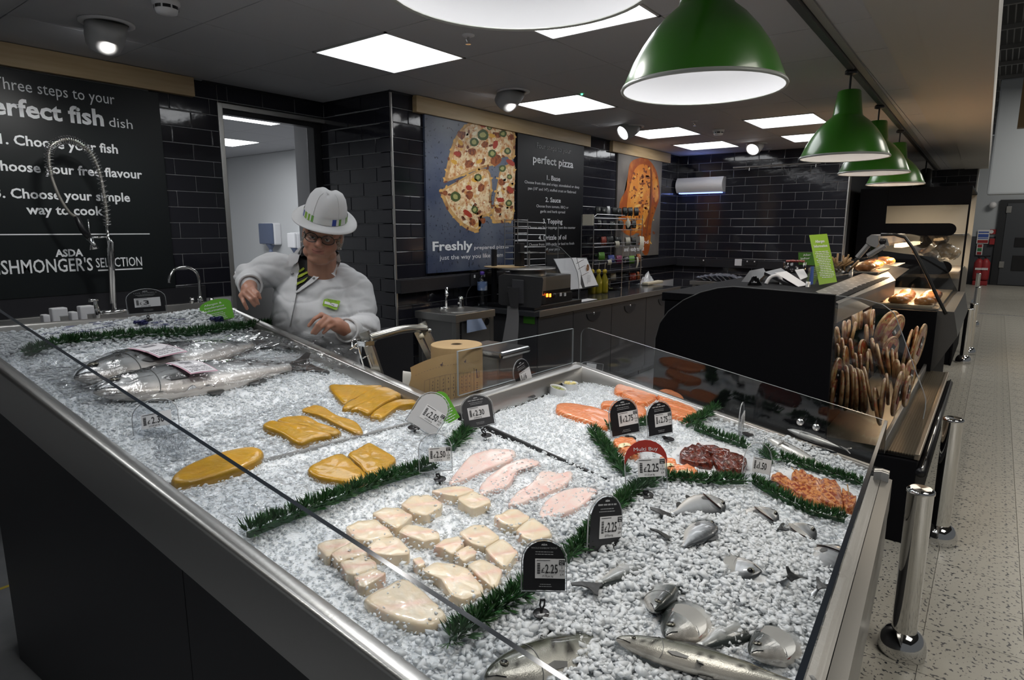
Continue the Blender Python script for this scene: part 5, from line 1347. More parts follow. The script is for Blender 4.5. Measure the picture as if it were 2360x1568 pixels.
# ================================================================ WOMAN BEHIND THE COUNTER
from mathutils.bvhtree import BVHTree
def caps(b, p0, r0, p1, r1, n=12):
    p0, p1 = V(p0), V(p1); d = p1 - p0; L = max(d.length, 1e-5); d = d / L; pts = []; rs = []
    for i in range(4): a = math.pi / 2 * (1 - i / 4); pts.append(p0 - d * (r0 * math.sin(a))); rs.append(max(r0 * math.cos(a), r0 * 0.06))
    pts.append(p0); rs.append(r0); pts.append(p1); rs.append(r1)
    for i in range(1, 5): a = math.pi / 2 * i / 4; pts.append(p1 + d * (r1 * math.sin(a))); rs.append(max(r1 * math.cos(a), r1 * 0.06))
    b.tube(pts, rs, n)
def fuse(b, vox, it=6, fac=0.5):
    me = bpy.data.meshes.new('tmp'); me.from_pydata(b.v, [], b.f); o = bpy.data.objects.new('tmp', me); COL.objects.link(o)
    m = o.modifiers.new('r', 'REMESH'); m.mode = 'VOXEL'; m.voxel_size = vox
    if it: s = o.modifiers.new('s', 'SMOOTH'); s.iterations = it; s.factor = fac
    dg = bpy.context.evaluated_depsgraph_get(); dg.update()
    r = bpy.data.meshes.new_from_object(o.evaluated_get(dg)); bpy.data.objects.remove(o); bpy.data.meshes.remove(me)
    r.polygons.foreach_set('use_smooth', [True] * len(r.polygons))
    return r
SKIN = mat('skin', (0.42, 0.215, 0.145), 0.45, sub=0.12, subr=(0.012, 0.005, 0.003), attr=True, bump=(150, 0.12), bdist=0.002)
COAT = mat('white_coat_cotton', (0.66, 0.665, 0.68), 0.8, bump=(420, 0.12), bdist=0.001)
hc = dep(743, 545, 2.82)
def rot(v, ax, a): return Matrix.Rotation(math.radians(a), 3, ax) @ v
tocam = (EYE - hc).normalized()
hf = V((tocam.x, tocam.y, tocam.z)); hu = (Z - hf * Z.dot(hf)).normalized(); hr = hu.cross(hf) * -1
hr = hf.cross(hu) * -1 if False else (hu.cross(hf)).normalized()      # image-right of the head
if hr.dot(RGT) < 0: hr = -hr
# turn a little to the image left, tip forward, roll clockwise
hf, hr = rot(hf, hu, -8), rot(hr, hu, -8)
if hf.dot(RGT) > tocam.dot(RGT): hf, hr = rot(hf, hu, 16), rot(hr, hu, 16)
hf, hu = hf * math.cos(0.16) - hu * math.sin(0.16), hu * math.cos(0.16) + hf * math.sin(0.16)
ra = 0.20
hu, hr = hu * math.cos(ra) + hr * math.sin(ra), hr * math.cos(ra) - hu * math.sin(ra)
def HP(r, f, u): return hc + hr * r + hf * f + hu * u
hm = Matrix((hr, hf, hu)).transposed()
woman = thing('person', V((dep(735, 860, 3.02).x, dep(735, 860, 3.02).y, 0)), 'person in white coat, striped-band white hat and glasses leaning over the fish counter', 'person')
b = MB()
b.ball(HP(0, -.012, .035), (.078, .097, .088), 20, 14, hm); b.ball(HP(0, .018, -.040), (.066, .072, .070), 18, 12, hm)
b.ball(HP(0, .052, -.086), (.030, .026, .024), 12, 8, hm)
for s in (-1, 1):
    b.ball(HP(.043 * s, .045, -.030), (.031, .030, .032), 12, 8, hm); b.ball(HP(.079 * s, -.010, -.002), (.010, .022, .032), 10, 8, hm)
    b.ball(HP(.0125 * s, .091, -.024), (.0095, .009, .008), 8, 6, hm); b.ball(HP(.045 * s, .012, -.075), (.030, .04, .028), 10, 8, hm)
caps(b, HP(0, .080, .012), .010, HP(0, .103, -.020), .0135); caps(b, HP(-.036, .073, .026), .015, HP(.036, .073, .026), .015)
caps(b, HP(-.020, .078, -.049), .006, HP(.020, .078, -.049), .006); caps(b, HP(-.016, .079, -.060), .0072, HP(.016, .079, -.060), .0072)
b.ball(HP(0, .035, -.098), (.05, .04, .025), 12, 8, hm)
nb = dep(744, 642, 2.93)
caps(b, HP(0, -.012, -.055), .062, nb, .068, 16)
# arms, torso, legs of the body itself
J = dict(rs=dep(632, 622, 2.93), re=dep(573, 640, 2.94), rw=dep(577, 660, 2.68), ls=dep(815, 668, 2.97), le=dep(843, 762, 2.88), lw=dep(797, 761, 2.64), ch=dep(737, 690, 3.0), be=dep(735, 800, 3.03), hi=dep(735, 872, 3.05))
caps(b, J['rs'], .055, J['re'], .045); caps(b, J['re'], .043, J['rw'], .029); caps(b, J['ls'], .055, J['le'], .045); caps(b, J['le'], .043, J['lw'], .030)
caps(b, nb, .066, J['ch'], .08, 16); caps(b, J['ch'], .09, J['be'], .10, 16); caps(b, J['be'], .10, J['hi'], .13, 16)
caps(b, J['rs'], .05, J['ls'], .05)
for s in (-1, 1):
    h = J['hi'] + RGT * (.09 * s); k = V((h.x, h.y, .50)); f = V((h.x, h.y, .07))
    caps(b, h, .09, k, .062); caps(b, k, .06, f, .045); fw = V((tocam.x, tocam.y, 0)).normalized(); caps(b, V((f.x, f.y, .035)), .035, V((f.x, f.y, .035)) + fw * .15, .033)
# hands
def hand(wr, kn, chains, thumb, rad):
    c = sum(kn, V((0, 0, 0))) / len(kn)
    caps(b, wr, .029, wr.lerp(c, .5), .032)
    for k in kn: caps(b, wr.lerp(k, .25), .019, k, .0125)
    for k, ch in zip(kn, chains):
        p = k; r = rad
        for q in ch: caps(b, p, r, q, r * .9, 10); p = q; r *= .9
    p = wr.lerp(kn[0], .35); r = .0125
    for q in thumb: caps(b, p, r, q, r * .88, 10); p = q; r *= .88
def Zp(x, y, d): return dep(400 + x / 3.733, 380 + y / 3.733, d)
hand(J['rw'], [Zp(682, 1068, 2.60), Zp(648, 1092, 2.585), Zp(612, 1112, 2.59), Zp(582, 1128, 2.60)],
     [[Zp(722, 1105, 2.575), Zp(745, 1148, 2.585)], [Zp(700, 1142, 2.56), Zp(728, 1196, 2.575)], [Zp(662, 1165, 2.565), Zp(698, 1214, 2.58)], [Zp(606, 1188, 2.58), Zp(632, 1238, 2.59)]],
     [Zp(700, 1080, 2.66), Zp(735, 1120, 2.66)], .0098)
hand(J['lw'], [Zp(1272, 1292, 2.575), Zp(1312, 1312, 2.56), Zp(1346, 1342, 2.56), Zp(1385, 1372, 2.575)],
     [[Zp(1212, 1325, 2.55), Zp(1163, 1386, 2.56)], [Zp(1240, 1372, 2.53), Zp(1192, 1446, 2.55)], [Zp(1270, 1395, 2.54), Zp(1222, 1452, 2.555)], [Zp(1338, 1398, 2.555), Zp(1290, 1446, 2.565)]],
     [Zp(1290, 1370, 2.62), Zp(1220, 1420, 2.62)], .0098)
bm_ = fuse(b, .0042, 5)
body = link(bpy.data.objects.new('body', bm_), woman)
bm_.materials.append(SKIN); bm_.materials.append(mat('dark_trousers', (0.012, 0.012, 0.014), 0.8))
hi_z = J['hi'].z
at = bm_.color_attributes.new('Col', 'FLOAT_COLOR', 'POINT'); cc = []
hands_c = [dep(585, 700, 2.58), dep(735, 755, 2.55)]
for v in bm_.vertices:
    q = v.co - hc; f, u, r = q.dot(hf), q.dot(hu), q.dot(hr)
    c = [0.43, 0.225, 0.155]
    if f > .05 and abs(r) < .06 and -.10 < u < .05:
        red = math.exp(-((abs(r) - .042) / .018) ** 2 - ((u + .028) / .02) ** 2) * .35 + math.exp(-(r / .014) ** 2 - ((u + .02) / .014) ** 2) * .3
        c = [c[0] * (1 + .12 * red), c[1] * (1 - .28 * red), c[2] * (1 - .25 * red)]
        if abs(u + .0545) < .0115 and abs(r) < .025 and f > .07: c = [0.40, 0.17, 0.13]
    else:
        for h in hands_c:
            if (v.co - h).length < .12: c = [0.46, 0.235, 0.165]
    cc += [*c, 1]
at.data.foreach_set('color', np.array(cc, dtype=np.float32))
bm_.polygons.foreach_set('material_index', [1 if p.center.z < hi_z - .05 else 0 for p in bm_.polygons])
# coat
b = MB()
R3 = Matrix((RGT, V((tocam.x, tocam.y, 0)).normalized(), Z)).transposed()
caps(b, J['rs'], .082, J['re'], .068, 16); caps(b, J['re'], .064, J['rw'] + (J['re'] - J['rw']) * .12, .048, 16)
caps(b, J['ls'], .088, J['le'], .072, 16); caps(b, J['le'], .070, J['lw'] + (J['le'] - J['lw']) * .10, .050, 16)
b.ball(dep(726, 690, 2.98), (.205, .150, .15), 24, 14, R3); b.ball(dep(722, 745, 2.97), (.205, .175, .17), 24, 14, R3)
b.ball(dep(684, 728, 2.92), (.120, .125, .120), 20, 12, R3); b.ball(dep(768, 742, 2.93), (.120, .120, .120), 20, 12, R3); b.ball(dep(726, 732, 2.90), (.12, .115, .10), 20, 12, R3)
b.ball(J['be'], (.205, .180, .19), 24, 14, R3); b.ball(J['hi'], (.225, .185, .18), 24, 14, R3)
caps(b, dep(700, 628, 2.97), .070, J['rs'], .080); caps(b, dep(785, 640, 2.98), .072, J['ls'], .085); caps(b, dep(700, 628, 2.97), .07, dep(785, 640, 2.98), .07)
caps(b, J['hi'], .20, V((J['hi'].x, J['hi'].y, .62)), .20, 20)
cm_ = fuse(b, .0065, 22)
coat = bpy.data.objects.new('coat', cm_); link(coat, woman); cm_.materials.append(COAT)
# cut the neck hole and the cuffs back, wrinkles
co = np.empty(len(cm_.vertices) * 3, dtype=np.float32); cm_.vertices.foreach_get('co', co); co = co.reshape(-1, 3)
nn_ = np.empty(len(cm_.vertices) * 3, dtype=np.float32); cm_.vertices.foreach_get('normal', nn_); nn_ = nn_.reshape(-1, 3)
for i in range(len(co)):
    p = V(co[i]); a = (p - J['ls']).dot((J['le'] - J['ls']).normalized()); dl = (p - J['le']).length; dr_ = (p - J['re']).length
    k = 0.0065 + 0.009 * math.exp(-(dl / .12) ** 2) + 0.006 * math.exp(-(dr_ / .1) ** 2)
    w = mnoise.noise(V((p.x * 9 + p.z * 16, p.y * 9 - p.z * 6, p.z * 7))) + .5 * abs(mnoise.noise(V((p.x * 22, p.y * 22, p.z * 34))))
    w += 0.7 * mnoise.noise(p * 6.0) - 0.8 * max(0, 1 - abs(mnoise.noise(V((p.x * 5 + p.z * 9, p.y * 5 + p.z * 5, 7)))) * 9)
    co[i] += nn_[i] * (k * w)
cm_.vertices.foreach_set('co', co.ravel()); cm_.update()
BV = BVHTree.FromPolygons([v.co[:] for v in cm_.vertices], [p.vertices[:] for p in cm_.polygons])
def cpt(px, py, off=.003):
    d = ray(px, py).normalized(); h = BV.ray_cast(EYE, d, 6.0)
    if h[0] is None: return dep(px, py, 2.9)
    n = h[1] if h[1].dot(d) < 0 else -h[1]
    return h[0] + n * off - d * (off * .6)
def patch(name, poly, m, off, th=.003, parent=coat, res=6.0, cols=None, smooth=True):
    """cloth piece lying on the coat: polygon measured in the photograph, draped over the coat surface"""
    bm = bmesh.new(); vs = [bm.verts.new((x, y, 0)) for x, y in poly]; bm.faces.new(vs)
    bmesh.ops.triangulate(bm, faces=bm.faces[:])
    for _ in range(6):
        es = [e for e in bm.edges if e.calc_length() > res]
        if not es: break
        bmesh.ops.subdivide_edges(bm, edges=es, cuts=1); bmesh.ops.triangulate(bm, faces=[f for f in bm.faces if len(f.verts) > 3])
    bm.verts.index_update()
    P = [cpt(v.co.x, v.co.y, off) for v in bm.verts]; F = [[v.index for v in f.verts] for f in bm.faces]
    bd = [e for e in bm.edges if e.is_boundary]; E_ = [(e.verts[0].index, e.verts[1].index) for e in bd]
    bm.free(); q = MB(); n = len(P)
    q.add(P + [p + (p - EYE).normalized() * th for p in P], F + [[i + n for i in reversed(f)] for f in F] + [(a, c, c + n, a + n) for a, c in E_])
    o = q.build(name, m, parent); 
    if smooth: smooth_by_angle(o, 60)
    return o
def z2(P): return [(400 + x / 3.733, 380 + y / 3.733) for x, y in P]
BLK = mat('black_polo', (0.010, 0.010, 0.011), 0.8)
patch('polo_shirt', z2([(1043, 820), (1105, 700), (1130, 740), (1150, 830), (1175, 905), (1235, 890), (1300, 850), (1400, 740), (1425, 760), (1300, 900), (1200, 985), (1065, 1105), (1075, 960), (1072, 850)]), BLK, .004, .004)
patch('polo_shirt', z2([(1110, 760), (1180, 905), (1060, 1100), (1072, 900), (1045, 820)]), BLK, .0045, .004)
LIMES = mat('lime_stripe', (0.32, 0.40, 0.03), 0.8)
for P in ([(1078, 915), (1120, 885), (1135, 900), (1080, 940)], [(1078, 965), (1155, 925), (1165, 942), (1076, 990)], [(1070, 1022), (1165, 975), (1130, 1010), (1068, 1045)]):
    patch('lime_stripe', z2(P), LIMES, .0085, .002)
patch('collar', z2([(1120, 690), (1055, 770), (1045, 830), (1068, 850), (1020, 880), (950, 888), (938, 880), (1000, 800), (1060, 730)]), COAT, .018, .008)
patch('collar', z2([(1420, 745), (1432, 790), (1440, 850), (1405, 940), (1385, 985), (1340, 950), (1290, 905), (1310, 870), (1370, 810)]), COAT, .018, .008)
patch('lapel', z2([(1072, 845), (1085, 900), (1070, 990), (1062, 1110), (1010, 1370), (998, 1370), (1020, 1180), (1000, 1080), (1000, 1000), (1010, 920)]), COAT, .007, .005)
patch('lapel', z2([(1285, 905), (1300, 935), (1220, 1010), (1130, 1070), (1062, 1112), (1060, 1095), (1150, 1020), (1230, 950)]), COAT, .009, .005)
for x, y in ((1023, 942), (1213, 990)): 
    p = cpt(400 + x / 3.733, 380 + y / 3.733, .014); MB().lathe([(0.0001, .002), (.005, .0015), (.006, 0)], p, 12, (EYE - p)).build('button', mat('press_stud', (0.3, 0.3, 0.3), 0.3, 0.8), coat, True)
bp = z2([(1297, 1160), (1310, 1153), (1425, 1180), (1433, 1190), (1412, 1252), (1400, 1258), (1285, 1228), (1280, 1218)])
badge = patch('name_badge', bp, LIME, .010, .004, smooth=False)
patch('name_strip', z2([(1300, 1186), (1418, 1213), (1410, 1238), (1295, 1210)]), PAPER, .0115, .001, badge, smooth=False)
o, e = cpt(400 + 1340 / 3.733, 380 + 1219 / 3.733, .016), cpt(400 + 1385 / 3.733, 380 + 1228 / 3.733, .016)
text('Tina', badge, KTEXT, o, e - o, (hu + Z) - (e - o).normalized() * (hu + Z).dot((e - o).normalized()), .008, (e - o).length, bold=.01, lift=.002)
o, e = cpt(400 + 1325 / 3.733, 380 + 1178 / 3.733, .016), cpt(400 + 1405 / 3.733, 380 + 1197 / 3.733, .016)
text('happy to help', badge, mat('dark_green_ink', (0.03, 0.10, 0.02), 0.6), o, e - o, (hu + Z) - (e - o).normalized() * (hu + Z).dot((e - o).normalized()), .006, (e - o).length, lift=.002)
# cuffs
for w, e_, r in ((J['rw'], J['re'], .049), (J['lw'], J['le'], .052)):
    d = (w - e_).normalized(); c = w - d * .03
    MB().lathe([(r * .98, -.03), (r * 1.03, -.028), (r * 1.05, .02), (r * 1.0, .026), (r * .86, .024), (r * .84, -.01)], c, 24, d).build('cuff', COAT, coat, True)
# eyes, mouth, glasses
for s in (-1, 1):
    e = MB().ball(HP(.031 * s, .071, .006), .0122, 14, 10, hm).build('eye', mat('eye_white', (0.6, 0.58, 0.55), 0.15), body, True)
    MB().lathe([(0.0001, .0126), (.004, .0122), (.0052, .0112)], HP(.031 * s, .071, .006), 14, (hf - hu * .18)).build('iris', mat('iris_dark', (0.03, 0.02, 0.015), 0.1), body, True)
    MB().ball(HP(.031 * s, .0712, .0098), (.0140, .0132, .0105), 12, 8, hm).build('eyelid', SKIN if False else mat('eyelid_skin', (0.33, 0.16, 0.11), 0.5), body, True)
    MB().tube([HP(.033 * s + x * .019, .087 - abs(x) * .006, .034 - x * x * .006) for x in (-1, -.5, 0, .5, 1)], .0026, 6).build('eyebrow', mat('brown_hair', (0.09, 0.055, 0.03), 0.7), body, True)
MB().tube([HP(x * .027, .0905 - abs(x) * .010, -.0545 + .006 * x * x + .002 * x) for x in (-1, -.6, -.2, .2, .6, 1)], .0013, 6).build('mouth', mat('mouth_line', (0.14, 0.035, 0.03), 0.5), body, True)
gl = MB()
for s in (-1, 1):
    ring = []
    for i in range(25):
        a = 2 * math.pi * i / 24; ring.append(HP(.0345 * s + .0275 * math.cos(a) * (1 - .08 * math.sin(a)), .094 - .006 * abs(math.cos(a)) * (1 if math.cos(a) * s > 0 else 0), .004 + .0195 * math.sin(a)))
    gl.tube(ring, .0019, 6, False)
    gl.tube([HP(.0615 * s, .088, .012), HP(.076 * s, .05, .012), HP(.083 * s, -.01, .008)], .0018, 6)
gl.tube([HP(-.008, .096, .010), HP(0, .099, .013), HP(.008, .096, .010)], .0018, 6)
gf = gl.build('glasses_frame', mat('dark_glasses_frame', (0.012, 0.011, 0.012), 0.25), body, True)
for s in (-1, 1): MB().prism([(.0265 * math.cos(i * .3142), .0185 * math.sin(i * .3142)) for i in range(20)], HP(.0345 * s, .093, .004), hr, hu, hf, 0, .0006).build('lens', glass_mat('spectacle_lens', (.93, .95, .96)), gf)
# hair net at the sides
hn = MB()
for s in (-1, 1): hn.ball(HP(.072 * s, -.03, -.005), (.020, .045, .05), 14, 10, hm)
hn.ball(HP(0, -.05, .01), (.082, .075, .075), 18, 12, hm)
hn.build('hair_net', mat('white_hair_net', (0.45, 0.42, 0.39), 0.8, vary=(160, (0.22, 0.17, 0.13), .42, .6)), body, True)
for s in (-1, 1): MB().ball(HP(.086 * s, .0, -.042), .0045, 8, 6).build('earring', mat('pearl', (0.6, 0.6, 0.58), 0.2), body, True)
# hat
ha = (hu * 0.97 + hf * 0.17 + hr * 0.03).normalized(); hx = (hr - ha * hr.dot(ha)).normalized(); hy = ha.cross(hx)
if hy.dot(hf) < 0: hy = -hy
hb = HP(0, -.012, .083)
def ring3(rx, ry, z, n=40, fn=None): return [hb + hx * (rx * math.cos(2 * math.pi * i / n)) + hy * (ry * math.sin(2 * math.pi * i / n)) + ha * (z + (fn(2 * math.pi * i / n) if fn else 0)) for i in range(n)]
HATM = mat('white_hat_mesh', (0.70, 0.70, 0.71), 0.75, bump=(700, 0.35), bdist=0.001)
rings = []
for rx, ry, z in ((.094, .112, 0), (.092, .109, .03), (.086, .101, .065), (.076, .088, .095), (.062, .070, .116), (.042, .048, .126), (.018, .022, .124)):
    rings.append(ring3(rx, ry, z, 40, lambda a, z=z: -.013 * (z / .126) ** 3 * math.exp(-((math.cos(a)) / .45) ** 2) * (1 if z < .12 else 1.1)))
q = MB(); n = 40; vs = [p for r in rings for p in r]; q.add(vs, [(i * n + j, i * n + (j + 1) % n, (i + 1) * n + (j + 1) % n, (i + 1) * n + j) for i in range(len(rings) - 1) for j in range(n)] + [tuple(range((len(rings) - 1) * n, len(rings) * n))])
hat = q.build('hat', HATM, woman, True)
def br(a): return -.014 * math.sin(a) - .006 * math.cos(2 * a)
q = MB(); rr = [ring3(.093, .110, .002, 48), ring3(.112, .128, .000, 48, lambda a: br(a) * .3), ring3(.129, .148, -.002, 48, lambda a: br(a) * .7), ring3(.141, .160, -.004, 48, br), ring3(.141, .160, -.008, 48, br), ring3(.092, .109, -.003, 48)]
n = 48; q.add([p for r in rr for p in r], [(i * n + j, i * n + (j + 1) % n, (i + 1) * n + (j + 1) % n, (i + 1) * n + j) for i in range(len(rr) - 1) for j in range(n)])
q.build('brim', HATM, hat, True)
cols = [(.66, .67, .67), (.30, .47, .05), (.66, .67, .67), (.03, .06, .30), (.66, .67, .67), (.14, .33, .05), (.66, .67, .67), (.30, .42, .05), (.13, .30, .06), (.66, .67, .67), (.03, .05, .16), (.3, .45, .1), (.05, .12, .05), (.66, .67, .67), (.2, .35, .05)]
q = MB(); n = 96; seq = []; 
while len(seq) < n: seq += [random.choice((0, 1))] and [random.randrange(len(cols))] * random.choice((1, 2, 2, 3)) + [0] * random.choice((1, 1, 2))
for i in range(n):
    a0, a1 = 2 * math.pi * i / n, 2 * math.pi * (i + 1) / n; q.cur = cols[seq[i]]
    P = [hb + hx * (rx * math.cos(a)) + hy * (ry * math.sin(a)) + ha * z for a, rx, ry, z in ((a0, .0965, .1145, .004), (a1, .0965, .1145, .004), (a1, .0945, .1115, .032), (a0, .0945, .1115, .032))]
    q.add(P, [(0, 1, 2, 3)])
q.build('hat_band', mat('striped_band', (0.6, 0.6, 0.6), 0.6, attr=True), hat)
for s in (-.5, .35):     # crown seams
    q = MB(); q.tube([rings[i][int((.25 + s * .22) * 40) % 40] + hf * .001 for i in range(len(rings) - 1)], .0013, 5); q.build('seam', HATM, hat)
# ================================================================ POSTERS AND BOARDS ON THE WALLS
SIGN = mat('sign_board_dark', (0.006, 0.0085, 0.0095), 0.42, spec=0.3)
def wtext(board, s, p0, p1, y, h, m=WTEXT, bold=0.0, dx=0):
    """lettering on a wall facing the aisle, between two image-measured baseline ends"""
    a, b = ony(*p0, y), ony(*p1, y); z = (a.z + b.z) / 2
    return text(s, board, m, V((a.x, y, z)), X, Z, h, b.x - a.x, bold=bold)
YS = 4.178
MBs = MB().bbox((-1.2, YS, 1.126), (1.905, FISHW - 0.006, 2.318), 0.002)
fs = tag(MBs.build('fish_sign', SIGN), 'large dark sign with three steps to a fish dish in white letters, above the sinks', 'sign')
def ftext(s, x0, y0, x1, y1, h, left=None, bold=0.0, m=WTEXT):
    """text whose visible end is measured; left = how many characters hide beyond the picture edge"""
    a, b = ony(x0, y0, YS), ony(x1, y1, YS); z = (a.z + b.z) / 2 ; w = b.x - a.x
    if left: w = w * len(s) / (len(s) - left); 
    text(s, fs, m, V((b.x - w, YS, z)), X, Z, h, w, bold=bold)
ftext('Three steps to your', 0, 203, 265, 242, .062, 1, 0.0)
ftext('Perfect fish', 0, 263, 240, 290, .090, 2, 0.028)
ftext('dish', 252, 292, 306, 297, .055, 0, 0.0)
ftext('1. Choose your fish', 0, 333, 272, 352, .052, 0, 0.022)
ftext('2. Choose your free flavour', 0, 395, 328, 410, .052, 4, 0.022)
ftext('3. Choose your simple', 5, 459, 300, 462, .052, 1, 0.022)
ftext('way to cook', 62, 495, 238, 495, .052, 0, 0.022)
ftext('ASDA', 128, 592, 192, 590, .040, 0, 0.035)
ftext("FISHMONGER'S", 0, 634, 215, 622, .075, 1, 0.012)
ftext('SELECTION', 222, 617, 328, 612, .056, 0, 0.008)
a, b = ony(0, 541, YS), ony(345, 541, YS); MB().box((a.x - 1, YS - .0012, a.z - .003), (b.x, YS - .0002, a.z + .003)).build('rule', WTEXT, fs)
a, b = ony(226, 623, YS), ony(328, 619, YS); MB().box((a.x, YS - .0012, b.z - .004), (b.x, YS - .0002, b.z + .004)).build('rule', WTEXT, fs)
def woodstrip(x0, x1, y, label):
    return tag(MB().bbox((x0, y - 0.045, 2.328), (x1, y - 0.002, CZ - 0.004), 0.002).build('wood_batten', WOOD), label, 'batten', 'pale wood battens over the posters')
woodstrip(-1.3, 2.125, FISHW - .004, 'pale wood batten over the fish sign')
woodstrip(3.34, 5.795, PIZW - .004, 'long pale wood batten over the pizza posters')
woodstrip(6.265, 7.79, PIZW - .004, 'short pale wood batten over the chicken poster')

YP = 3.430
def poster(name, x0, x1, z0, z1, m, label):
    t = thing(name, ((x0 + x1) / 2, YP + .01, z0), label, 'poster')
    MB().bbox((x0, YP + .002, z0), (x1, PIZW - .008, z1), .002).build('board', m, t)
    return t
def flat(parent, name, pts, m, k, zoom=None):
    """flat printed shape on the poster board, layer k"""
    if zoom: pts = [(900 + x / 3.371, 200 + y / 3.371) for x, y in pts]
    P = [ony(*p, YP) for p in pts]
    bm = bmesh.new(); vs = [bm.verts.new((p.x, YP + .0015 - .00025 * k, p.z)) for p in P]; f = bm.faces.new(vs); bmesh.ops.triangulate(bm, faces=[f])
    bm.verts.index_update(); q = MB(); q.add([v.co[:] for v in bm.verts], [[v.index for v in f.verts] for f in bm.faces]); bm.free()
    return q.build(name, m, parent)
SLATE = mat('poster_slate_blue', (0.035, 0.052, 0.105), 0.4, vary=(1.6, (0.16, 0.18, 0.22), .42, .75), speck=(40, (0.012, 0.018, 0.035), .64))
pp = poster('pizza_poster', 3.437, 4.515, 1.163, 2.335, SLATE, 'tall blue poster of a sliced pizza with toppings')
CRUST = mat('pizza_crust_print', (0.55, 0.33, 0.12), 0.5, vary=(14, (0.24, 0.09, 0.025), .45, .75))
CHEESE = mat('pizza_cheese_print', (0.72, 0.58, 0.36), 0.5, vary=(26, (0.50, 0.20, 0.05), .44, .66), speck=(60, (0.32, 0.06, 0.02), .62))
def shrink(P, f): cx = sum(p[0] for p in P) / len(P); cy = sum(p[1] for p in P) / len(P); return [(cx + (x - cx) * f, cy + (y - cy) * f) for x, y in P]
SL1 = smooth_poly([(428, 742), (425, 690), (450, 560), (480, 450), (530, 350), (600, 285), (680, 272), (780, 305), (870, 325), (965, 348), (968, 470), (960, 560), (880, 540), (830, 600), (760, 620), (640, 660)], 3)
SL2 = smooth_poly([(390, 830), (400, 800), (520, 735), (640, 665), (755, 640), (790, 760), (780, 900), (790, 990), (690, 1030), (688, 1132), (600, 1110), (520, 1050), (440, 950)], 3)
SL3 = smooth_poly([(860, 640), (965, 600), (962, 800), (955, 1030), (870, 1055), (790, 1052), (800, 930), (830, 760)], 3)
for P in (SL1, SL2, SL3):
    flat(pp, 'crust_print', P, CRUST, 1, True); flat(pp, 'cheese_print', [(x * 1 + 6, y - 6) for x, y in shrink(P, .90)], CHEESE, 2, True)
TOM = mat('tomato_print', (0.36, 0.035, 0.015), 0.4); CHK = mat('chicken_print', (0.30, 0.085, 0.02), 0.5, vary=(50, (0.14, 0.03, 0.01), .45, .6)); JAL = mat('jalapeno_print', (0.055, 0.085, 0.02), 0.4); JALI = mat('jalapeno_seed_print', (0.34, 0.33, 0.12), 0.4); PEP = mat('pepper_print', (0.62, 0.33, 0.04), 0.4)
def blob(x, y, r, n=8, sq=0.25, ang=0, el=1.0):
    return [(x + r * el * (1 + random.uniform(-sq, sq)) * math.cos(2 * math.pi * i / n) * math.cos(ang) - r * math.sin(2 * math.pi * i / n) * math.sin(ang), y + r * el * math.cos(2 * math.pi * i / n) * math.sin(ang) + r * (1 + random.uniform(-sq, sq)) * math.sin(2 * math.pi * i / n) * math.cos(ang)) for i in range(n)]
for x, y, r in ((555, 375, 32), (545, 455, 26), (735, 450, 26), (635, 505, 36), (530, 525, 26), (610, 600, 36), (815, 570, 44), (835, 375, 24), (940, 390, 24), (705, 785, 32), (615, 845, 34), (425, 825, 20), (865, 745, 26), (930, 810, 26), (840, 960, 24), (640, 1055, 26), (720, 1040, 22)): flat(pp, 'chicken_print', blob(x, y, r), CHK, 3, True)
for x, y, a, l in ((815, 450, 1.9, 1.8), (720, 295, .2, 1.5), (935, 590, .6, 2.0), (610, 785, .3, 1.4), (600, 985, .7, 2.2), (855, 880, .2, 1.6), (930, 800, .9, 1.7), (520, 520, .2, 1.5)): flat(pp, 'tomato_print', blob(x, y, 20, 7, .15, a, l), TOM, 4, True)
for x, y, r in ((718, 375, 44), (650, 430, 36), (790, 520, 32), (505, 855, 40), (680, 705, 30), (875, 365, 28), (910, 500, 26), (870, 635, 28), (655, 955, 28), (920, 905, 26), (925, 700, 20), (770, 318, 20)):
    flat(pp, 'jalapeno_print', blob(x, y, r, 12, .08), JAL, 4, True); flat(pp, 'jalapeno_seed_print', blob(x, y, r * .55, 8, .2), JALI, 5, True)
for x, y, a in ((790, 380, .4), (495, 585, .5), (690, 580, -.5), (650, 725, .2), (545, 435, 1)): flat(pp, 'pepper_print', blob(x, y, 17, 6, .15, a, 1.7), PEP, 4, True)
HRB = mat('baked_cheese_print', (0.62, 0.36, 0.10), .5); DBR = mat('charred_print', (0.16, 0.045, 0.015), .5); CRM_ = mat('cream_cheese_print', (0.78, 0.70, 0.52), .5)
for k in range(90):
    P = (SL1, SL2, SL3)[k % 3]; Q_ = shrink(P, .82); i0, i1 = random.randrange(len(Q_)), random.randrange(len(Q_)); f_ = random.random()
    cx_, cy_ = (sum(p[j] for p in P) / len(P) for j in (0, 1)); ex, ey = Q_[i0]; g_ = math.sqrt(random.random())
    flat(pp, 'topping_print', blob(cx_ + (ex - cx_) * g_ * .95, cy_ + (ey - cy_) * g_ * .95, random.uniform(5, 15), 6, .4, random.random() * 3, random.uniform(1, 2.2)), (CRM_, HRB, DBR, CRM_)[k % 4], 2.5, True)
for P in (SL1, SL2, SL3):
    for k in range(0, len(P), 2): flat(pp, 'charred_print', blob(P[k][0] * .985 + 9, P[k][1] * .985 + 9, 9, 6, .4, random.random() * 3, 1.8), (DBR, HRB)[k % 3 > 0], 2.2, True)
wtext(pp, 'Freshly', (997, 577), (1089, 576), YP, .070, bold=.025)
wtext(pp, 'prepared pizzas', (1093, 575), (1172, 572), YP, .030, bold=.006)
wtext(pp, 'just the way you like them', (1013, 598), (1159, 593), YP, .036, bold=.004)
ps = poster('pizza_steps_sign', 4.575, 5.70, 1.185, 2.335, mat('sign_board_grey', (0.009, 0.0095, 0.0115), 0.42, spec=0.3), 'dark sign listing four steps to a pizza in white letters')
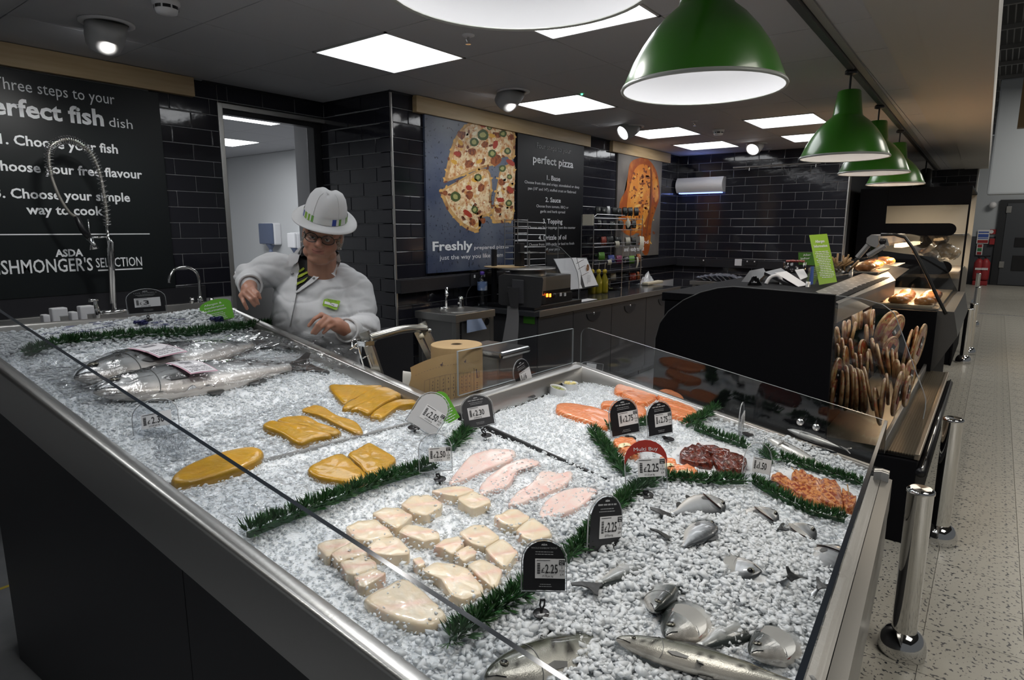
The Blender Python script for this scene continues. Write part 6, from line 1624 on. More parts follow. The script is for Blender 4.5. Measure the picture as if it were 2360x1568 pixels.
for s, p0, p1, h, bo, m in (('Four steps to your', (1237, 343), (1316, 353), .050, 0, GTEXT), ('perfect pizza', (1228, 377), (1321, 385), .072, .020, WTEXT), ('1. Base', (1260, 416), (1291, 417), .045, .016, WTEXT),
    ('Choose from thin and crispy, stonebaked or deep', (1209, 423), (1335, 434), .026, 0, WTEXT), ('pan (10" and 14"), stuffed crust or flatbread', (1217, 437), (1327, 446), .026, 0, WTEXT), ('2. Sauce', (1257, 466), (1292, 467), .045, .016, WTEXT),
    ('Choose from tomato, BBQ or', (1236, 478), (1310, 481), .026, 0, WTEXT), ('garlic and herb spread', (1245, 490), (1302, 492), .026, 0, WTEXT), ('3. Topping', (1251, 515), (1296, 516), .045, .016, WTEXT), ('Choose any four toppings from the counter', (1217, 527), (1326, 528), .026, 0, WTEXT),
    ('4. Drizzle of oil', (1241, 553), (1305, 552), .045, .016, WTEXT), ('Choose from chilli, garlic or basil to finish', (1219, 566), (1323, 565), .026, 0, WTEXT), ('off your pizza', (1256, 578), (1290, 577), .026, 0, WTEXT)): wtext(ps, s, p0, p1, YP, h, m, bo)
pk = poster('chicken_poster', 6.43, 7.585, 1.18, 2.33, mat('poster_stone', (0.16, 0.145, 0.13), 0.45, vary=(2.5, (0.075, 0.065, 0.06), .4, .7)), 'tall poster of a roast chicken joint on a grey board')
RST = mat('roast_skin_print', (0.46, 0.15, 0.02), 0.4, vary=(5, (0.62, 0.31, 0.06), .45, .72), speck=(24, (0.07, 0.015, 0.005), .62))
RST2 = mat('roast_skin_dark_print', (0.25, 0.055, 0.01), 0.4, vary=(8, (0.42, 0.14, 0.02), .45, .7))
Kp = lambda P: [(900 + x / 3.371, 200 + y / 3.371) for x, y in P]
flat(pk, 'roast_print', Kp(smooth_poly([(1860, 600), (1900, 565), (1960, 552), (2010, 570), (2060, 640), (2085, 740), (2090, 860), (2060, 960), (2030, 1060), (2020, 1200), (2000, 1300), (1960, 1290), (1930, 1140), (1860, 1160), (1780, 1090), (1782, 900), (1830, 800), (1845, 690)])), RST2, 1)
flat(pk, 'roast_print', Kp(smooth_poly([(1900, 640), (1960, 600), (2010, 640), (2030, 800), (2010, 960), (1960, 1080), (1890, 1130), (1840, 1060), (1840, 900), (1870, 740)])), RST, 2)
flat(pk, 'roast_print', Kp(smooth_poly([(2040, 660), (2070, 720), (2082, 850), (2050, 900), (2035, 780)])), RST, 2)
for k in range(70):
    x_, y_ = random.gauss(1950, 55), random.uniform(620, 1220)
    if 1850 < x_ < 2060: flat(pk, 'spice_print', blob(x_, y_, random.uniform(4, 10), 6, .4, random.random() * 3, random.uniform(1, 2.4)), (DBR, HRB, DBR)[k % 3], 3, True)
flat(pk, 'dark_fold_print', Kp(smooth_poly([(2020, 620), (2034, 700), (2030, 900), (2005, 1060), (1985, 1180), (1995, 1040), (2018, 880), (2020, 720)])), DBR, 4)
wtext(pk, 'and', (1478, 562), (1494, 561), YP, .045, bold=.004); wtext(pk, 'and ready to eat', (1438, 580), (1484, 577), YP, .05, bold=.006)

# ================================================================ SINKS AND TAPS BY THE FISH SIGN
def hosepts(P, k=10):
    P = [V(p) for p in P]; out = []
    for i in range(len(P) - 1):
        a, b, c, d = P[max(i - 1, 0)], P[i], P[i + 1], P[min(i + 2, len(P) - 1)]
        for q in range(k): t = q / k; out.append(0.5 * (2 * b + (c - a) * t + (2 * a - 5 * b + 4 * c - d) * t * t + (3 * b - a - 3 * c + d) * t ** 3))
    return out + [P[-1]]
sy = 4.02
sk = thing('wall_sink', (1.4, 3.9, 0.0), 'long steel sink unit under the fish sign behind the counter', 'sink')
MB().bbox((0.2, 3.45, 0.80), (2.2, 4.17, 0.905), .004).build('basin_top', STEEL_D, sk)
MB().bbox((0.2, 4.14, 0.90), (2.2, 4.175, 1.02), .003).build('upstand', STEEL_D, sk)
for x in (0.25, 2.1): 
    for y in (3.5, 4.1): MB().bbox((x, y, 0), (x + .04, y + .04, .80), .003).build('leg', STEEL_D, sk)
def S5(px, py, y=sy): return ony(px, py, y)
tp = thing('spray_tap', S5(264, 715), 'tall chrome pre-rinse spray tap with coiled spring hose in front of the fish sign', 'tap')
MB().tube([S5(264, 718), S5(258, 560), S5(247, 545)], .011, 10).build('riser', CHROME, tp, True)
MB().tube([S5(258, 700), S5(250, 560), S5(247, 520)], .009, 8).build('riser', CHROME, tp, True)
arc = hosepts([S5(248, 520), S5(243, 470), S5(230, 400), S5(212, 358), S5(185, 332), S5(155, 322), S5(125, 332), S5(113, 352), S5(117, 400), S5(135, 450), S5(158, 488), S5(175, 500)])
MB().tube(arc, .0085, 8).build('hose', mat('steel_hose', (0.42, 0.40, 0.36), 0.3, 0.9, bump=(300, .6), bdist=.003), tp, True)
cut = [p for p in arc if True][:82]; sp = []; L = len(cut)
for i in range((L - 1) * 8):
    k = i // 8; f = (i % 8) / 8; p = cut[k].lerp(cut[k + 1], f); t = (cut[k + 1] - cut[k]).normalized(); n1 = Y; n2 = t.cross(n1).normalized(); a = i * 2 * math.pi / 13
    sp.append(p + (n1 * math.cos(a) + n2 * math.sin(a)) * .021)
MB().tube(sp, .0024, 5).build('spring', CHROME, tp, True)
MB().tube([S5(175, 498), S5(190, 530), S5(208, 552)], [.013, .017, .014], 10).build('grip', BLACK, tp, True)
MB().tube([S5(205, 548), S5(214, 562), S5(218, 574)], [.016, .014, .024], 12).build('spray_head', CHROME, tp, True)
MB().tube([S5(203, 505), S5(205, 530), S5(212, 556)], .004, 6).build('trigger', CHROME, tp, True)
MB().tube([S5(203, 548), S5(258, 546)], .006, 8).build('bracket', CHROME, tp, True)
MB().tube([S5(228, 722), S5(264, 719), S5(310, 712)], .014, 10).build('mixer_body', CHROME, tp, True)
MB().lathe([(.02, -.03), (.024, 0), (.02, .03), (.014, .05), (.012, .075)], S5(222, 722), 14).build('valve', CHROME, tp, True)
MB().tube([S5(203, 693), S5(225, 692)], .010, 8).build('lever', CHROME, tp, True)
gt = thing('swan_neck_tap', S5(459, 690), 'chrome swan neck tap beside the doorway', 'tap')
MB().tube(hosepts([S5(461, 692), S5(459, 650), S5(452, 628), S5(437, 618), S5(420, 616), S5(402, 622), S5(391, 640), S5(390, 652)]), .0105, 10).build('spout', CHROME, gt, True)
MB().lathe([(.02, 0), (.02, .02), (.013, .04)], S5(461, 697), 14).build('base', CHROME, gt, True)
for px in (442, 487): MB().tube([S5(px, 700), S5(px, 686)], .014, 8).build('lever', CHROME, gt, True)
for k, (x, y, w, h, hook) in enumerate(((99, 727, 20, 26, 0), (119, 712, 36, 34, 1), (164, 720, 18, 22, 0), (184, 707, 32, 34, 1))):
    yy = 3.25 if False else 3.62
    a, b = S5(x, y, yy), S5(x + w, y + h, yy)
    q = MB(); ww = (b.x - a.x) * (.55 if hook else 1)
    q.bbox((a.x, yy, .80), (a.x + ww, yy + .05, a.z), .006)
    if hook: q.bbox((a.x + ww * .6, yy, a.z - .045), (b.x + .01, yy + .05, a.z), .006)
    tag(q.build('scraper_handle', WHITEP), ('plain white plastic scraper handle standing in the sink, furthest from the tap', 'hooked white scraper handle furthest from the tap', 'plain white scraper handle nearer the tap', 'hooked white scraper handle right beside the spray tap valve')[k], 'handle', 'white scraper handles in the sink')

def wtz(px, py): return onz(px, py, .872)
# ================================================================ HAND WASH SINK, WORKTOP AND WHAT STANDS ON IT
hs = thing('hand_sink', (3.48, 3.2, 0), 'small square steel hand wash sink unit beside the tiled column', 'sink')
MB().bbox((3.255, 2.983, .845), (3.70, 3.395, .90), .004).build('sink_top', STEEL, hs)
MB().bbox((3.275, 3.0, .25), (3.295, 3.36, .845), .002).build('side_panel', STEEL_D, hs)
MB().bbox((3.34, 3.002, .25), (3.69, 3.014, .845), .002).build('front_panel', STEEL_D, hs)
for x in (3.27, 3.655): 
    for y in (2.995, 3.34): MB().bbox((x, y, 0), (x + .04, y + .04, .845), .003).build('leg', STEEL, hs)
c = onz(1050, 718, .90); 
MB().lathe([(.0, .0005), (.02, .0008), (.12, .0012), (.150, .0025), (.158, .004), (.158, .001)], V((3.475, 3.17, .90)), 32).build('bowl', STEEL, hs, True)
o = ony(1123, 742, 2.995); MB().lathe([(.0001, 0), (.028, 0)], V((o.x, 2.9985, o.z)), 20, V((0, -1, 0))).build('hole', BLACK, hs)
def Yp(px, py, y=3.30): return ony(px, py, y)
hp = thing('sink_tap', Yp(1028, 710), 'slender upright chrome tap on the small square sink', 'tap')
MB().tube([Yp(1028, 712), Yp(1028, 690), Yp(1029, 662)], [.012, .010, .012], 10).build('riser', CHROME, hp, True)
MB().ball(Yp(1029, 678), .018, 10, 8).build('joint', CHROME, hp, True); MB().tube([Yp(1015, 711), Yp(1045, 710)], .01, 8).build('base', CHROME, hp, True)
hp = thing('sink_tap', Yp(1062, 708), 'short chrome push tap on the small square sink', 'tap')
MB().lathe([(.026, -.03), (.026, 0), (.020, .02), (.024, .05), (.022, .075), (.0, .08)], Yp(1062, 706), 16).build('body', CHROME, hp, True); MB().tube([Yp(1062, 698), Yp(1055, 699)], .009, 8).build('spout', CHROME, hp, True)
# blue paper towel hanging over the front
def tw(u, v):
    p = ony(1076 + 34 * u + 12 * u * v, 738 - 4 * u + (30 - 6 * u) * v, 2.972 - .012 * math.sin(u * 9) * v - .01 * v); return p
tag(MB().grid(18, 12, tw).build('paper_towel', mat('blue_paper', (0.30, 0.37, 0.52), 0.85), None, True), 'blue paper towel hanging over the front of the small sink', 'towel')
wk = tag(MB().bbox((3.92, 2.775, .83), (6.74, 3.398, .87), .004).build('worktop', mat('dark_worktop', (0.045, 0.047, 0.052), 0.16)), 'long dark polished worktop under the pizza posters', 'worktop')
wf = MB().bbox((3.985, 2.768, .822), (6.745, 2.778, .872), .002).build('front_edge', STEEL_D, wk)
CABM = mat('cabinet_grey', (0.085, 0.085, 0.090), 0.4, 0.3)
seams = [3.995] + [ony(px, py, 2.79).x for px, py in ((1321, 730), (1410, 712), (1490, 690))] + [6.735]
for k, (x0, x1) in enumerate(zip(seams[:-1], seams[1:])):
    t = thing('base_cabinet', ((x0 + x1) / 2, 3.1, 0), ('plain grey base cabinet at the sink end of the worktop', 'grey base cabinet with lock, beneath the pizza press side of the worktop', 'grey base cabinet with lock, beneath the open recipe binder', 'grey base cabinet with lock at the far wall end of the worktop')[k], 'cabinet', 'grey base cabinets under the worktop')
    MB().bbox((x0 + .002, 2.81, .06), (x1 - .002, 3.38, .822), .003).build('body', CABM, t)
    d = MB().bbox((x0 + .004, 2.79, .10), (x1 - .004, 2.809, .812), .004).build('door', CABM, t)
    MB().box((x0 + .01, 2.85, 0), (x1 - .01, 3.3, .06)).build('plinth', BLACK, t)
    if k:
        cx = (x0 + x1) / 2; q = MB(); n = 12
        q.prism([(.12 * math.cos(math.pi + math.pi * i / n), .075 * math.sin(math.pi + math.pi * i / n)) for i in range(n + 1)], V((cx, 2.789, .77)), X, Z, V((0, -1, 0)), 0, .006); q.build('handle', mat('cup_handle', (0.035, 0.035, 0.04), 0.35), d)
        MB().lathe([(.0001, .010), (.010, .009), (.012, 0)], V((cx, 2.788, .765)), 12, V((0, -1, 0))).build('lock', CHROME, d, True)
    if k == 0:
        g = ony(1220, 732, 2.786); q = MB().box((g.x - .03 - .10, 2.785, g.z - .05), (g.x + .05 - .10, 2.787, g.z + .05)); 
e0 = MB().bbox((3.985, 2.80, .05), (3.995, 3.38, .82), .002).build('end_panel', CABM, wk)
gs = onx(1219, 732, 3.98); sl = tag(MB().bbox((3.980, gs.y - .055, gs.z - .05), (3.984, gs.y + .055, gs.z + .05), .001).build('green_sticker', mat('sticker_green', (0.09, 0.33, 0.03), .5)), 'small green sticker on the end of the grey cabinets', 'sticker')
MB().box((3.9795, gs.y + .005, gs.z + .005), (3.9799, gs.y + .045, gs.z + .042)).build('label', PAPER, sl); MB().box((3.9792, gs.y + .014, gs.z + .012), (3.9794, gs.y + .036, gs.z + .034)).build('symbol', KTEXT, sl)
# water bottle
WT = 3.345
bt_ = ony(1112, 697, WT); wb = thing('water_bottle', (bt_.x, WT, .87), 'plastic water bottle with purple cap and blue label standing on the worktop', 'bottle')
zb = .872; ht = ony(1114, 626, WT).z - zb; r = .042
MB().lathe([(.0, .002), (r * .9, 0), (r, .02), (r, ht * .22), (r * .86, ht * .32), (r * .98, ht * .44), (r * .98, ht * .72), (r * .7, ht * .82), (r * .38, ht * .88), (r * .36, ht * .93)], V((bt_.x, WT, zb)), 20).build('bottle', glass_mat('clear_pet', (.86, .90, .93), .02, 1.6), wb, True)
MB().lathe([(r * 1.0, ht * .46), (r * 1.01, ht * .47), (r * 1.01, ht * .70), (r * 1.0, ht * .71)], V((bt_.x, WT, zb)), 20).build('label', mat('bottle_label', (0.16, 0.24, 0.45), .4, vary=(18, (.5, .55, .65), .5, .6)), wb, True)
MB().lathe([(r * .42, ht * .91), (r * .46, ht * .94), (r * .45, ht * 1.0), (r * .0, ht * 1.01)], V((bt_.x, WT, zb)), 16).build('cap', mat('purple_cap', (0.10, 0.05, 0.35), .35), wb, True)
# socket plates
def socket(x0, x1, z0, z1, axis, lv, label, white=False):
    if axis == 'y': lo, hi = (x0, lv - .012, z0), (x1, lv, z1)
    else: lo, hi = (lv - .012, x0, z0), (lv, x1, z1)
    o = tag(MB().bbox(lo, hi, .003).build('socket_plate', WHITEP if white else mat('socket_black', (0.02, 0.02, 0.022), .3)), label, 'socket', 'electric sockets on the trunking')
    w = x1 - x0
    for f in ((.25,) if w < .1 else (.18, .78)):
        a = x0 + w * f; k = (z1 - z0)
        if axis == 'y': MB().box((a - .006, lv - .017, z0 + k * .62), (a + .008, lv - .012, z0 + k * .85)).build('switch', WHITEP, o)
        else: MB().box((lv - .017, a - .006, z0 + k * .62), (lv - .012, a + .008, z0 + k * .85)).build('switch', WHITEP, o)
    return o
a, b = ony(1084, 630, 3.395), ony(1122, 655, 3.395); socket(a.x, b.x, b.z, a.z, 'y', 3.398, 'black double socket behind the water bottle')
for (x0, y0, x1, y1), lb, wh in (((1612, 596, 1625, 611), 'black single socket nearest the chicken poster corner', 0), ((1694, 597, 1709, 613), 'pale metal socket in the middle of the far wall', 1), ((1717, 599, 1744, 613), 'black double socket beside the pale one on the far wall', 0)):
    a, b = onx(x0, y0, 8.09), onx(x1, y1, 8.09); socket(b.y, a.y, b.z, a.z, 'x', 8.095, lb, wh)
tag(MB().tube(hosepts([ony(1086, 660, 3.38), ony(1078, 672, 3.36), ony(1074, 690, 3.34), ony(1075, 705, 3.30)]), .004, 6).build('cable', BLACK), 'thin black cable dropping from the socket to the sink', 'cable')
# black upright and glass of the pizza station
tag(MB().bbox((4.06, 3.285, .87), (4.10, 3.315, ony(1131, 575, 3.3).z), .003).build('black_post', BLACK), 'black upright post rising from the worktop beside the pizza press', 'post')
# pizza press (heated unit)
f0 = ony(1252, 700, 2.86); f1 = ony(1312, 690, 2.86)
pr_ = thing('pizza_press', ((f0.x + f1.x) / 2, 3.0, .87), 'squat steel pizza press with round plate on top and glowing orange switches', 'appliance')
x0, x1 = f0.x - .02, f1.x + .02; zt = ony(1312, 632, 2.86).z
MB().bbox((x0 - .16, 2.82, .872), (x1 + .12, 3.3, .90), .004).build('base', BLACK, pr_)
MB().bbox((x0, 2.86, .90), (x1, 3.24, zt), .006).build('housing', STEEL_D, pr_)
MB().bbox((x0 + .02, 2.855, zt - .145), (x1 - .01, 2.866, zt - .115), .002).build('slot', BLACK, pr_)
MB().bbox((x0 - .005, 2.845, .902), (x1 + .005, 2.866, zt - .15), .004).build('control_panel', mat('panel_dark', (0.03, 0.03, 0.032), .3), pr_)
OR = mat('glowing_switch', (1, .25, .03), .4, emit=4.0, emit_col=(1, .2, .02))
for px in (1261, 1268): c = ony(px, 681, 2.842); MB().bbox((c.x - .010, 2.838, c.z - .014), (c.x + .010, 2.846, c.z + .014), .002).build('switch_lamp', OR, pr_)
for px in (1292, 1302): c = ony(px, 679, 2.842); MB().bbox((c.x - .014, 2.838, c.z - .014), (c.x + .014, 2.846, c.z + .014), .002).build('switch', WHITEP, pr_)
c = ony(1277, 681, 2.842); MB().lathe([(.02, 0), (.018, .018), (0, .019)], V((c.x, 2.845, c.z)), 14, V((0, -1, 0))).build('dial', BLACK, pr_, True)
cxp = ony(1240, 628, 3.05); zc = zt
MB().lathe([(.15, 0), (.15, .05), (.0, .05)], V((x0 + .07, 3.05, zc)), 28).build('drum', STEEL, pr_, True)
MB().lathe([(.0, .052), (.235, .052), (.24, .060), (.235, .066), (.0, .066)], V((x0 + .05, 3.05, zc)), 36).build('round_plate', STEEL_D, pr_, True)
MB().bbox((x0 + .03, 3.10, zc + .06), (x0 + .09, 3.16, zc + .26), .004).build('column', BLACK, pr_)
MB().tube([V((x0 + .085, 3.05, zc + .06)), V((x0 + .085, 3.05, zc + .20))], .008, 8).build('rod', STEEL_D, pr_); MB().lathe([(.0, 0), (.09, 0), (.09, .004), (0, .004)], V((x0 + .085, 3.05, zc + .185)), 20).build('small_plate', STEEL_D, pr_)
pl = ony(1222, 640, 2.95)
tag(MB().prism([(.12 * math.cos(.2618 * i), .12 * math.sin(.2618 * i)) for i in range(24)], V((pl.x, 2.95, pl.z - .10)), X, (Z + Y * .35).normalized(), V((0, -1, .35)).normalized(), 0, .006).build('cardboard_disc', mat('kraft_card', (0.42, 0.29, 0.15), .8)), 'round brown cardboard pizza disc leaning against the press', 'card disc')
tag(MB().lathe([(0, 0), (.17, 0), (.175, .008), (0, .010)], V((x0 - .02, 3.22, ony(1200, 614, 3.2).z)), 24).build('pizza_board', WOOD), 'round wooden board lying above the press plate', 'board')
# wire rack behind the press
rk = thing('wire_rack', (ony(1205, 640, 3.34).x, 3.34, .87), 'tall open wire rack in front of the pizza steps sign', 'rack')
xa, xb = ony(1176, 510, 3.30).x, ony(1262, 510, 3.34).x; zt2 = ony(1190, 505, 3.30).z
WIRE = mat('rack_wire', (0.40, 0.40, 0.40), .3, .9)
for x in (xa, xa + .14, xb): 
    for y in (3.22, 3.36): MB().tube([(x, y, .872), (x, y, zt2 - (.04 if x == xb else 0))], .004, 6).build('upright', WIRE, rk)
for k in range(11):
    z = zt2 - .055 * k - .01; q = MB()
    q.tube([(xa, 3.22, z), (xa + .14, 3.22, z), (xa + .14, 3.36, z), (xa, 3.36, z), (xa, 3.22, z)], .0032, 5, False)
    q.tube([(xa + .14, 3.36, z - .012), (xb, 3.36, z - .018)], .003, 5); q.build('wire', WIRE, rk)
# monitor on a steel column (back towards the counter)
mk = thing('till_monitor', V((*onz(1178, 780, .75).xy, 0)), 'black weighing till monitor seen from behind on a curved grey pedestal', 'monitor')
md = 2.55
def D_(px, py, d): return dep(px, py, d)
fw_ = V((FWD.x, FWD.y, 0)).normalized()
q = MB(); P = [(1149, 637), (1160, 632), (1250, 640), (1252, 645), (1247, 706), (1240, 711), (1155, 703), (1149, 698)]
A = [D_(x, y, 3.30) for x, y in P]; B_ = [D_(1200 + (x - 1200) * .97, 670 + (y - 670) * .97, 3.30) + fw_ * .07 for x, y in P]; k = len(P)
q.add(A + B_, [tuple(range(k)), tuple(range(2 * k - 1, k - 1, -1))] + [(i, k + i, k + (i + 1) % k, (i + 1) % k) for i in range(k)]); q.build('screen_back', BLACK, mk)
q = MB(); P = [(1180, 645), (1207, 647), (1207, 700), (1180, 700)]; A = [D_(x, y, 3.26) for x, y in P]; B_ = [p + fw_ * .05 for p in A]
q.add(A + B_, [(3, 2, 1, 0), (4, 5, 6, 7), (0, 1, 5, 4), (1, 2, 6, 5), (2, 3, 7, 6), (3, 0, 4, 7)]); q.build('mount', mat('monitor_grey', (0.02, 0.02, 0.025), .4), mk)
q = MB(); P = [(1169, 663), (1195, 664), (1195, 708), (1176, 708)]; A = [D_(x, y, 3.22) for x, y in P]; B_ = [p + fw_ * .05 for p in A]
q.add(A + B_, [(3, 2, 1, 0), (4, 5, 6, 7), (0, 1, 5, 4), (1, 2, 6, 5), (2, 3, 7, 6), (3, 0, 4, 7)]); q.build('bracket', BLACK, mk)
q = MB(); prof = [(1169, 1194, 708), (1168, 1196, 730), (1163, 1195, 760), (1156, 1192, 800), (1152, 1178, 835), (1150, 1174, 870), (1148, 1172, 960)]
vs = []
for l, r_, y in prof: vs += [D_(l, y, 3.24), D_(r_, y, 3.24), D_(r_, y, 3.24) + fw_ * .10, D_(l, y, 3.24) + fw_ * .10]
q.add(vs, [(4 * i + j, 4 * i + (j + 1) % 4, 4 * i + 4 + (j + 1) % 4, 4 * i + 4 + j) for i in range(len(prof) - 1) for j in range(4)] + [(0, 1, 2, 3)]); q.build('pedestal', mat('pedestal_grey', (0.16, 0.16, 0.165), .35, .5), mk)
pb = D_(1160, 960, 3.24) + fw_ * .05; MB().tube([(pb.x, pb.y, pb.z + .02), (pb.x, pb.y, 0)], [.045, .05], 12).build('pedestal', mat('pedestal_grey', (0.16, 0.16, 0.165), .35, .5), mk, True)
# clear curved screen on the worktop
gp = thing('sneeze_screen', (4.9, 2.9, .87), 'clear curved acrylic screen standing on the worktop in front of the press', 'screen')
q = MB(); g0, g1 = ony(1329, 698, 2.86), ony(1329, 655, 2.86)
pts = [(g0.x, .872), (g0.x, g1.z), (g0.x - .03, g1.z + .10), (g0.x - .12, g1.z + .22), (g0.x - .30, g1.z + .32), (g0.x - .5, g1.z + .36)]
q.prism(pts + [(pts[-1][0], .872)], V((0, 2.84, 0)), X, Z, Y, 0, .006); q.build('pane', ACRYL, gp)
q = MB(); q.tube([V((x, 2.84, z)) for x, z in pts], .003, 5); q.build('edge', TEDGE, gp)
# ring binder
bi = thing('recipe_binder', wtz(1340, 670), 'open ring binder of recipe sheets standing on the worktop', 'binder')
def quad(name, pts, m, par, th=.004, yd=None):
    P = [ony(x, y, yv) for x, y, yv in pts]; n = (P[1] - P[0]).cross(P[3] - P[0]).normalized()
    if n.dot(EYE - P[0]) < 0: n = -n
    q = MB(); q.add(P + [p - n * th for p in P], [(0, 1, 2, 3), (7, 6, 5, 4), (0, 4, 5, 1), (1, 5, 6, 2), (2, 6, 7, 3), (3, 7, 4, 0)]); return q.build(name, m, par)
quad('page', [(1277, 597, 3.10), (1328, 594, 3.12), (1348, 664, 3.00), (1312, 668, 2.98)], PAPER, bi)
quad('page', [(1330, 595, 3.12), (1352, 596, 3.10), (1378, 657, 2.98), (1348, 662, 3.00)], PAPER, bi)
quad('cover', [(1275, 596, 3.12), (1352, 593, 3.13), (1380, 660, 3.0), (1311, 671, 2.99)], mat('binder_black', (0.02, 0.02, 0.02), .4), bi, .006)
for px, py in ((1331, 605), (1335, 618), (1342, 634), (1348, 650)):
    a, b = ony(px - 3, py + 3, 3.04), ony(px + 14, py - 6, 3.04); MB().tube([a, a.lerp(b, .5) - Y * .02 + Z * .012, b], .0025, 6).build('ring', CHROME, bi)
o = ony(1352, 618, 3.065); e = (ony(1378, 657, 2.98) - ony(1352, 596, 3.10)).normalized()
q = MB(); q.prism([(.026 * math.cos(.35 * i), .038 * math.sin(.35 * i)) for i in range(18)], o - Y * .012, X, Z, V((0, -1, 0)), 0, .001); q.build('printed_picture', mat('printed_food', (0.28, 0.10, 0.04), .6, vary=(60, (.5, .35, .2), .45, .6)), bi)
bars(bi, mat('page_ink', (.25, .25, .27), .6), ony(1350, 636, 3.02) - Y * .012, X, Z, 7, .075, .012, .003, 3)
# plate, tins, sheet, bag on the worktop
c = wtz(1392, 667); tag(MB().lathe([(0, .002), (.12, .004), (.17, .014), (.175, .018), (.165, .016), (.11, .008), (0, .006)], V((c.x, c.y, .872)), 28).build('dark_tray', BLACK, None, True), 'round dark tray of trimmings lying before the binder', 'tray')
q = MB()
for _ in range(26): a = random.uniform(0, 6.3); r_ = .10 * math.sqrt(random.random()); q.ball((c.x + r_ * math.cos(a), c.y + r_ * math.sin(a), .884), (.012, .008, .005), 6, 4)
tag(q.build('food_scraps', mat('scraps', (.25, .2, .1), .6, vary=(60, (.08, .12, .03), .45, .6))), 'little heap of trimmings on the round dark tray', 'scraps', None, 'stuff')
for k, (px, py, w, d, lb) in enumerate(((1345, 693, .16, .10, 'white paper sheet lying by the worktop front edge'), (1420, 664, .09, .05, 'small white paper slip under the label rack'))):
    c = wtz(px, py); tag(MB().box((c.x - w, c.y - d / 2, .872), (c.x + w, c.y + d / 2, .874)).build('paper_sheet', PAPER), lb, 'paper', 'loose paper on the worktop')
c = wtz(1500, 655); bagm = MB().grid(20, 14, lambda u, v: V((c.x - .18 + .36 * u, c.y - .02 + .13 * v, .876 + .11 * math.sin(math.pi * u) ** 2 * math.sin(math.pi * v) * (1 + .7 * mnoise.noise(V((u * 7, v * 7, 2))))))) 
tag(bagm.build('plastic_bag', mat('milky_plastic', (.55, .57, .6), .25, trans=.35), None, True), 'crumpled clear plastic bag beyond the label rack', 'bag')
tag(MB().bbox((c.x - .20, c.y - .06, .872), (c.x + .22, c.y + .02, .905), .012).build('bread_sticks', mat('pale_dough', (.55, .50, .38), .7)), 'pale wrapped dough strip under the crumpled plastic bag', 'food pack')
# oil bottles
OIL = mat('golden_oil', (.42, .36, .02), .1, trans=.4)
for k, px in enumerate((1364, 1379, 1393)):
    yv = 3.12 - .02 * k; c = ony(px, 657, yv); z0 = .872; hh = ony(px, 622, yv).z - z0
    t = thing('oil_bottle', (c.x, yv, z0), ('golden oil bottle with pourer half hidden by the binder', 'golden oil bottle with pourer between two others', 'golden oil bottle with pourer nearest the label rack')[k], 'bottle', 'golden oil bottles with pourers')
    MB().lathe([(0, 0), (.036, 0), (.038, .02), (.038, hh * .55), (.016, hh * .78), (.015, hh * .9)], V((c.x, yv, z0)), 16).build('bottle', OIL, t, True)
    MB().lathe([(.022, hh * .86), (.022, hh * .97), (.012, hh * 1.02)], V((c.x, yv, z0)), 12, caps=True).build('cap', mat('yellow_cap', (.55, .42, .03), .4), t, True)
    MB().tube([V((c.x, yv, z0 + hh)), V((c.x + .004, yv, z0 + hh * 1.2)), V((c.x + .012, yv, z0 + hh * 1.32))], .004, 6).build('pourer', STEEL, t)
# label rack with rolls
YR = 3.18
lr = thing('label_rack', (ony(1430, 650, YR).x, YR, .872), 'tall wire rack of food label rolls on the worktop', 'rack')
def R_(px, py, y=YR): return ony(px, py, y)
for px in (1369, 1437, 1481):
    p = R_(px, 500); 
    for y in (YR, YR + .14): MB().tube([(p.x, y, .872), (p.x, y, p.z + (.02 if px != 1437 else -.05))], .0045, 6).build('upright', WIRE, lr)
for py in (504, 517, 530, 560, 568, 598, 605, 622, 640, 652):
    z = R_(1425, py).z; a, b = R_(1369, py).x, R_(1481, py).x
    MB().tube([(a, YR, z), (b, YR, z), (b, YR + .14, z), (a, YR + .14, z), (a, YR, z)], .003, 5, False).build('wire', WIRE, lr)
MB().tube([R_(1369, 515), R_(1369, 500), R_(1376, 494), R_(1440, 497)], .0045, 6).build('wire', WIRE, lr)
q = MB(); a, b = R_(1372, 612), R_(1480, 622); q.box((a.x, YR, b.z), (b.x, YR + .13, b.z + .01)); q.build('shelf', BLACK, lr)
KL = mat('roll_black', (.02, .022, .022), .45, vary=(30, (.35, .35, .33), .60, .66)); RL = mat('roll_red', (.33, .05, .03), .5, vary=(30, (.5, .3, .25), .58, .66)); GL = mat('roll_green', (.12, .30, .04), .5, vary=(30, (.5, .55, .4), .58, .66)); BL = mat('roll_blue', (.06, .09, .33), .5, vary=(30, (.4, .4, .5), .58, .66)); MG = mat('roll_magenta', (.30, .04, .12), .5, vary=(30, (.5, .4, .45), .58, .66)); OG = mat('roll_orange', (.42, .12, .03), .5, vary=(30, (.55, .35, .25), .58, .66)); CRM = mat('roll_backing', (.52, .49, .40), .6)
rolls = [(1378, 487, 10, KL), (1392, 488, 9, KL), (1402, 486, 6, PAPER), (1416, 488, 9, KL), (1427, 490, 9, KL), (1440, 488, 9, KL), (1452, 488, 10, KL), (1466, 488, 9, KL),
         (1381, 517, 8, KL), (1393, 519, 9, KL), (1410, 520, 11, KL), (1430, 518, 8, KL), (1448, 519, 9, KL), (1460, 517, 9, KL),
         (1391, 556, 11, RL), (1405, 555, 14, KL), (1424, 555, 13, KL), (1446, 557, 10, CRM), (1460, 556, 9, KL),
         (1386, 592, 13, GL), (1408, 598, 14, BL), (1426, 599, 12, MG), (1443, 600, 11, KL), (1455, 599, 12, GL), (1471, 595, 8, OG),
         (1412, 637, 12, CRM), (1436, 636, 9, KL), (1457, 638, 14, RL), (1470, 636, 5, OG)]
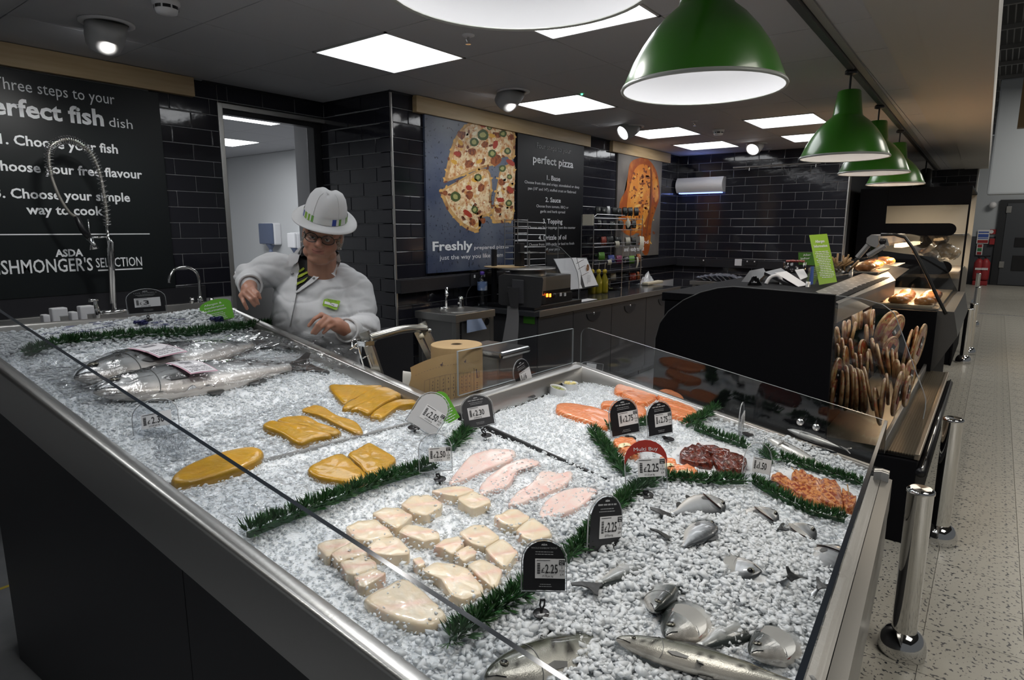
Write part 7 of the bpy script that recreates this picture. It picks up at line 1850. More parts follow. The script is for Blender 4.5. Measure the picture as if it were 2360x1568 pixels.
nm_ = {id(KL): 'black', id(RL): 'red', id(GL): 'green', id(BL): 'blue', id(MG): 'magenta', id(OG): 'orange', id(CRM): 'cream', id(PAPER): 'white'}
rowname = lambda y: 'top tier' if y < 505 else 'second tier' if y < 540 else 'third tier' if y < 580 else 'fourth tier' if y < 620 else 'bottom tier'
cnt = {}
for px, py, w, m in rolls:
    c = R_(px, py, YR + .06); hw = w * .5 / FPX * (c - EYE).dot(FWD); k = (nm_[id(m)], rowname(py)); cnt[k] = cnt.get(k, 0) + 1
    o = ('', 'second ', 'third ', 'fourth ', 'fifth ', 'sixth ', 'seventh ')[cnt[k] - 1]
    t = thing('label_roll', c, f'{o}{k[0]} roll on the {k[1]} of the wire rack, counted from the bottles', 'label roll', 'label rolls on the wire rack')
    r_ = .046
    MB().lathe([(.018, -hw), (r_, -hw), (r_, hw), (.018, hw), (.018, -hw)], c, 18, V((RGT.x, RGT.y, .04))).build('roll', m, t, False)
for px, py, w, h, a, lb in ((1449, 513, 20, 18, .7, 'loose label square curling off the second tier of the rack'), (1424, 563, 20, 14, 0, 'pale label tongue hanging from the third tier roll'), (1480, 560, 22, 30, 0.1, 'large pale label square sticking out past the rack side'), (1406, 605, 18, 12, 0, 'pale label tongue hanging from the fourth tier blue roll'), (1470, 605, 8, 24, .1, 'pale label strip at the end of the fourth tier')):
    c = R_(px, py, YR - .012); s_ = (c - EYE).dot(FWD) / FPX; u_ = X * math.cos(a) - Z * math.sin(a); v_ = Z * math.cos(a) + X * math.sin(a)
    q = MB(); q.grid(6, 6, lambda u, v: c + u_ * ((u - .5) * w * s_) + v_ * ((v - .5) * h * s_) + Y * (.012 * (v - .5) ** 2 * 4)); tag(q.build('loose_label', CRM), lb, 'label', 'loose labels on the wire rack')
MB().bbox((R_(1369, 500).x - .02, YR + .0, R_(1369, 520).z), (R_(1369, 500).x + .0, YR + .12, R_(1369, 494).z), .004).build('end_card', CRM, lr)

# ================================================================ FAR WALL FITTINGS
a, b = onx(1563, 412, 8.09), onx(1668, 442, 8.09)
fk = thing('fly_killer', (8.05, (a.y + b.y) / 2, b.z), 'white curved insect killer lamp on the far tiled wall', 'lamp')
q = MB(); n = 10
q.prism([(0, 0)] + [(.09 + .05 * math.sin(math.pi * i / n), (b.z * 0 + (a.z - b.z) * i / n)) for i in range(n + 1)] + [(0, a.z - b.z)], V((8.148, b.y, b.z)), V((-1, 0, 0)), Z, Y, 0, a.y - b.y); q.build('cover', WHITEP, fk)
MB().box((8.06, b.y + .03, b.z - .012), (8.14, a.y - .03, b.z + .002)).build('violet_tube', mat('violet_glow', (.2, .3, 1), .5, emit=2.2, emit_col=(.25, .35, 1)), fk)
lamp('AREA', 'insect_lamp_glow', (8.0, (a.y + b.y) / 2, a.z + .03), .35, (.25, .35, 1.0), .3, (7.9, 3.0, 2.5))
a, b = onx(1962, 437, 12.3), onx(1990, 465, 12.3)
tag(MB().bbox((12.25, b.y, b.z), (12.396, a.y, a.z), .02).build('wall_box', WHITEP), 'small square white box on the recessed end wall', 'box')
rl = thing('tool_rail', (7.95, 2.2, 2.24), 'thin steel rail fixed high on the far wall', 'rail')
a, b = onx(1690, 386, 7.98), onx(1892, 376, 7.98)
MB().tube([(7.98, a.y, 2.246), (7.98, b.y, 2.246)], .012, 8).build('bar', STEEL, rl)
for f in (.2, .58, .95): y = a.y + (b.y - a.y) * f; MB().tube([(7.98, y, 2.246), (8.15, y, 2.27)], .010, 6).build('bracket', STEEL_D, rl); MB().tube([(7.98, y, 2.24), (7.97, y, 2.20)], .006, 6).build('hook', STEEL_D, rl)
tb = thing('steel_table', (7.9, 2.8, 0), 'steel table with clear packs against the far wall', 'table')
zt = .86; p0 = onz(1592, 640, zt)
y0, y1 = onx(1730, 645, 7.75).y, onx(1592, 640, 7.75).y
MB().bbox((7.72, y0, zt - .05), (8.12, y1, zt), .004).build('table_top', STEEL, tb)
for x in (7.74, 8.07):
    for y in (y0 + .03, y1 - .07): MB().bbox((x, y, 0), (x + .04, y + .04, zt - .05), .003).build('leg', STEEL_D, tb)
for k in range(9):
    y = y1 - .12 - (y1 - y0 - .2) * k / 8; hgt = .05 + .06 * math.sin(math.pi * k / 8)
    o = MB(); o.grid(4, 5, lambda u, v: V((7.76 + .30 * u, y - .07 + .14 * v + .03 * u, zt + .004 + hgt * (v if v < .6 else .6 + .3 * (v - .6)) + .012 * random.random())))
    tag(o.build('clear_pack', mat('clear_pack_plastic', (.42, .44, .5), .2, trans=.25)), f'{("first", "second", "third", "fourth", "fifth", "sixth", "seventh", "eighth", "ninth")[k]} clear bag of the leaning stack on the steel table, counting from the wall corner', 'bag', 'clear bags stacked on the steel table')
# ================================================================ PENDANTS, TRACK AND CEILING FITTINGS
GRN_P = mat('green_enamel', (0.038, 0.20, 0.011), 0.30, coat=0.4, coat_rough=0.12)
WIN = mat('white_enamel', (0.72, 0.73, 0.76), 0.45)
def pendant(x, y, label, warm, z=1.925, p=1.0):
    t = thing('pendant_lamp', (x, y, z), label, 'lamp', 'green dome pendant lamps over the counters')
    o = V((x, y, z))
    out = [(.243, .0), (.240, .012), (.233, .030), (.213, .078), (.188, .122), (.160, .162), (.122, .205), (.090, .232), (.082, .240), (.079, .252), (.062, .378), (.056, .384), (.0, .385)]
    MB().lathe(out, o, 48).build('shade', GRN_P, t, True)
    MB().lathe([(.239, .001), (.229, .030), (.209, .077), (.184, .120), (.156, .159), (.118, .200), (.06, .222), (.0, .225)], o, 48).build('shade_lining', WIN, t, True)
    MB().lathe([(.239, -.001), (.246, -.003), (.2475, .003), (.244, .010), (.239, .006), (.239, -.001)], o, 48).build('rim', mat('grey_lip', (.40, .42, .40), .3), t, True)
    MB().lathe([(.0, .13), (.03, .135), (.036, .16), (.028, .19), (.02, .21)], o, 16).build('bulb', mat('lit_bulb', (1, 1, 1), .4, emit=3.0, emit_col=(1, .97, .92) if not warm else (1, .86, .7)), t, True)
    MB().tube([o + Z * .38, V((x, y, CZ - .05))], .006, 8).build('cord', BLACK, t)
    MB().lathe([(.02, -.05), (.034, -.045), (.034, -.03), (.026, -.02)], V((x, y, CZ)), 16, caps=True).build('track_adapter', BLACK, t, True)
    lamp('SPOT', 'pendant_light', o + Z * .16, PENDANT_W * p * 1.6, (1, .985, .96) if not warm else (1, .86, .70), .05, o - Z, spot_size=math.radians(128), spot_blend=.5)
    lamp('POINT', 'pendant_inner_light', o + Z * .10, PENDANT_W * p * .040, (1, .985, .96) if not warm else (1, .86, .70), .05)
pendant(.97, .725, 'green dome pendant nearest the camera, only its white inside and rim showing', False, p=1.1)
pendant(1.98, .775, 'large green dome pendant over the chunky ice, cut by the picture top', False, p=1.25)
pendant(4.32, .79, 'green dome pendant hanging over the black pizza chiller panel', True, p=.7)
pendant(5.63, .815, 'green dome pendant second in the overlapping three', True, p=.55)
pendant(7.12, .838, 'green dome pendant lowest and smallest of the overlapping three', True, p=.55)
tk = thing('lighting_track', (4, .8, CZ - .02), 'long dark ceiling track carrying the green pendants', 'track')
MB().box((.3, .755, CZ - .028), (12.26, .790, CZ - .001), lambda x, y, z: (x, y + (x - 2.99) * .0125, z)).build('bar', mat('track_grey', (.05, .05, .05), .4), tk)
MB().box((.3, .715, CZ - .010), (12.26, .752, CZ - .001), lambda x, y, z: (x, y + (x - 2.99) * .0125, z)).build('side_strip', mat('track_edge', (.30, .29, .27), .5), tk)
st_ = thing('track_spot', (10.6, .9, 2.1), 'black track spot lamp at the end of the pendant row', 'lamp')
o = V((10.6, .895, CZ)); MB().tube([o, o - Z * .18], .01, 8).build('stem', BLACK, st_); MB().tube([o - Z * .14 + X * .1, o - Z * .42 - X * .05], [.07, .09], 14).build('head', BLACK, st_, True)
def downlight(px, py, ax, label, lit):
    c = onz(px, py, CZ); t = thing('recessed_spot', c, label, 'spot light', 'swivelling recessed spot lamps')
    MB().lathe([(.115, -.001), (.115, -.008), (.092, -.010), (.090, .0)], c, 28).build('ring', WHITEP, t, True)
    MB().lathe([(.0895, -.002), (.0, -.0015)], c, 24).build('recess', BLACK, t)
    ax = ax.normalized(); q = MB(); q.lathe([(.0, .02), (.083, .02), (.086, -.03), (.083, -.085), (.074, -.125), (.070, -.13), (.066, -.12)], c + ax * 0 - ax * 0, 26, -ax if ax.z > 0 else -ax)
    o = q.build('head', mat('spot_grey', (.36, .36, .36), .5), t, True)
    MB().lathe([(.0001, .118), (.066, .118)], c, 22, ax).build('lens', mat('lit_spot', (1, 1, 1), .4, emit=3.5) if lit else WIN, t)
downlight(246, 52, V((.10, .75, -.65)), 'recessed spot nearest the smoke detector over the fish sign', True)
downlight(1183, 210, V((.05, .75, -.65)), 'recessed spot above the pizza poster', True)
downlight(1456, 291, V((-.75, .35, -.55)), 'recessed spot with bright face above the gap between posters', True)
downlight(1744, 331, V((-.8, .1, -.6)), 'recessed spot with bright face before the far wall', True)
for px, py, lb in ((382, 2, 'round white smoke detector cut off at the picture top'), (1656, 299, 'round white smoke detector between the rear ceiling lights')):
    c = onz(px, py, CZ); t = thing('smoke_detector', c, lb, 'detector', 'ceiling smoke detectors')
    MB().lathe([(.055, 0), (.055, -.015), (.047, -.022), (.047, -.030), (.040, -.050), (.0, -.055)], c, 28).build('body', WHITEP, t, True)
    for k in range(8):
        a = 2 * math.pi * k / 8; q = MB(); d0, d1 = a + .06, a + .70
        q.add([c + V((.0478 * math.cos(w), .0478 * math.sin(w), z)) for z in (-.023, -.036) for w in (d0, (d0 + d1) / 2, d1)], [(0, 1, 4, 3), (1, 2, 5, 4)]); q.build('slot', BLACK, t)
for px, py, lb in ((1079, 80, 'small sprinkler head in the ceiling between the front light panels'), (1601, 278, 'small sprinkler head in the ceiling before the rear light panels'), (1773, 342, 'small sprinkler head in the ceiling close to the far wall')):
    c = onz(px, py, CZ); t = thing('sprinkler', c, lb, 'sprinkler', 'ceiling sprinkler heads')
    MB().lathe([(.032, -.001), (.032, -.006), (.02, -.010), (.0, -.010)], c, 18).build('plate', WHITEP, t, True)
    MB().tube([c - Z * .01, c - Z * .035], .007, 8).build('nozzle', CHROME, t)
    for s in (-1, 1): MB().tube([c + X * .006 * s - Z * .012, c + X * .014 * s - Z * .025, c + X * .003 * s - Z * .04], .003, 5).build('yoke', CHROME, t)
    MB().lathe([(.0, 0), (.014, .0), (.014, -.003), (.0, -.003)], c - Z * .042, 12).build('deflector', CHROME, t)
g = onz(1341, 216, CZ); tag(MB().ball(g - Z * .003, .008, 8, 6).build('green_indicator', mat('green_led', (.1, 1, .3), .4, emit=3, emit_col=(.1, 1, .35))), 'tiny green indicator light on the ceiling beside a light panel', 'indicator')

# ================================================================ BOLLARDS
def bollard(x, y, label, h=.625):
    t = thing('bollard', (x, y, 0), label, 'bollard', 'chrome trolley bollards along the aisle'); o = V((x, y, 0)); r = .040
    MB().lathe([(r, .05), (r, h - .02), (r + .003, h - .018), (r + .003, h - .008), (r, h - .004), (r * .8, h)], o, 32).build('post', CHROME, t, True)
    MB().lathe([(.0001, h - .002), (r * .82, h)], o, 32).build('cap', CHROME, t)
    MB().lathe([(.0755, .001), (.077, .010), (.076, .035), (.068, .062), (.055, .080), (r, .088)], o, 32).build('base_dome', CHROME, t, True)
bollard(2.478, .118, 'chrome bollard closest to the camera, tight against the counter front')
bollard(3.545, .075, 'chrome bollard at the near corner of the pizza chiller')
for px, py, lb in ((2219, 836, 'chrome bollard third along the aisle, by the hot food counter'), (2231, 816, 'chrome bollard just beyond the third one'), (2243, 752, 'chrome bollard by the hot cabinet, before the extinguishers'), (2247, 700, 'chrome bollard last before the end wall')):
    c = onz(px, py, 0); bollard(c.x, c.y, lb)

# ================================================================ PAPER ROLL AND ITS STAND
KRAFT = mat('kraft_paper', (0.40, 0.275, 0.135), 0.75, vary=(4, (0.36, 0.24, 0.115), .4, .6))
RD = 2.47
rc = dep(1052, 793, RD); RR = 59 / FPX * RD
pr2 = thing('paper_roll', V((rc.x, rc.y, rc.z - .34)), 'large upright roll of brown wrapping paper with a torn printed sheet hanging off', 'paper roll')
MB().lathe([(.022, -.34), (RR, -.34), (RR, -.002), (RR - .002, 0), (.024, 0), (.022, -.002), (.022, -.34)], rc, 48).build('roll', KRAFT, pr2)
MB().lathe([(.0225, -.001), (.0185, 0), (.0185, -.2)], rc, 20).build('core', mat('card_core', (.13, .09, .05), .8), pr2)
fx = V((FWD.x, FWD.y, 0)).normalized(); rx = V((RGT.x, RGT.y, 0)).normalized()
def sheet(u, v):
    # u 0 right edge .. 1 torn left edge, v 0 top .. 1 bottom
    if u < .55:
        a = math.radians(-5 + 95 * u / .55); p = rc + rx * (RR * 1.02 * math.cos(a)) - fx * (RR * 1.02 * math.sin(a)); top = -.012 - .010 * u
    else:
        k = (u - .55) / .45; p = rc + rx * (-.165 * k) - fx * (RR * 1.02 + .045 * k - .03 * k * k); top = -.0175 - .040 * k * k - .012 * k
        p = p - rx * (.03 * v * k) + rx * (.006 * math.sin(v * 14) * (k > .98))
    return p + Z * (top - v * .30)
MB().grid(40, 20, sheet).build('sheet', KRAFT, pr2, True)
q = MB()
def off(u, v): return sheet(u, v) - fx * .0012
INK = mat('purple_ink', (.06, .05, .10), .7)
def ln(u0, v0, u1, v1, w=.0012):
    n = 8; 
    for i in range(n):
        a, b_ = off(u0 + (u1 - u0) * i / n, v0 + (v1 - v0) * i / n), off(u0 + (u1 - u0) * (i + 1) / n, v0 + (v1 - v0) * (i + 1) / n); d = (b_ - a).normalized(); s = d.cross(fx).normalized() * w / 2
        q.add([a - s, a + s, b_ + s, b_ - s], [(0, 1, 2, 3)])
for i in range(11): ln(.34 + .05 * i, .26, .34 + .05 * i, .62, .0006)
ln(.34, .26, .84, .26, .0006); ln(.34, .62, .84, .62, .0008); ln(.34, .44, .84, .44, .0005)
for i in range(26): ln(.20 + .029 * i, .14, .213 + .029 * i, .14, .0008)
for i in range(9):
    for k in range(7): 
        if random.random() < .75: ln(.352 + .05 * i + random.uniform(0, .012), .30 + .045 * k, .352 + .05 * i + .006, .32 + .045 * k + random.uniform(0, .01), .0016)
ln(.29, .22, .29, .7, .0012); ln(.25, .24, .24, .36, .004); ln(.22, .28, .19, .28); ln(.19, .28, .19, .36); ln(.19, .36, .22, .36); ln(.22, .36, .22, .28)
for k in range(8): ln(.245, .42 + .03 * k, .225, .43 + .03 * k, .003)
for u in (.40, .66): ln(u, .125, u + .03, .11, .002); ln(u + .005, .09, u + .02, .13, .002)
q.build('print', INK, pr2)
sf = thing('bag_stand', V((*dep(860, 900, 2.55).xy, 0)), 'tilted steel tube stand with a curved handle bar between the tray rim and paper roll', 'stand')
TUBE = mat('satin_tube', (.52, .51, .47), .26, .95)
def Q(x, y, d): return dep(x, y, d)
def sq(p0, p1, w, name='post'):
    d = (p1 - p0).normalized(); a = d.cross(fx).normalized() * w; b_ = d.cross(a).normalized() * w
    q = MB(); q.add([p + a * i + b_ * j for p in (p0, p1) for i, j in ((-1, -1), (1, -1), (1, 1), (-1, 1))], [(0, 1, 2, 3), (7, 6, 5, 4), (0, 4, 5, 1), (1, 5, 6, 2), (2, 6, 7, 3), (3, 7, 4, 0)]); q.build(name, TUBE, sf)
def ext(p0, p1, z): d = p1 - p0; return p0 + d * ((z - p0.z) / d.z)
L0, L1 = Q(839, 765, 2.50), Q(868, 850, 2.52); sq(L0, ext(L0, L1, .05), .017)
R0, R1 = Q(972, 744, 2.66), Q(997, 800, 2.68); sq(R0, ext(R0, R1, .05), .015)
R2, R3 = Q(960, 765, 2.74), Q(988, 822, 2.76); sq(R2, ext(R2, R3, .05), .010)
MB().tube(hosepts([Q(853, 779, 2.47), Q(885, 770, 2.50), Q(925, 760, 2.55), Q(955, 757, 2.60), Q(980, 758, 2.65)], 6), .0165, 14).build('handle_bar', TUBE, sf, True)
MB().tube([Q(966, 778, 2.62), Q(976, 773, 2.62)], .011, 10).build('peg', mat('cream_plastic', (.55, .50, .38), .5), sf, True)
for p in (Q(850, 792, 2.48), Q(990, 762, 2.64)): MB().ball(p, .009, 10, 8).build('bolt', CHROME, sf, True)
MB().bbox(tuple(Q(843, 790, 2.48) - V((.025, .025, .012))), tuple(Q(843, 790, 2.48) + V((.025, .025, .012))), .004).build('clamp', CHROME, sf)
MB().tube([Q(833, 782, 2.47), Q(812, 784, 2.44), Q(811, 800, 2.42), Q(825, 803, 2.42)], .0035, 8).build('wire_loop', CHROME, sf, True)
MB().tube([Q(806, 806, 2.40), Q(822, 792, 2.42), Q(826, 800, 2.42), Q(838, 845, 2.46)], .0035, 8).build('wire_loop', CHROME, sf, True)
MB().tube([Q(836, 826, 2.46), Q(848, 820, 2.47), Q(857, 845, 2.48)], .0035, 8).build('wire_loop', CHROME, sf, True)
q = MB(); q.grid(6, 8, lambda u, v: Q(930 + 32 * u, 860 + 24 * u * .2, 2.52) + V((0, 0, .022 * math.sin(v * 2.6))) - fx * (.03 * v) - Z * (.05 * v * v)); tag(q.build('white_strap', mat('cream_white', (.55, .54, .50), .6), None, True), 'curled cream plastic strip sticking out beside the paper sheet', 'strip')
q = Q(1135, 806, 2.85); sp_ = thing('scale_pan', q, 'shiny steel scale pan behind the low glass beside the paper roll', 'pan')
MB().bbox((q.x - .10, q.y - .13, q.z - .015), (q.x + .12, q.y + .13, q.z + .015), .012).build('pan', mat('bright_steel', (.7, .7, .7), .2, 1.0), sp_)
MB().bbox((q.x - .08, q.y - .10, .70), (q.x + .10, q.y + .10, q.z - .015), .01).build('base', STEEL_D, sp_)
MB().bbox((q.x - .20, q.y - .25, .0), (q.x + .22, q.y + .25, .70), .005).build('cabinet', DARKP, sp_)

# ================================================================ PIZZA CHILLER
PX = 3.40
pcz = thing('pizza_chiller', (4.5, .9, 0), 'open fronted chiller of boxed and wrapped pizzas with a big matt black end panel', 'chiller')
def prof_px(L, x): return [(onx(a, b, x).y, onx(a, b, x).z) for a, b in L]
prf = prof_px([(1925, 680), (1860, 675), (1780, 668), (1690, 661), (1655, 664), (1615, 674), (1575, 692), (1540, 718), (1520, 745), (1510, 780), (1508, 820)], PX)
prf = prf + [(prf[-1][0], 0.0), (.58, 0.0)]
q = MB(); q.prism(prf, V((PX, 0, 0)), Y, Z, X, 0.0, 0.03); q.build('end_panel', MATTE_BLACK, pcz)
q = MB(); q.tube([V((PX + .001, y, z)) for y, z in prf[:11]], .003, 6); q.build('panel_edge', mat('panel_edge_grey', (.10, .10, .10), .4), pcz)
XE = 5.62
MB().bbox((PX, .19, .0), (XE, .62, .42), .004).build('base', MATTE_BLACK, pcz)
MB().box((PX + .03, 1.0, .42), (XE, 1.5, 1.1)).build('back', MATTE_BLACK, pcz)
MB().box((PX + .03, .33, .42), (XE, 1.0, .455)).build('deck', mat('deck_bronze', (.10, .085, .065), .35, .6), pcz)
MB().box((PX + .03, .62, .455), (XE, 1.0, .62)).build('step', MATTE_BLACK, pcz); MB().box((PX + .03, .80, .62), (XE, 1.0, .80)).build('step', MATTE_BLACK, pcz)
MB().bbox((PX + .03, .63, 1.09), (XE, 1.52, 1.14), .003).build('top', MATTE_BLACK, pcz)
MB().box((XE - .03, .30, .42), (XE, 1.0, .90)).build('far_end', MATTE_BLACK, pcz)
q = MB()
for i in range(11): y = .205 + .0115 * i; q.box((PX + .02, y, .440), (XE, y + .0045, .446))
for i in range(170): x = PX + .03 + .013 * i; q.box((x, .205, .440), (x + .0055, .325, .446))
tag(q.build('vent_grille', mat('vent_bronze', (.30, .26, .20), .35, .8), pcz), None, None, None, 'stuff')
MB().box((PX + .02, .20, .425), (XE, .33, .43)).build('vent_floor', BLACK, pcz)
MB().bbox((PX, .325, .43), (XE, .345, .50), .004).build('vent_back', STEEL_D, pcz)
MB().bbox((PX + .01, .183, .425), (XE, .206, .455), .004).build('vent_front', mat('bronze_steel', (.34, .29, .23), .35, .8), pcz)
MB().tube([(PX, .172, .37), (XE, .172, .37)], .022, 12).build('bumper', BLACK, pcz, True)
MB().tube([(PX, .168, .395), (XE, .168, .395)], .005, 8).build('bumper_trim', CHROME, pcz, True)
gp_ = prof_px([(1925, 681), (1985, 688), (2035, 702), (2062, 722), (2082, 775), (2105, 840), (2128, 900), (2134, 920), (2133, 940), (2128, 965)], PX + .02)
q = MB(); q.prism(gp_ + [(gp_[-1][0], .44), (.58, .44)], V((PX + .01, 0, 0)), Y, Z, X, 0, .005); q.build('side_glass', ACRYL, pcz)
q = MB(); q.tube([V((PX + .012, y, z)) for y, z in gp_], .0022, 6); q.build('glass_edge', TEDGE, pcz)
DOUGH = mat('pizza_dough', (.42, .28, .13), .45, vary=(20, (.20, .075, .02), .42, .62), speck=(45, (.30, .035, .015), .63), coat=.35); TOPP = mat('pizza_topping', (.50, .33, .12), .3, vary=(30, (.33, .045, .015), .44, .54), speck=(50, (.05, .09, .02), .65), coat=.5, bump=(60, .5), bdist=.004)
LBK = mat('pack_label_black', (.012, .012, .014), .35); LRD = mat('pack_label_red', (.24, .03, .03), .4); LBL = mat('pack_label_blue', (.05, .09, .25), .4)
rows_ = [(330, 950, 400, 14, -3, 3.62), (370, 940, 390, 12, -2, 3.66), (407, 965, 380, 14, 0, 3.64), (442, 965, 380, 12, 2, 3.68), (478, 980, 380, 14, 3, 3.66), (528, 955, 390, 18, 10, 3.7), (247, 850, 330, 26, -14, 3.58), (232, 1010, 260, 24, -12, 3.55), (290, 960, 330, 14, -6, 3.6),
         (262, 690, 250, 14, 0, 4.1), (310, 650, 270, 16, 4, 4.15), (333, 710, 250, 24, 0, 4.05), (385, 640, 240, 16, 6, 4.2), (420, 770, 250, 16, 2, 4.0), (463, 780, 250, 18, 0, 4.0), (520, 760, 260, 20, -4, 4.0), (482, 640, 220, 30, 0, 4.25), (545, 730, 240, 16, 6, 4.05),
         (575, 640, 250, 16, 8, 4.3), (605, 700, 330, 18, 14, 4.1), (640, 740, 360, 20, 12, 4.05), (690, 720, 330, 18, 6, 4.1), (735, 760, 300, 18, 2, 4.1), (770, 760, 280, 20, 0, 4.2),
         (420, 330, 260, 10, 2, 4.7), (456, 340, 220, 14, 2, 4.65), (522, 320, 240, 10, 0, 4.7), (562, 390, 240, 22, -4, 4.5), (320, 470, 200, 14, 0, 4.5), (345, 470, 220, 12, -8, 4.5), (395, 480, 210, 16, -14, 4.45), (262, 530, 220, 12, 4, 4.4), (510, 520, 240, 16, 0, 4.4),
         (690, 440, 330, 34, -36, 4.3), (735, 470, 330, 30, -36, 4.25), (715, 620, 240, 34, -28, 4.1), (860, 620, 360, 22, -16, 4.6), (900, 590, 360, 18, -16, 4.7), (965, 585, 390, 26, -18, 4.8),
         (605, 1110, 330, 22, 4, 3.5), (650, 1050, 380, 22, -10, 3.52), (690, 960, 280, 20, 0, 3.75), (775, 1000, 400, 24, -16, 3.6), (770, 850, 300, 14, -2, 3.9), (810, 900, 330, 18, -8, 3.8), (880, 850, 300, 30, -14, 4.0), (860, 980, 280, 26, -14, 3.75)]
pos_words = ['front row', 'middle row', 'upper rear row', 'leaning group', 'aisle-side group']
prev_l = {}
for k, (zx, zy, h_, fw2, lean, xd) in enumerate(rows_):
    px, py = 1860 + zx / 3.734, 640 + zy / 3.734; c = onx(px, py, xd); d = (c - EYE).dot(FWD); R = h_ / 3.734 / 2 / FPX * d
    a = math.radians(fw2 + 7); rt = RGT; n = (RGT * math.cos(a) + (EYE - c).normalized() * math.sin(a)).normalized()
    up = (UPV - n * UPV.dot(n)).normalized(); M3 = Matrix.Rotation(math.radians(lean), 3, -FWD); n, up = M3 @ n, M3 @ up; sd_ = up.cross(n)
    row = 0 if k < 9 else 1 if k < 24 else 2 if k < 33 else 3 if k < 39 else 4
    idx_ = prev_l.get(row, 0); prev_l[row] = idx_ + 1
    ordw = ('first', 'second', 'third', 'fourth', 'fifth', 'sixth', 'seventh', 'eighth', 'ninth', 'tenth', 'eleventh', 'twelfth', 'thirteenth', 'fourteenth', 'fifteenth')[idx_]
    t = thing('wrapped_pizza', c, f'{ordw} film-wrapped pizza of the {pos_words[row]} in the chiller, counted from the black panel', 'pizza', 'wrapped pizzas standing in the chiller')
    th = .0085
    MB().lathe([(0.0001, -th), (R * .9, -th), (R * .985, -th * .5), (R, .0), (R * .97, th * .8), (R * .90, th * .95), (R * .86, th * .55), (0.0001, th * .5)], c, 26, n).build('crust', DOUGH, t, True)
    MB().lathe([(0.0001, th * .75), (R * .5, th * .85), (R * .86, th * .6)], c, 22, n).build('topping', TOPP, t, True)
    if row in (0, 3, 4) or k % 3 == 0:
        o = c + n * (th * 1.1) - sd_ * (R * .25) - up * (R * .1); w, hh = R * .55, R * .5
        MB().prism([(0, 0), (w, 0), (w, hh), (0, hh)], o, sd_, up, n, 0, .0012).build('pack_label', LBK, t)
        MB().prism([(0, -hh * .7), (w, -hh * .7), (w, -.004), (0, -.004)], o, sd_, up, n, 0, .0012).build('pack_label', (LRD, LBL, LRD, PAPER)[k % 4], t)
        MB().prism([(w * .15, hh * .25), (w * .85, hh * .25), (w * .85, hh * .45), (w * .15, hh * .45)], o, sd_, up, n, .0012, .0018).build('label_print', PAPER, t)
lamp('AREA', 'chiller_canopy_lamp', (4.4, .55, 1.05), 3.0, (1, .88, .72), .5, (4.3, .4, .5), shape='RECTANGLE', size_y=1.6)

# ---- on top of the chiller: topping counter
tcn = thing('topping_counter', (5.0, .9, 1.14), 'steel topping counter with a perforated tray and clear screen on the chiller top', 'counter')
def T_(px, py, z=1.15): return onz(px, py, z)
A = [T_(1932, 700, 1.13), T_(2064, 646, 1.13), T_(2035, 612, 1.16), T_(1880, 672, 1.16)]
q = MB(); q.add(A + [p - Z * .03 for p in A], [(0, 1, 2, 3), (7, 6, 5, 4), (0, 4, 5, 1), (1, 5, 6, 2), (2, 6, 7, 3), (3, 7, 4, 0)]); q.build('tray', STEEL_D, tcn)
q = MB()
for i in range(14):
    for j in range(4):
        u, v = .06 + .9 * i / 13, .2 + .22 * j; p = A[0].lerp(A[1], u).lerp(A[3].lerp(A[2], u), v) + Z * .001; q.lathe([(0.0001, 0), (.012, 0)], p, 8, (A[1] - A[0]).cross(A[3] - A[0]).normalized())
tag(q.build('hole', mat('bright_hole', (.7, .7, .7), .3), tcn), None, None, None, 'stuff')
q = MB(); B0 = [A[0] - Z * .03, A[1] - Z * .03, A[1] - Z * .11, A[0] - Z * .10]; q.add(B0 + [p + Y * .02 for p in B0], [(0, 1, 2, 3), (7, 6, 5, 4), (0, 4, 5, 1), (1, 5, 6, 2), (2, 6, 7, 3), (3, 7, 4, 0)]); q.build('tray_front', mat('bronze_steel', (.34, .29, .23), .35, .8), tcn)
xs0 = T_(1860, 672, 1.14)
q = MB(); P = [(1858, 668), (2024, 640), (2024, 586), (1865, 617)]; S_ = [dep(px, py, d) for (px, py), d in zip(P, (4.0, 5.4, 5.4, 4.0))]
q.add(S_ + [p + Y * .006 for p in S_], [(0, 1, 2, 3), (7, 6, 5, 4), (0, 4, 5, 1), (1, 5, 6, 2), (2, 6, 7, 3), (3, 7, 4, 0)]); q.build('screen', ACRYL, tcn)
for px, py, d in ((1861, 666, 4.0), (1960, 640, 4.8)): p = dep(px, py, d); MB().tube([p - Z * .06, p + Z * .045], .014, 10).build('screen_post', STEEL, tcn, True)
def slab(name, pts, depths, th, m, label=None, cat=None, par=None, group=None):
    P = [dep(px, py, d) for (px, py), d in zip(pts, depths)]; n = (P[1] - P[0]).cross(P[-1] - P[0]).normalized()
    if n.dot(EYE - P[0]) < 0: n = -n
    k = len(P); q = MB(); q.add(P + [p - n * th for p in P], [tuple(range(k)), tuple(range(2 * k - 1, k - 1, -1))] + [(i, k + i, k + (i + 1) % k, (i + 1) % k) for i in range(k)])
    o = q.build(name, m, par)
    return tag(o, label, cat, group) if label else o
lf_ = slab('allergen_leaflet', [(1865, 542), (1906, 539), (1929, 650), (1888, 657)], (4.25, 4.25, 4.15, 4.15), .002, LIME, 'tall lime green allergen leaflet standing behind the clear screen', 'leaflet')
pA, pB, pC = dep(1865, 542, 4.249), dep(1906, 539, 4.249), dep(1888, 657, 4.149); u_ = (pB - pA).normalized(); v_ = (pA - pC); v_ = (v_ - u_ * v_.dot(u_)).normalized(); hL, wL = (pA - pC).length, (pB - pA).length
for s, f, w in (('Allergen', .83, .52), ('Information', .735, .74)): text(s, lf_, WTEXT, pC + (pA - pC) * f + u_ * (wL * (1 - w) / 2), u_, v_, hL * .055, wL * w, bold=.02, lift=.003)
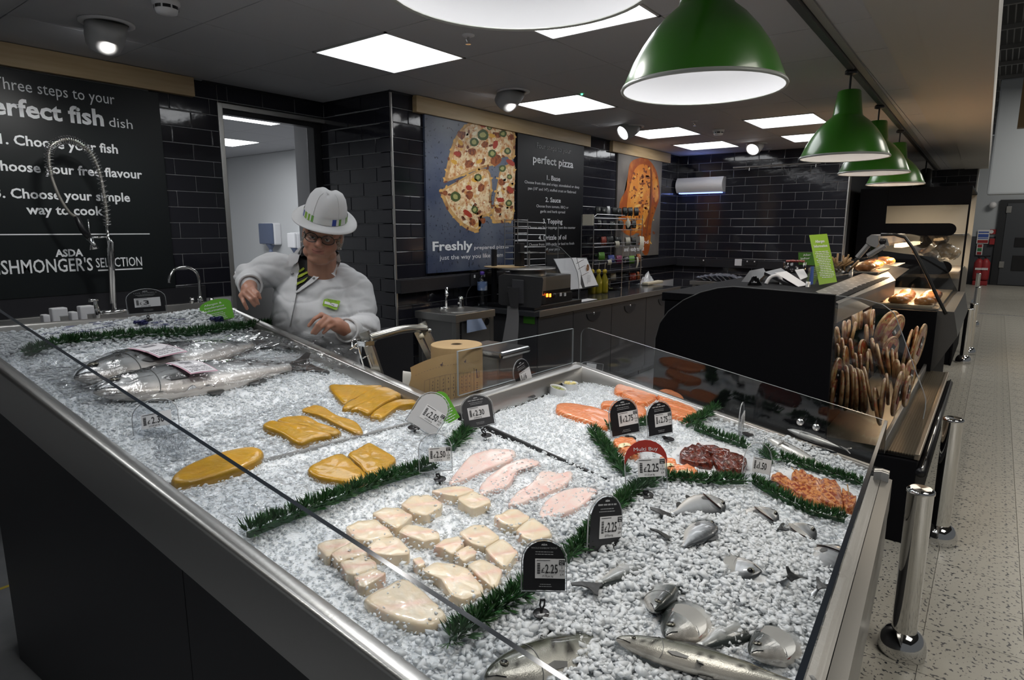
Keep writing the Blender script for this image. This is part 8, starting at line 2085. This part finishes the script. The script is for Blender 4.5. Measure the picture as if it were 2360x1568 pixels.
bars(lf_, WTEXT, pC + (pA - pC) * .64 + u_ * (wL * .1), u_, v_, 16, wL * .8, hL * .034, hL * .012, 5, lift=.003)
l2 = slab('allergen_leaflet', [(1840, 582), (1875, 582), (1880, 612), (1841, 610)], (4.9, 4.9, 4.9, 4.9), .004, mat('leaflet_green', (.07, .22, .02), .5), 'darker green allergen leaflet half hidden behind the tall lime one', 'leaflet')
o = dep(1851, 591, 4.895); text('Aller', l2, WTEXT, o, u_, v_, .018, .06, lift=.003); o = dep(1846, 599, 4.895); text('Infor', l2, WTEXT, o, u_, v_, .018, .07, lift=.003)
slab('blue_card', [(1868, 615), (1876, 614), (1874, 655), (1866, 657)], (4.05, 4.05, 4.05, 4.05), .002, BLUE, 'narrow blue card in a clear stand beside the lime leaflet', 'card')
slab('clipboard', [(1762, 627), (1800, 618), (1866, 664), (1856, 672)], (4.35, 4.5, 4.05, 3.95), .02, BLACK, 'slanted black board with a paper sheet on the chiller top', 'board')
slab('paper_sheet', [(1786, 629), (1812, 625), (1862, 657), (1840, 661)], (4.33, 4.42, 4.03, 3.99), .002, PAPER, 'white sheet lying on the slanted black board', 'paper')
slab('paper_napkin', [(1832, 622), (1852, 620), (1862, 638), (1845, 645)], (4.5, 4.5, 4.3, 4.3), .004, PAPER, 'white crumpled napkin behind the slanted board', 'napkin')
slab('slanted_tray', [(1700, 661), (1728, 624), (1760, 618), (1766, 630), (1740, 655)], (4.3, 4.6, 4.6, 4.5, 4.3), .02, BLACK, 'black slanted tray at the staff end of the chiller top', 'lid')
for k, (px, py, d, m, lb) in enumerate(((1832, 604, 4.75, mat('red_peppers', (.25, .03, .03), .4, vary=(60, (.4, .12, .1), .45, .6)), 'clear tub heaped with red peppers on the topping counter'), (1938, 612, 4.6, mat('brown_spatulas', (.32, .19, .08), .6), 'tub of pale wooden spatulas behind the lime leaflet'))):
    c = dep(px, py, d); t = thing('food_tub', c - Z * .06, lb, 'tub')
    MB().lathe([(.07, -.10), (.085, 0), (.08, 0), (.066, -.095)], c, 20).build('tub', ACRYL, t, True)
    q = MB()
    for i in range(16):
        a = random.uniform(0, 6.3); r_ = .06 * math.sqrt(random.random()); p = c + V((r_ * math.cos(a), r_ * math.sin(a), .005))
        if k == 0: q.ball(p, (.018, .012, .010), 7, 5)
        else: q.tube([p - Z * .05, p + V((random.uniform(-.12, .12), random.uniform(-.12, .06), random.uniform(.02, .08)))], .007, 6)
    q.build('filling', m, t, True)
q = MB().grid(16, 10, lambda u, v: dep(1722 + 34 * u, 660 - 22 * math.sin(math.pi * u) * (1 - v * .6), 4.1 + .2 * v) + V((0, 0, .012 * random.random())))
tag(q.build('clear_wrap', mat('milky_plastic', (.55, .57, .6), .25, trans=.35), None, True), 'crumpled clear wrap beside the black tray on the chiller top', 'wrap')
q = MB().tube(hosepts([dep(1765, 655, 4.2), dep(1775, 640, 4.2), dep(1790, 636, 4.2), dep(1800, 645, 4.2), dep(1800, 660, 4.2)], 5), .012, 8); tag(q.build('white_hose', WHITEP, None, True), 'curl of white hose between clear wrap and slanted board', 'hose')
tray2 = slab('steel_pan', [(2022, 606), (2096, 620), (2062, 645), (2030, 640)], (5.4, 5.6, 5.5, 5.4), .05, STEEL_D, 'deep steel pan at the end of the topping counter before the hot food glass', 'pan')

# ================================================================ HOT FOOD COUNTER AND CABINET
HX0, HX1 = 5.66, 7.6
hc_ = thing('hot_counter', (6.6, .7, 0), 'hot food counter with a curved glass front and warm lit roast food', 'counter')
MB().bbox((HX0, .30, 0), (HX1, 1.5, .90), .01).build('base', MATTE_BLACK, hc_)
MB().box((HX0 + .02, .30, .90), (HX1 - .02, 1.0, .915)).build('deck', mat('hot_deck', (.45, .42, .36), .35, .6), hc_)
gpx = [(2008, 545), (2030, 541), (2062, 541), (2086, 548), (2104, 572), (2124, 610), (2142, 645), (2160, 685), (2180, 724)]
gp2 = prof_px(gpx, HX0)
def hglass(i, v): return V((HX0 + (HX1 - HX0) * v, gp2[i][0], gp2[i][1]))
q = MB(); n = len(gp2); q.add([hglass(i, v) for v in (0, 1) for i in range(2, n)], [(i, i + 1, n - 2 + i + 1, n - 2 + i) for i in range(n - 3)]); q.build('curved_glass', ACRYL, hc_, True)
q = MB(); q.tube([hglass(i, 0) for i in range(1, n)], .012, 8); q.build('glass_frame', mat('frame_dark', (.02, .02, .02), .3), hc_, True)
q = MB(); q.prism(gp2 + [(gp2[0][0] - .0, .92)], V((HX0 + .004, 0, 0)), Y, Z, X, 0, .005); q.build('end_glass', ACRYL, hc_)
e0_, e1_ = onx(1995, 543, HX0), onx(2026, 572, HX0)
q = MB(); q.prism(prof_px([(1998, 548), (2008, 541), (2024, 543), (2025, 563), (2018, 571), (2004, 566), (1996, 560)], HX0 - .02), V((HX0 - .02, 0, 0)), Y, Z, X, 0, 1.9); q.build('canopy', mat('canopy_grey', (.30, .30, .30), .45), hc_)
q = MB(); q.prism(prof_px([(2028, 549), (2045, 550), (2050, 567), (2027, 566)], HX0), V((HX0 - .005, 0, 0)), Y, Z, X, 0, .02); q.build('bracket', STEEL_D, hc_)
c = onx(2034, 557, HX0 - .01); MB().lathe([(.0, .006), (.02, .005), (.024, 0)], c, 14, -X).build('knob', BLACK, hc_, True)
for a_, b_ in (((1976, 594), (2001, 565)), ((2000, 590), (2040, 566))): q = MB(); p0, p1 = onx(*a_, HX0), onx(*b_, HX0); q.tube([p0, p1], .022, 6); q.build('canopy_arm', mat('canopy_grey', (.30, .30, .30), .45), hc_)
hl = [V((HX0 + .5, .62, 1.36)), V((HX0 + 1.3, .62, 1.36))]
for p in hl:
    MB().bbox((p.x - .3, p.y - .03, p.z), (p.x + .3, p.y + .03, p.z + .03), .004).build('heat_lamp', mat('warm_tube', (1, .7, .4), .4, emit=5, emit_col=(1, .62, .3)), hc_)
    lamp('AREA', 'heat_lamp_light', p - Z * .02, 9.0, (1, .68, .38), .25, p - Z)
ROAST = mat('roast_food', (.36, .13, .035), .3, vary=(14, (.55, .27, .09), .4, .65), bump=(30, .6), coat=.4)
MB().bbox((HX0 + .04, .34, .915), (HX0 + .9, .95, .93), .004).build('dish', mat('cream_dish', (.55, .48, .36), .4), hc_)
for k in range(14):
    x, y = HX0 + .12 + .16 * (k % 5) + random.uniform(-.02, .02), .40 + .17 * (k // 5) + random.uniform(-.02, .02)
    q = MB(); q.ball(V((x, y, .955)), (.075, .06, .038), 12, 8, Matrix.Rotation(random.random() * 3, 3, 'Z'))
    for i, p in enumerate(q.v): 
        w = mnoise.noise(V(p) * 22); q.v[i] = (p[0] + .01 * w, p[1] - .008 * w, p[2] + .01 * w)
    o_ = ('front', 'middle', 'back')[k // 5]
    tag(q.build('roast_chicken_piece', ROAST, None, True), f'{("first", "second", "third", "fourth", "fifth")[k % 5]} roast piece of the {o_} row under the heat lamps, counted from the glass end', 'roast', 'roast pieces in the hot counter')
MB().bbox((HX0 + .03, .72, 1.16), (HX1 - .1, 1.02, 1.17), .003).build('shelf', mat('glass_shelf', (.3, .28, .24), .2), hc_)
for k in range(7):
    x = HX0 + .15 + .2 * k; q = MB(); q.ball(V((x, .84, 1.205)), (.08, .09, .04), 12, 8)
    for i, p in enumerate(q.v): w = mnoise.noise(V(p) * 20); q.v[i] = (p[0] + .012 * w, p[1] - .01 * w, p[2] + .012 * w)
    tag(q.build('roast_joint', ROAST, None, True), f'{("first", "second", "third", "fourth", "fifth", "sixth", "seventh")[k]} roast joint on the upper shelf of the hot counter, counted from the glass end', 'roast', 'roast joints on the hot counter shelf')
b0, b1 = onx(2175, 725, HX0), onx(2185, 850, HX0)
q = MB(); q.prism([(.31, .90), (.20, .90), (.16, .72), (.31, .40)], V((HX0, 0, 0)), Y, Z, X, 0, HX1 - HX0); q.build('front_bumper', mat('bumper_grey', (.12, .12, .12), .35, .4), hc_)
# tall heated cabinet
CX0, CX1 = 8.45, 10.2
hcb = thing('hot_cabinet', (9.3, .85, 0), 'tall black heated cabinet with glass side and lit shelves of takeaway food', 'cabinet')
def C2(px, py): p = onx(px, py, CX0); return (p.y, p.z)
y_l, zt_ = C2(1985, 428)[0], 1.985
yR = C2(2240, 450)[0]; yw = C2(2043, 490)[0]; yg = C2(2229, 500)[0]
zt_ = C2(2100, 432)[1]
def cbox(name, y0, y1, z0, z1, x0=CX0, x1=CX0 + .03, m=MATTE_BLACK, ch=.003): return MB().bbox((x0, min(y0, y1), min(z0, z1)), (x1, max(y0, y1), max(z0, z1)), ch).build(name, m, hcb)
z1w, z2w = C2(2100, 474)[1], C2(2100, 515)[1]; z3w = C2(2100, 543)[1]
cbox('side_panel', y_l, yw, 0, zt_); cbox('side_header', yw, yR, z1w, zt_); cbox('side_post', yg, yR, 0, z1w)
q = MB(); yb = C2(2204, 530)[0]; rr_ = (z2w - z3w) / 2
q.prism([(yw, z3w), (yw, z2w)] + [(yb + rr_ - rr_ * math.sin(math.pi * i / 8) - 0, z3w + rr_ + rr_ * math.cos(math.pi * i / 8)) for i in range(9)], V((CX0, 0, 0)), Y, Z, X, 0, .03); q.build('shelf_end', MATTE_BLACK, hcb)
za, zb_ = C2(2170, 602)[1], C2(2170, 632)[1]; yb2 = C2(2194, 616)[0]; rr_ = (za - zb_) / 2
q = MB(); q.prism([(yw, zb_ - .02), (yw, za + .10), (C2(2150, 590)[0], za + .04), (C2(2165, 602)[0], za)] + [(yb2 + rr_ - rr_ * math.sin(math.pi * i / 8), zb_ + rr_ + rr_ * math.cos(math.pi * i / 8)) for i in range(9)], V((CX0, 0, 0)), Y, Z, X, 0, .03); q.build('shelf_end', MATTE_BLACK, hcb)
q = MB(); q.box((CX0 + .012, yg, .5), (CX0 + .018, yw, z1w)); q.build('side_glass', ACRYL, hcb)
cbox('roof', y_l, yR, zt_ - .03, zt_, CX0 + .03, CX1); cbox('back', y_l, y_l - .04, 0, zt_, CX0 + .03, CX1, mat('cabinet_lining', (.30, .28, .25), .5)); cbox('base', y_l, yR, 0, .55, CX0 + .03, CX1); cbox('far_side', y_l, yR, 0, zt_, CX1 - .03, CX1, mat('cabinet_lining', (.30, .28, .25), .5))
for z in (z3w, zb_): cbox('shelf', y_l - .05, yg + .02, z, z + .02, CX0 + .04, CX1 - .04, mat('shelf_steel', (.35, .33, .3), .4, .6))
for p in ((9.2, .8, zt_ - .06), (9.2, .7, z3w - .02)): lamp('AREA', 'cabinet_lamp', p, 22.0, (1, .80, .55), .5, V(p) - Z)
YC = mat('yellow_carton', (.42, .32, .09), .6)
for k in range(4):
    px = 2087 + 30 * k; c = onx(px, 512, CX0 + .25); t = tag(MB().lathe([(.045, 0), (.075, .11), (.07, .11), (.042, .004)], V((CX0 + .25, c.y, z3w + .021)), 4).build('yellow_carton', YC), f'{("first", "second", "third", "fourth")[k]} yellow carton on the top shelf of the black cabinet, counted from its panel', 'carton', 'yellow cartons in the hot cabinet')
BAGM = mat('foil_bag', (.40, .29, .17), .25, vary=(22, (.62, .55, .45), .5, .62), coat=.5, bump=(40, .7))
for k, (px, py, r_) in enumerate(((2128, 575, .10), (2152, 590, .12), (2176, 578, .11), (2192, 585, .09), (2140, 552, .07), (2168, 552, .08))):
    c = onx(px, py, CX0 + .3); q = MB(); q.ball(V((CX0 + .3 + .05 * (k % 2), c.y, c.z)), (r_, r_, r_ * .8), 14, 10)
    for i, p in enumerate(q.v): w = mnoise.noise(V(p) * 18) + .5 * mnoise.noise(V(p) * 45); q.v[i] = tuple(V(p) + V((w, -w, w)) * (r_ * .25))
    tag(q.build('foil_food_bag', BAGM, None, True), f'{("first", "second", "third", "fourth", "fifth, upper", "sixth, upper")[k]} shiny wrapped food bag on the middle shelf of the black cabinet', 'food bag', 'wrapped food bags in the hot cabinet')
add_ice_pieces()
fit_text()
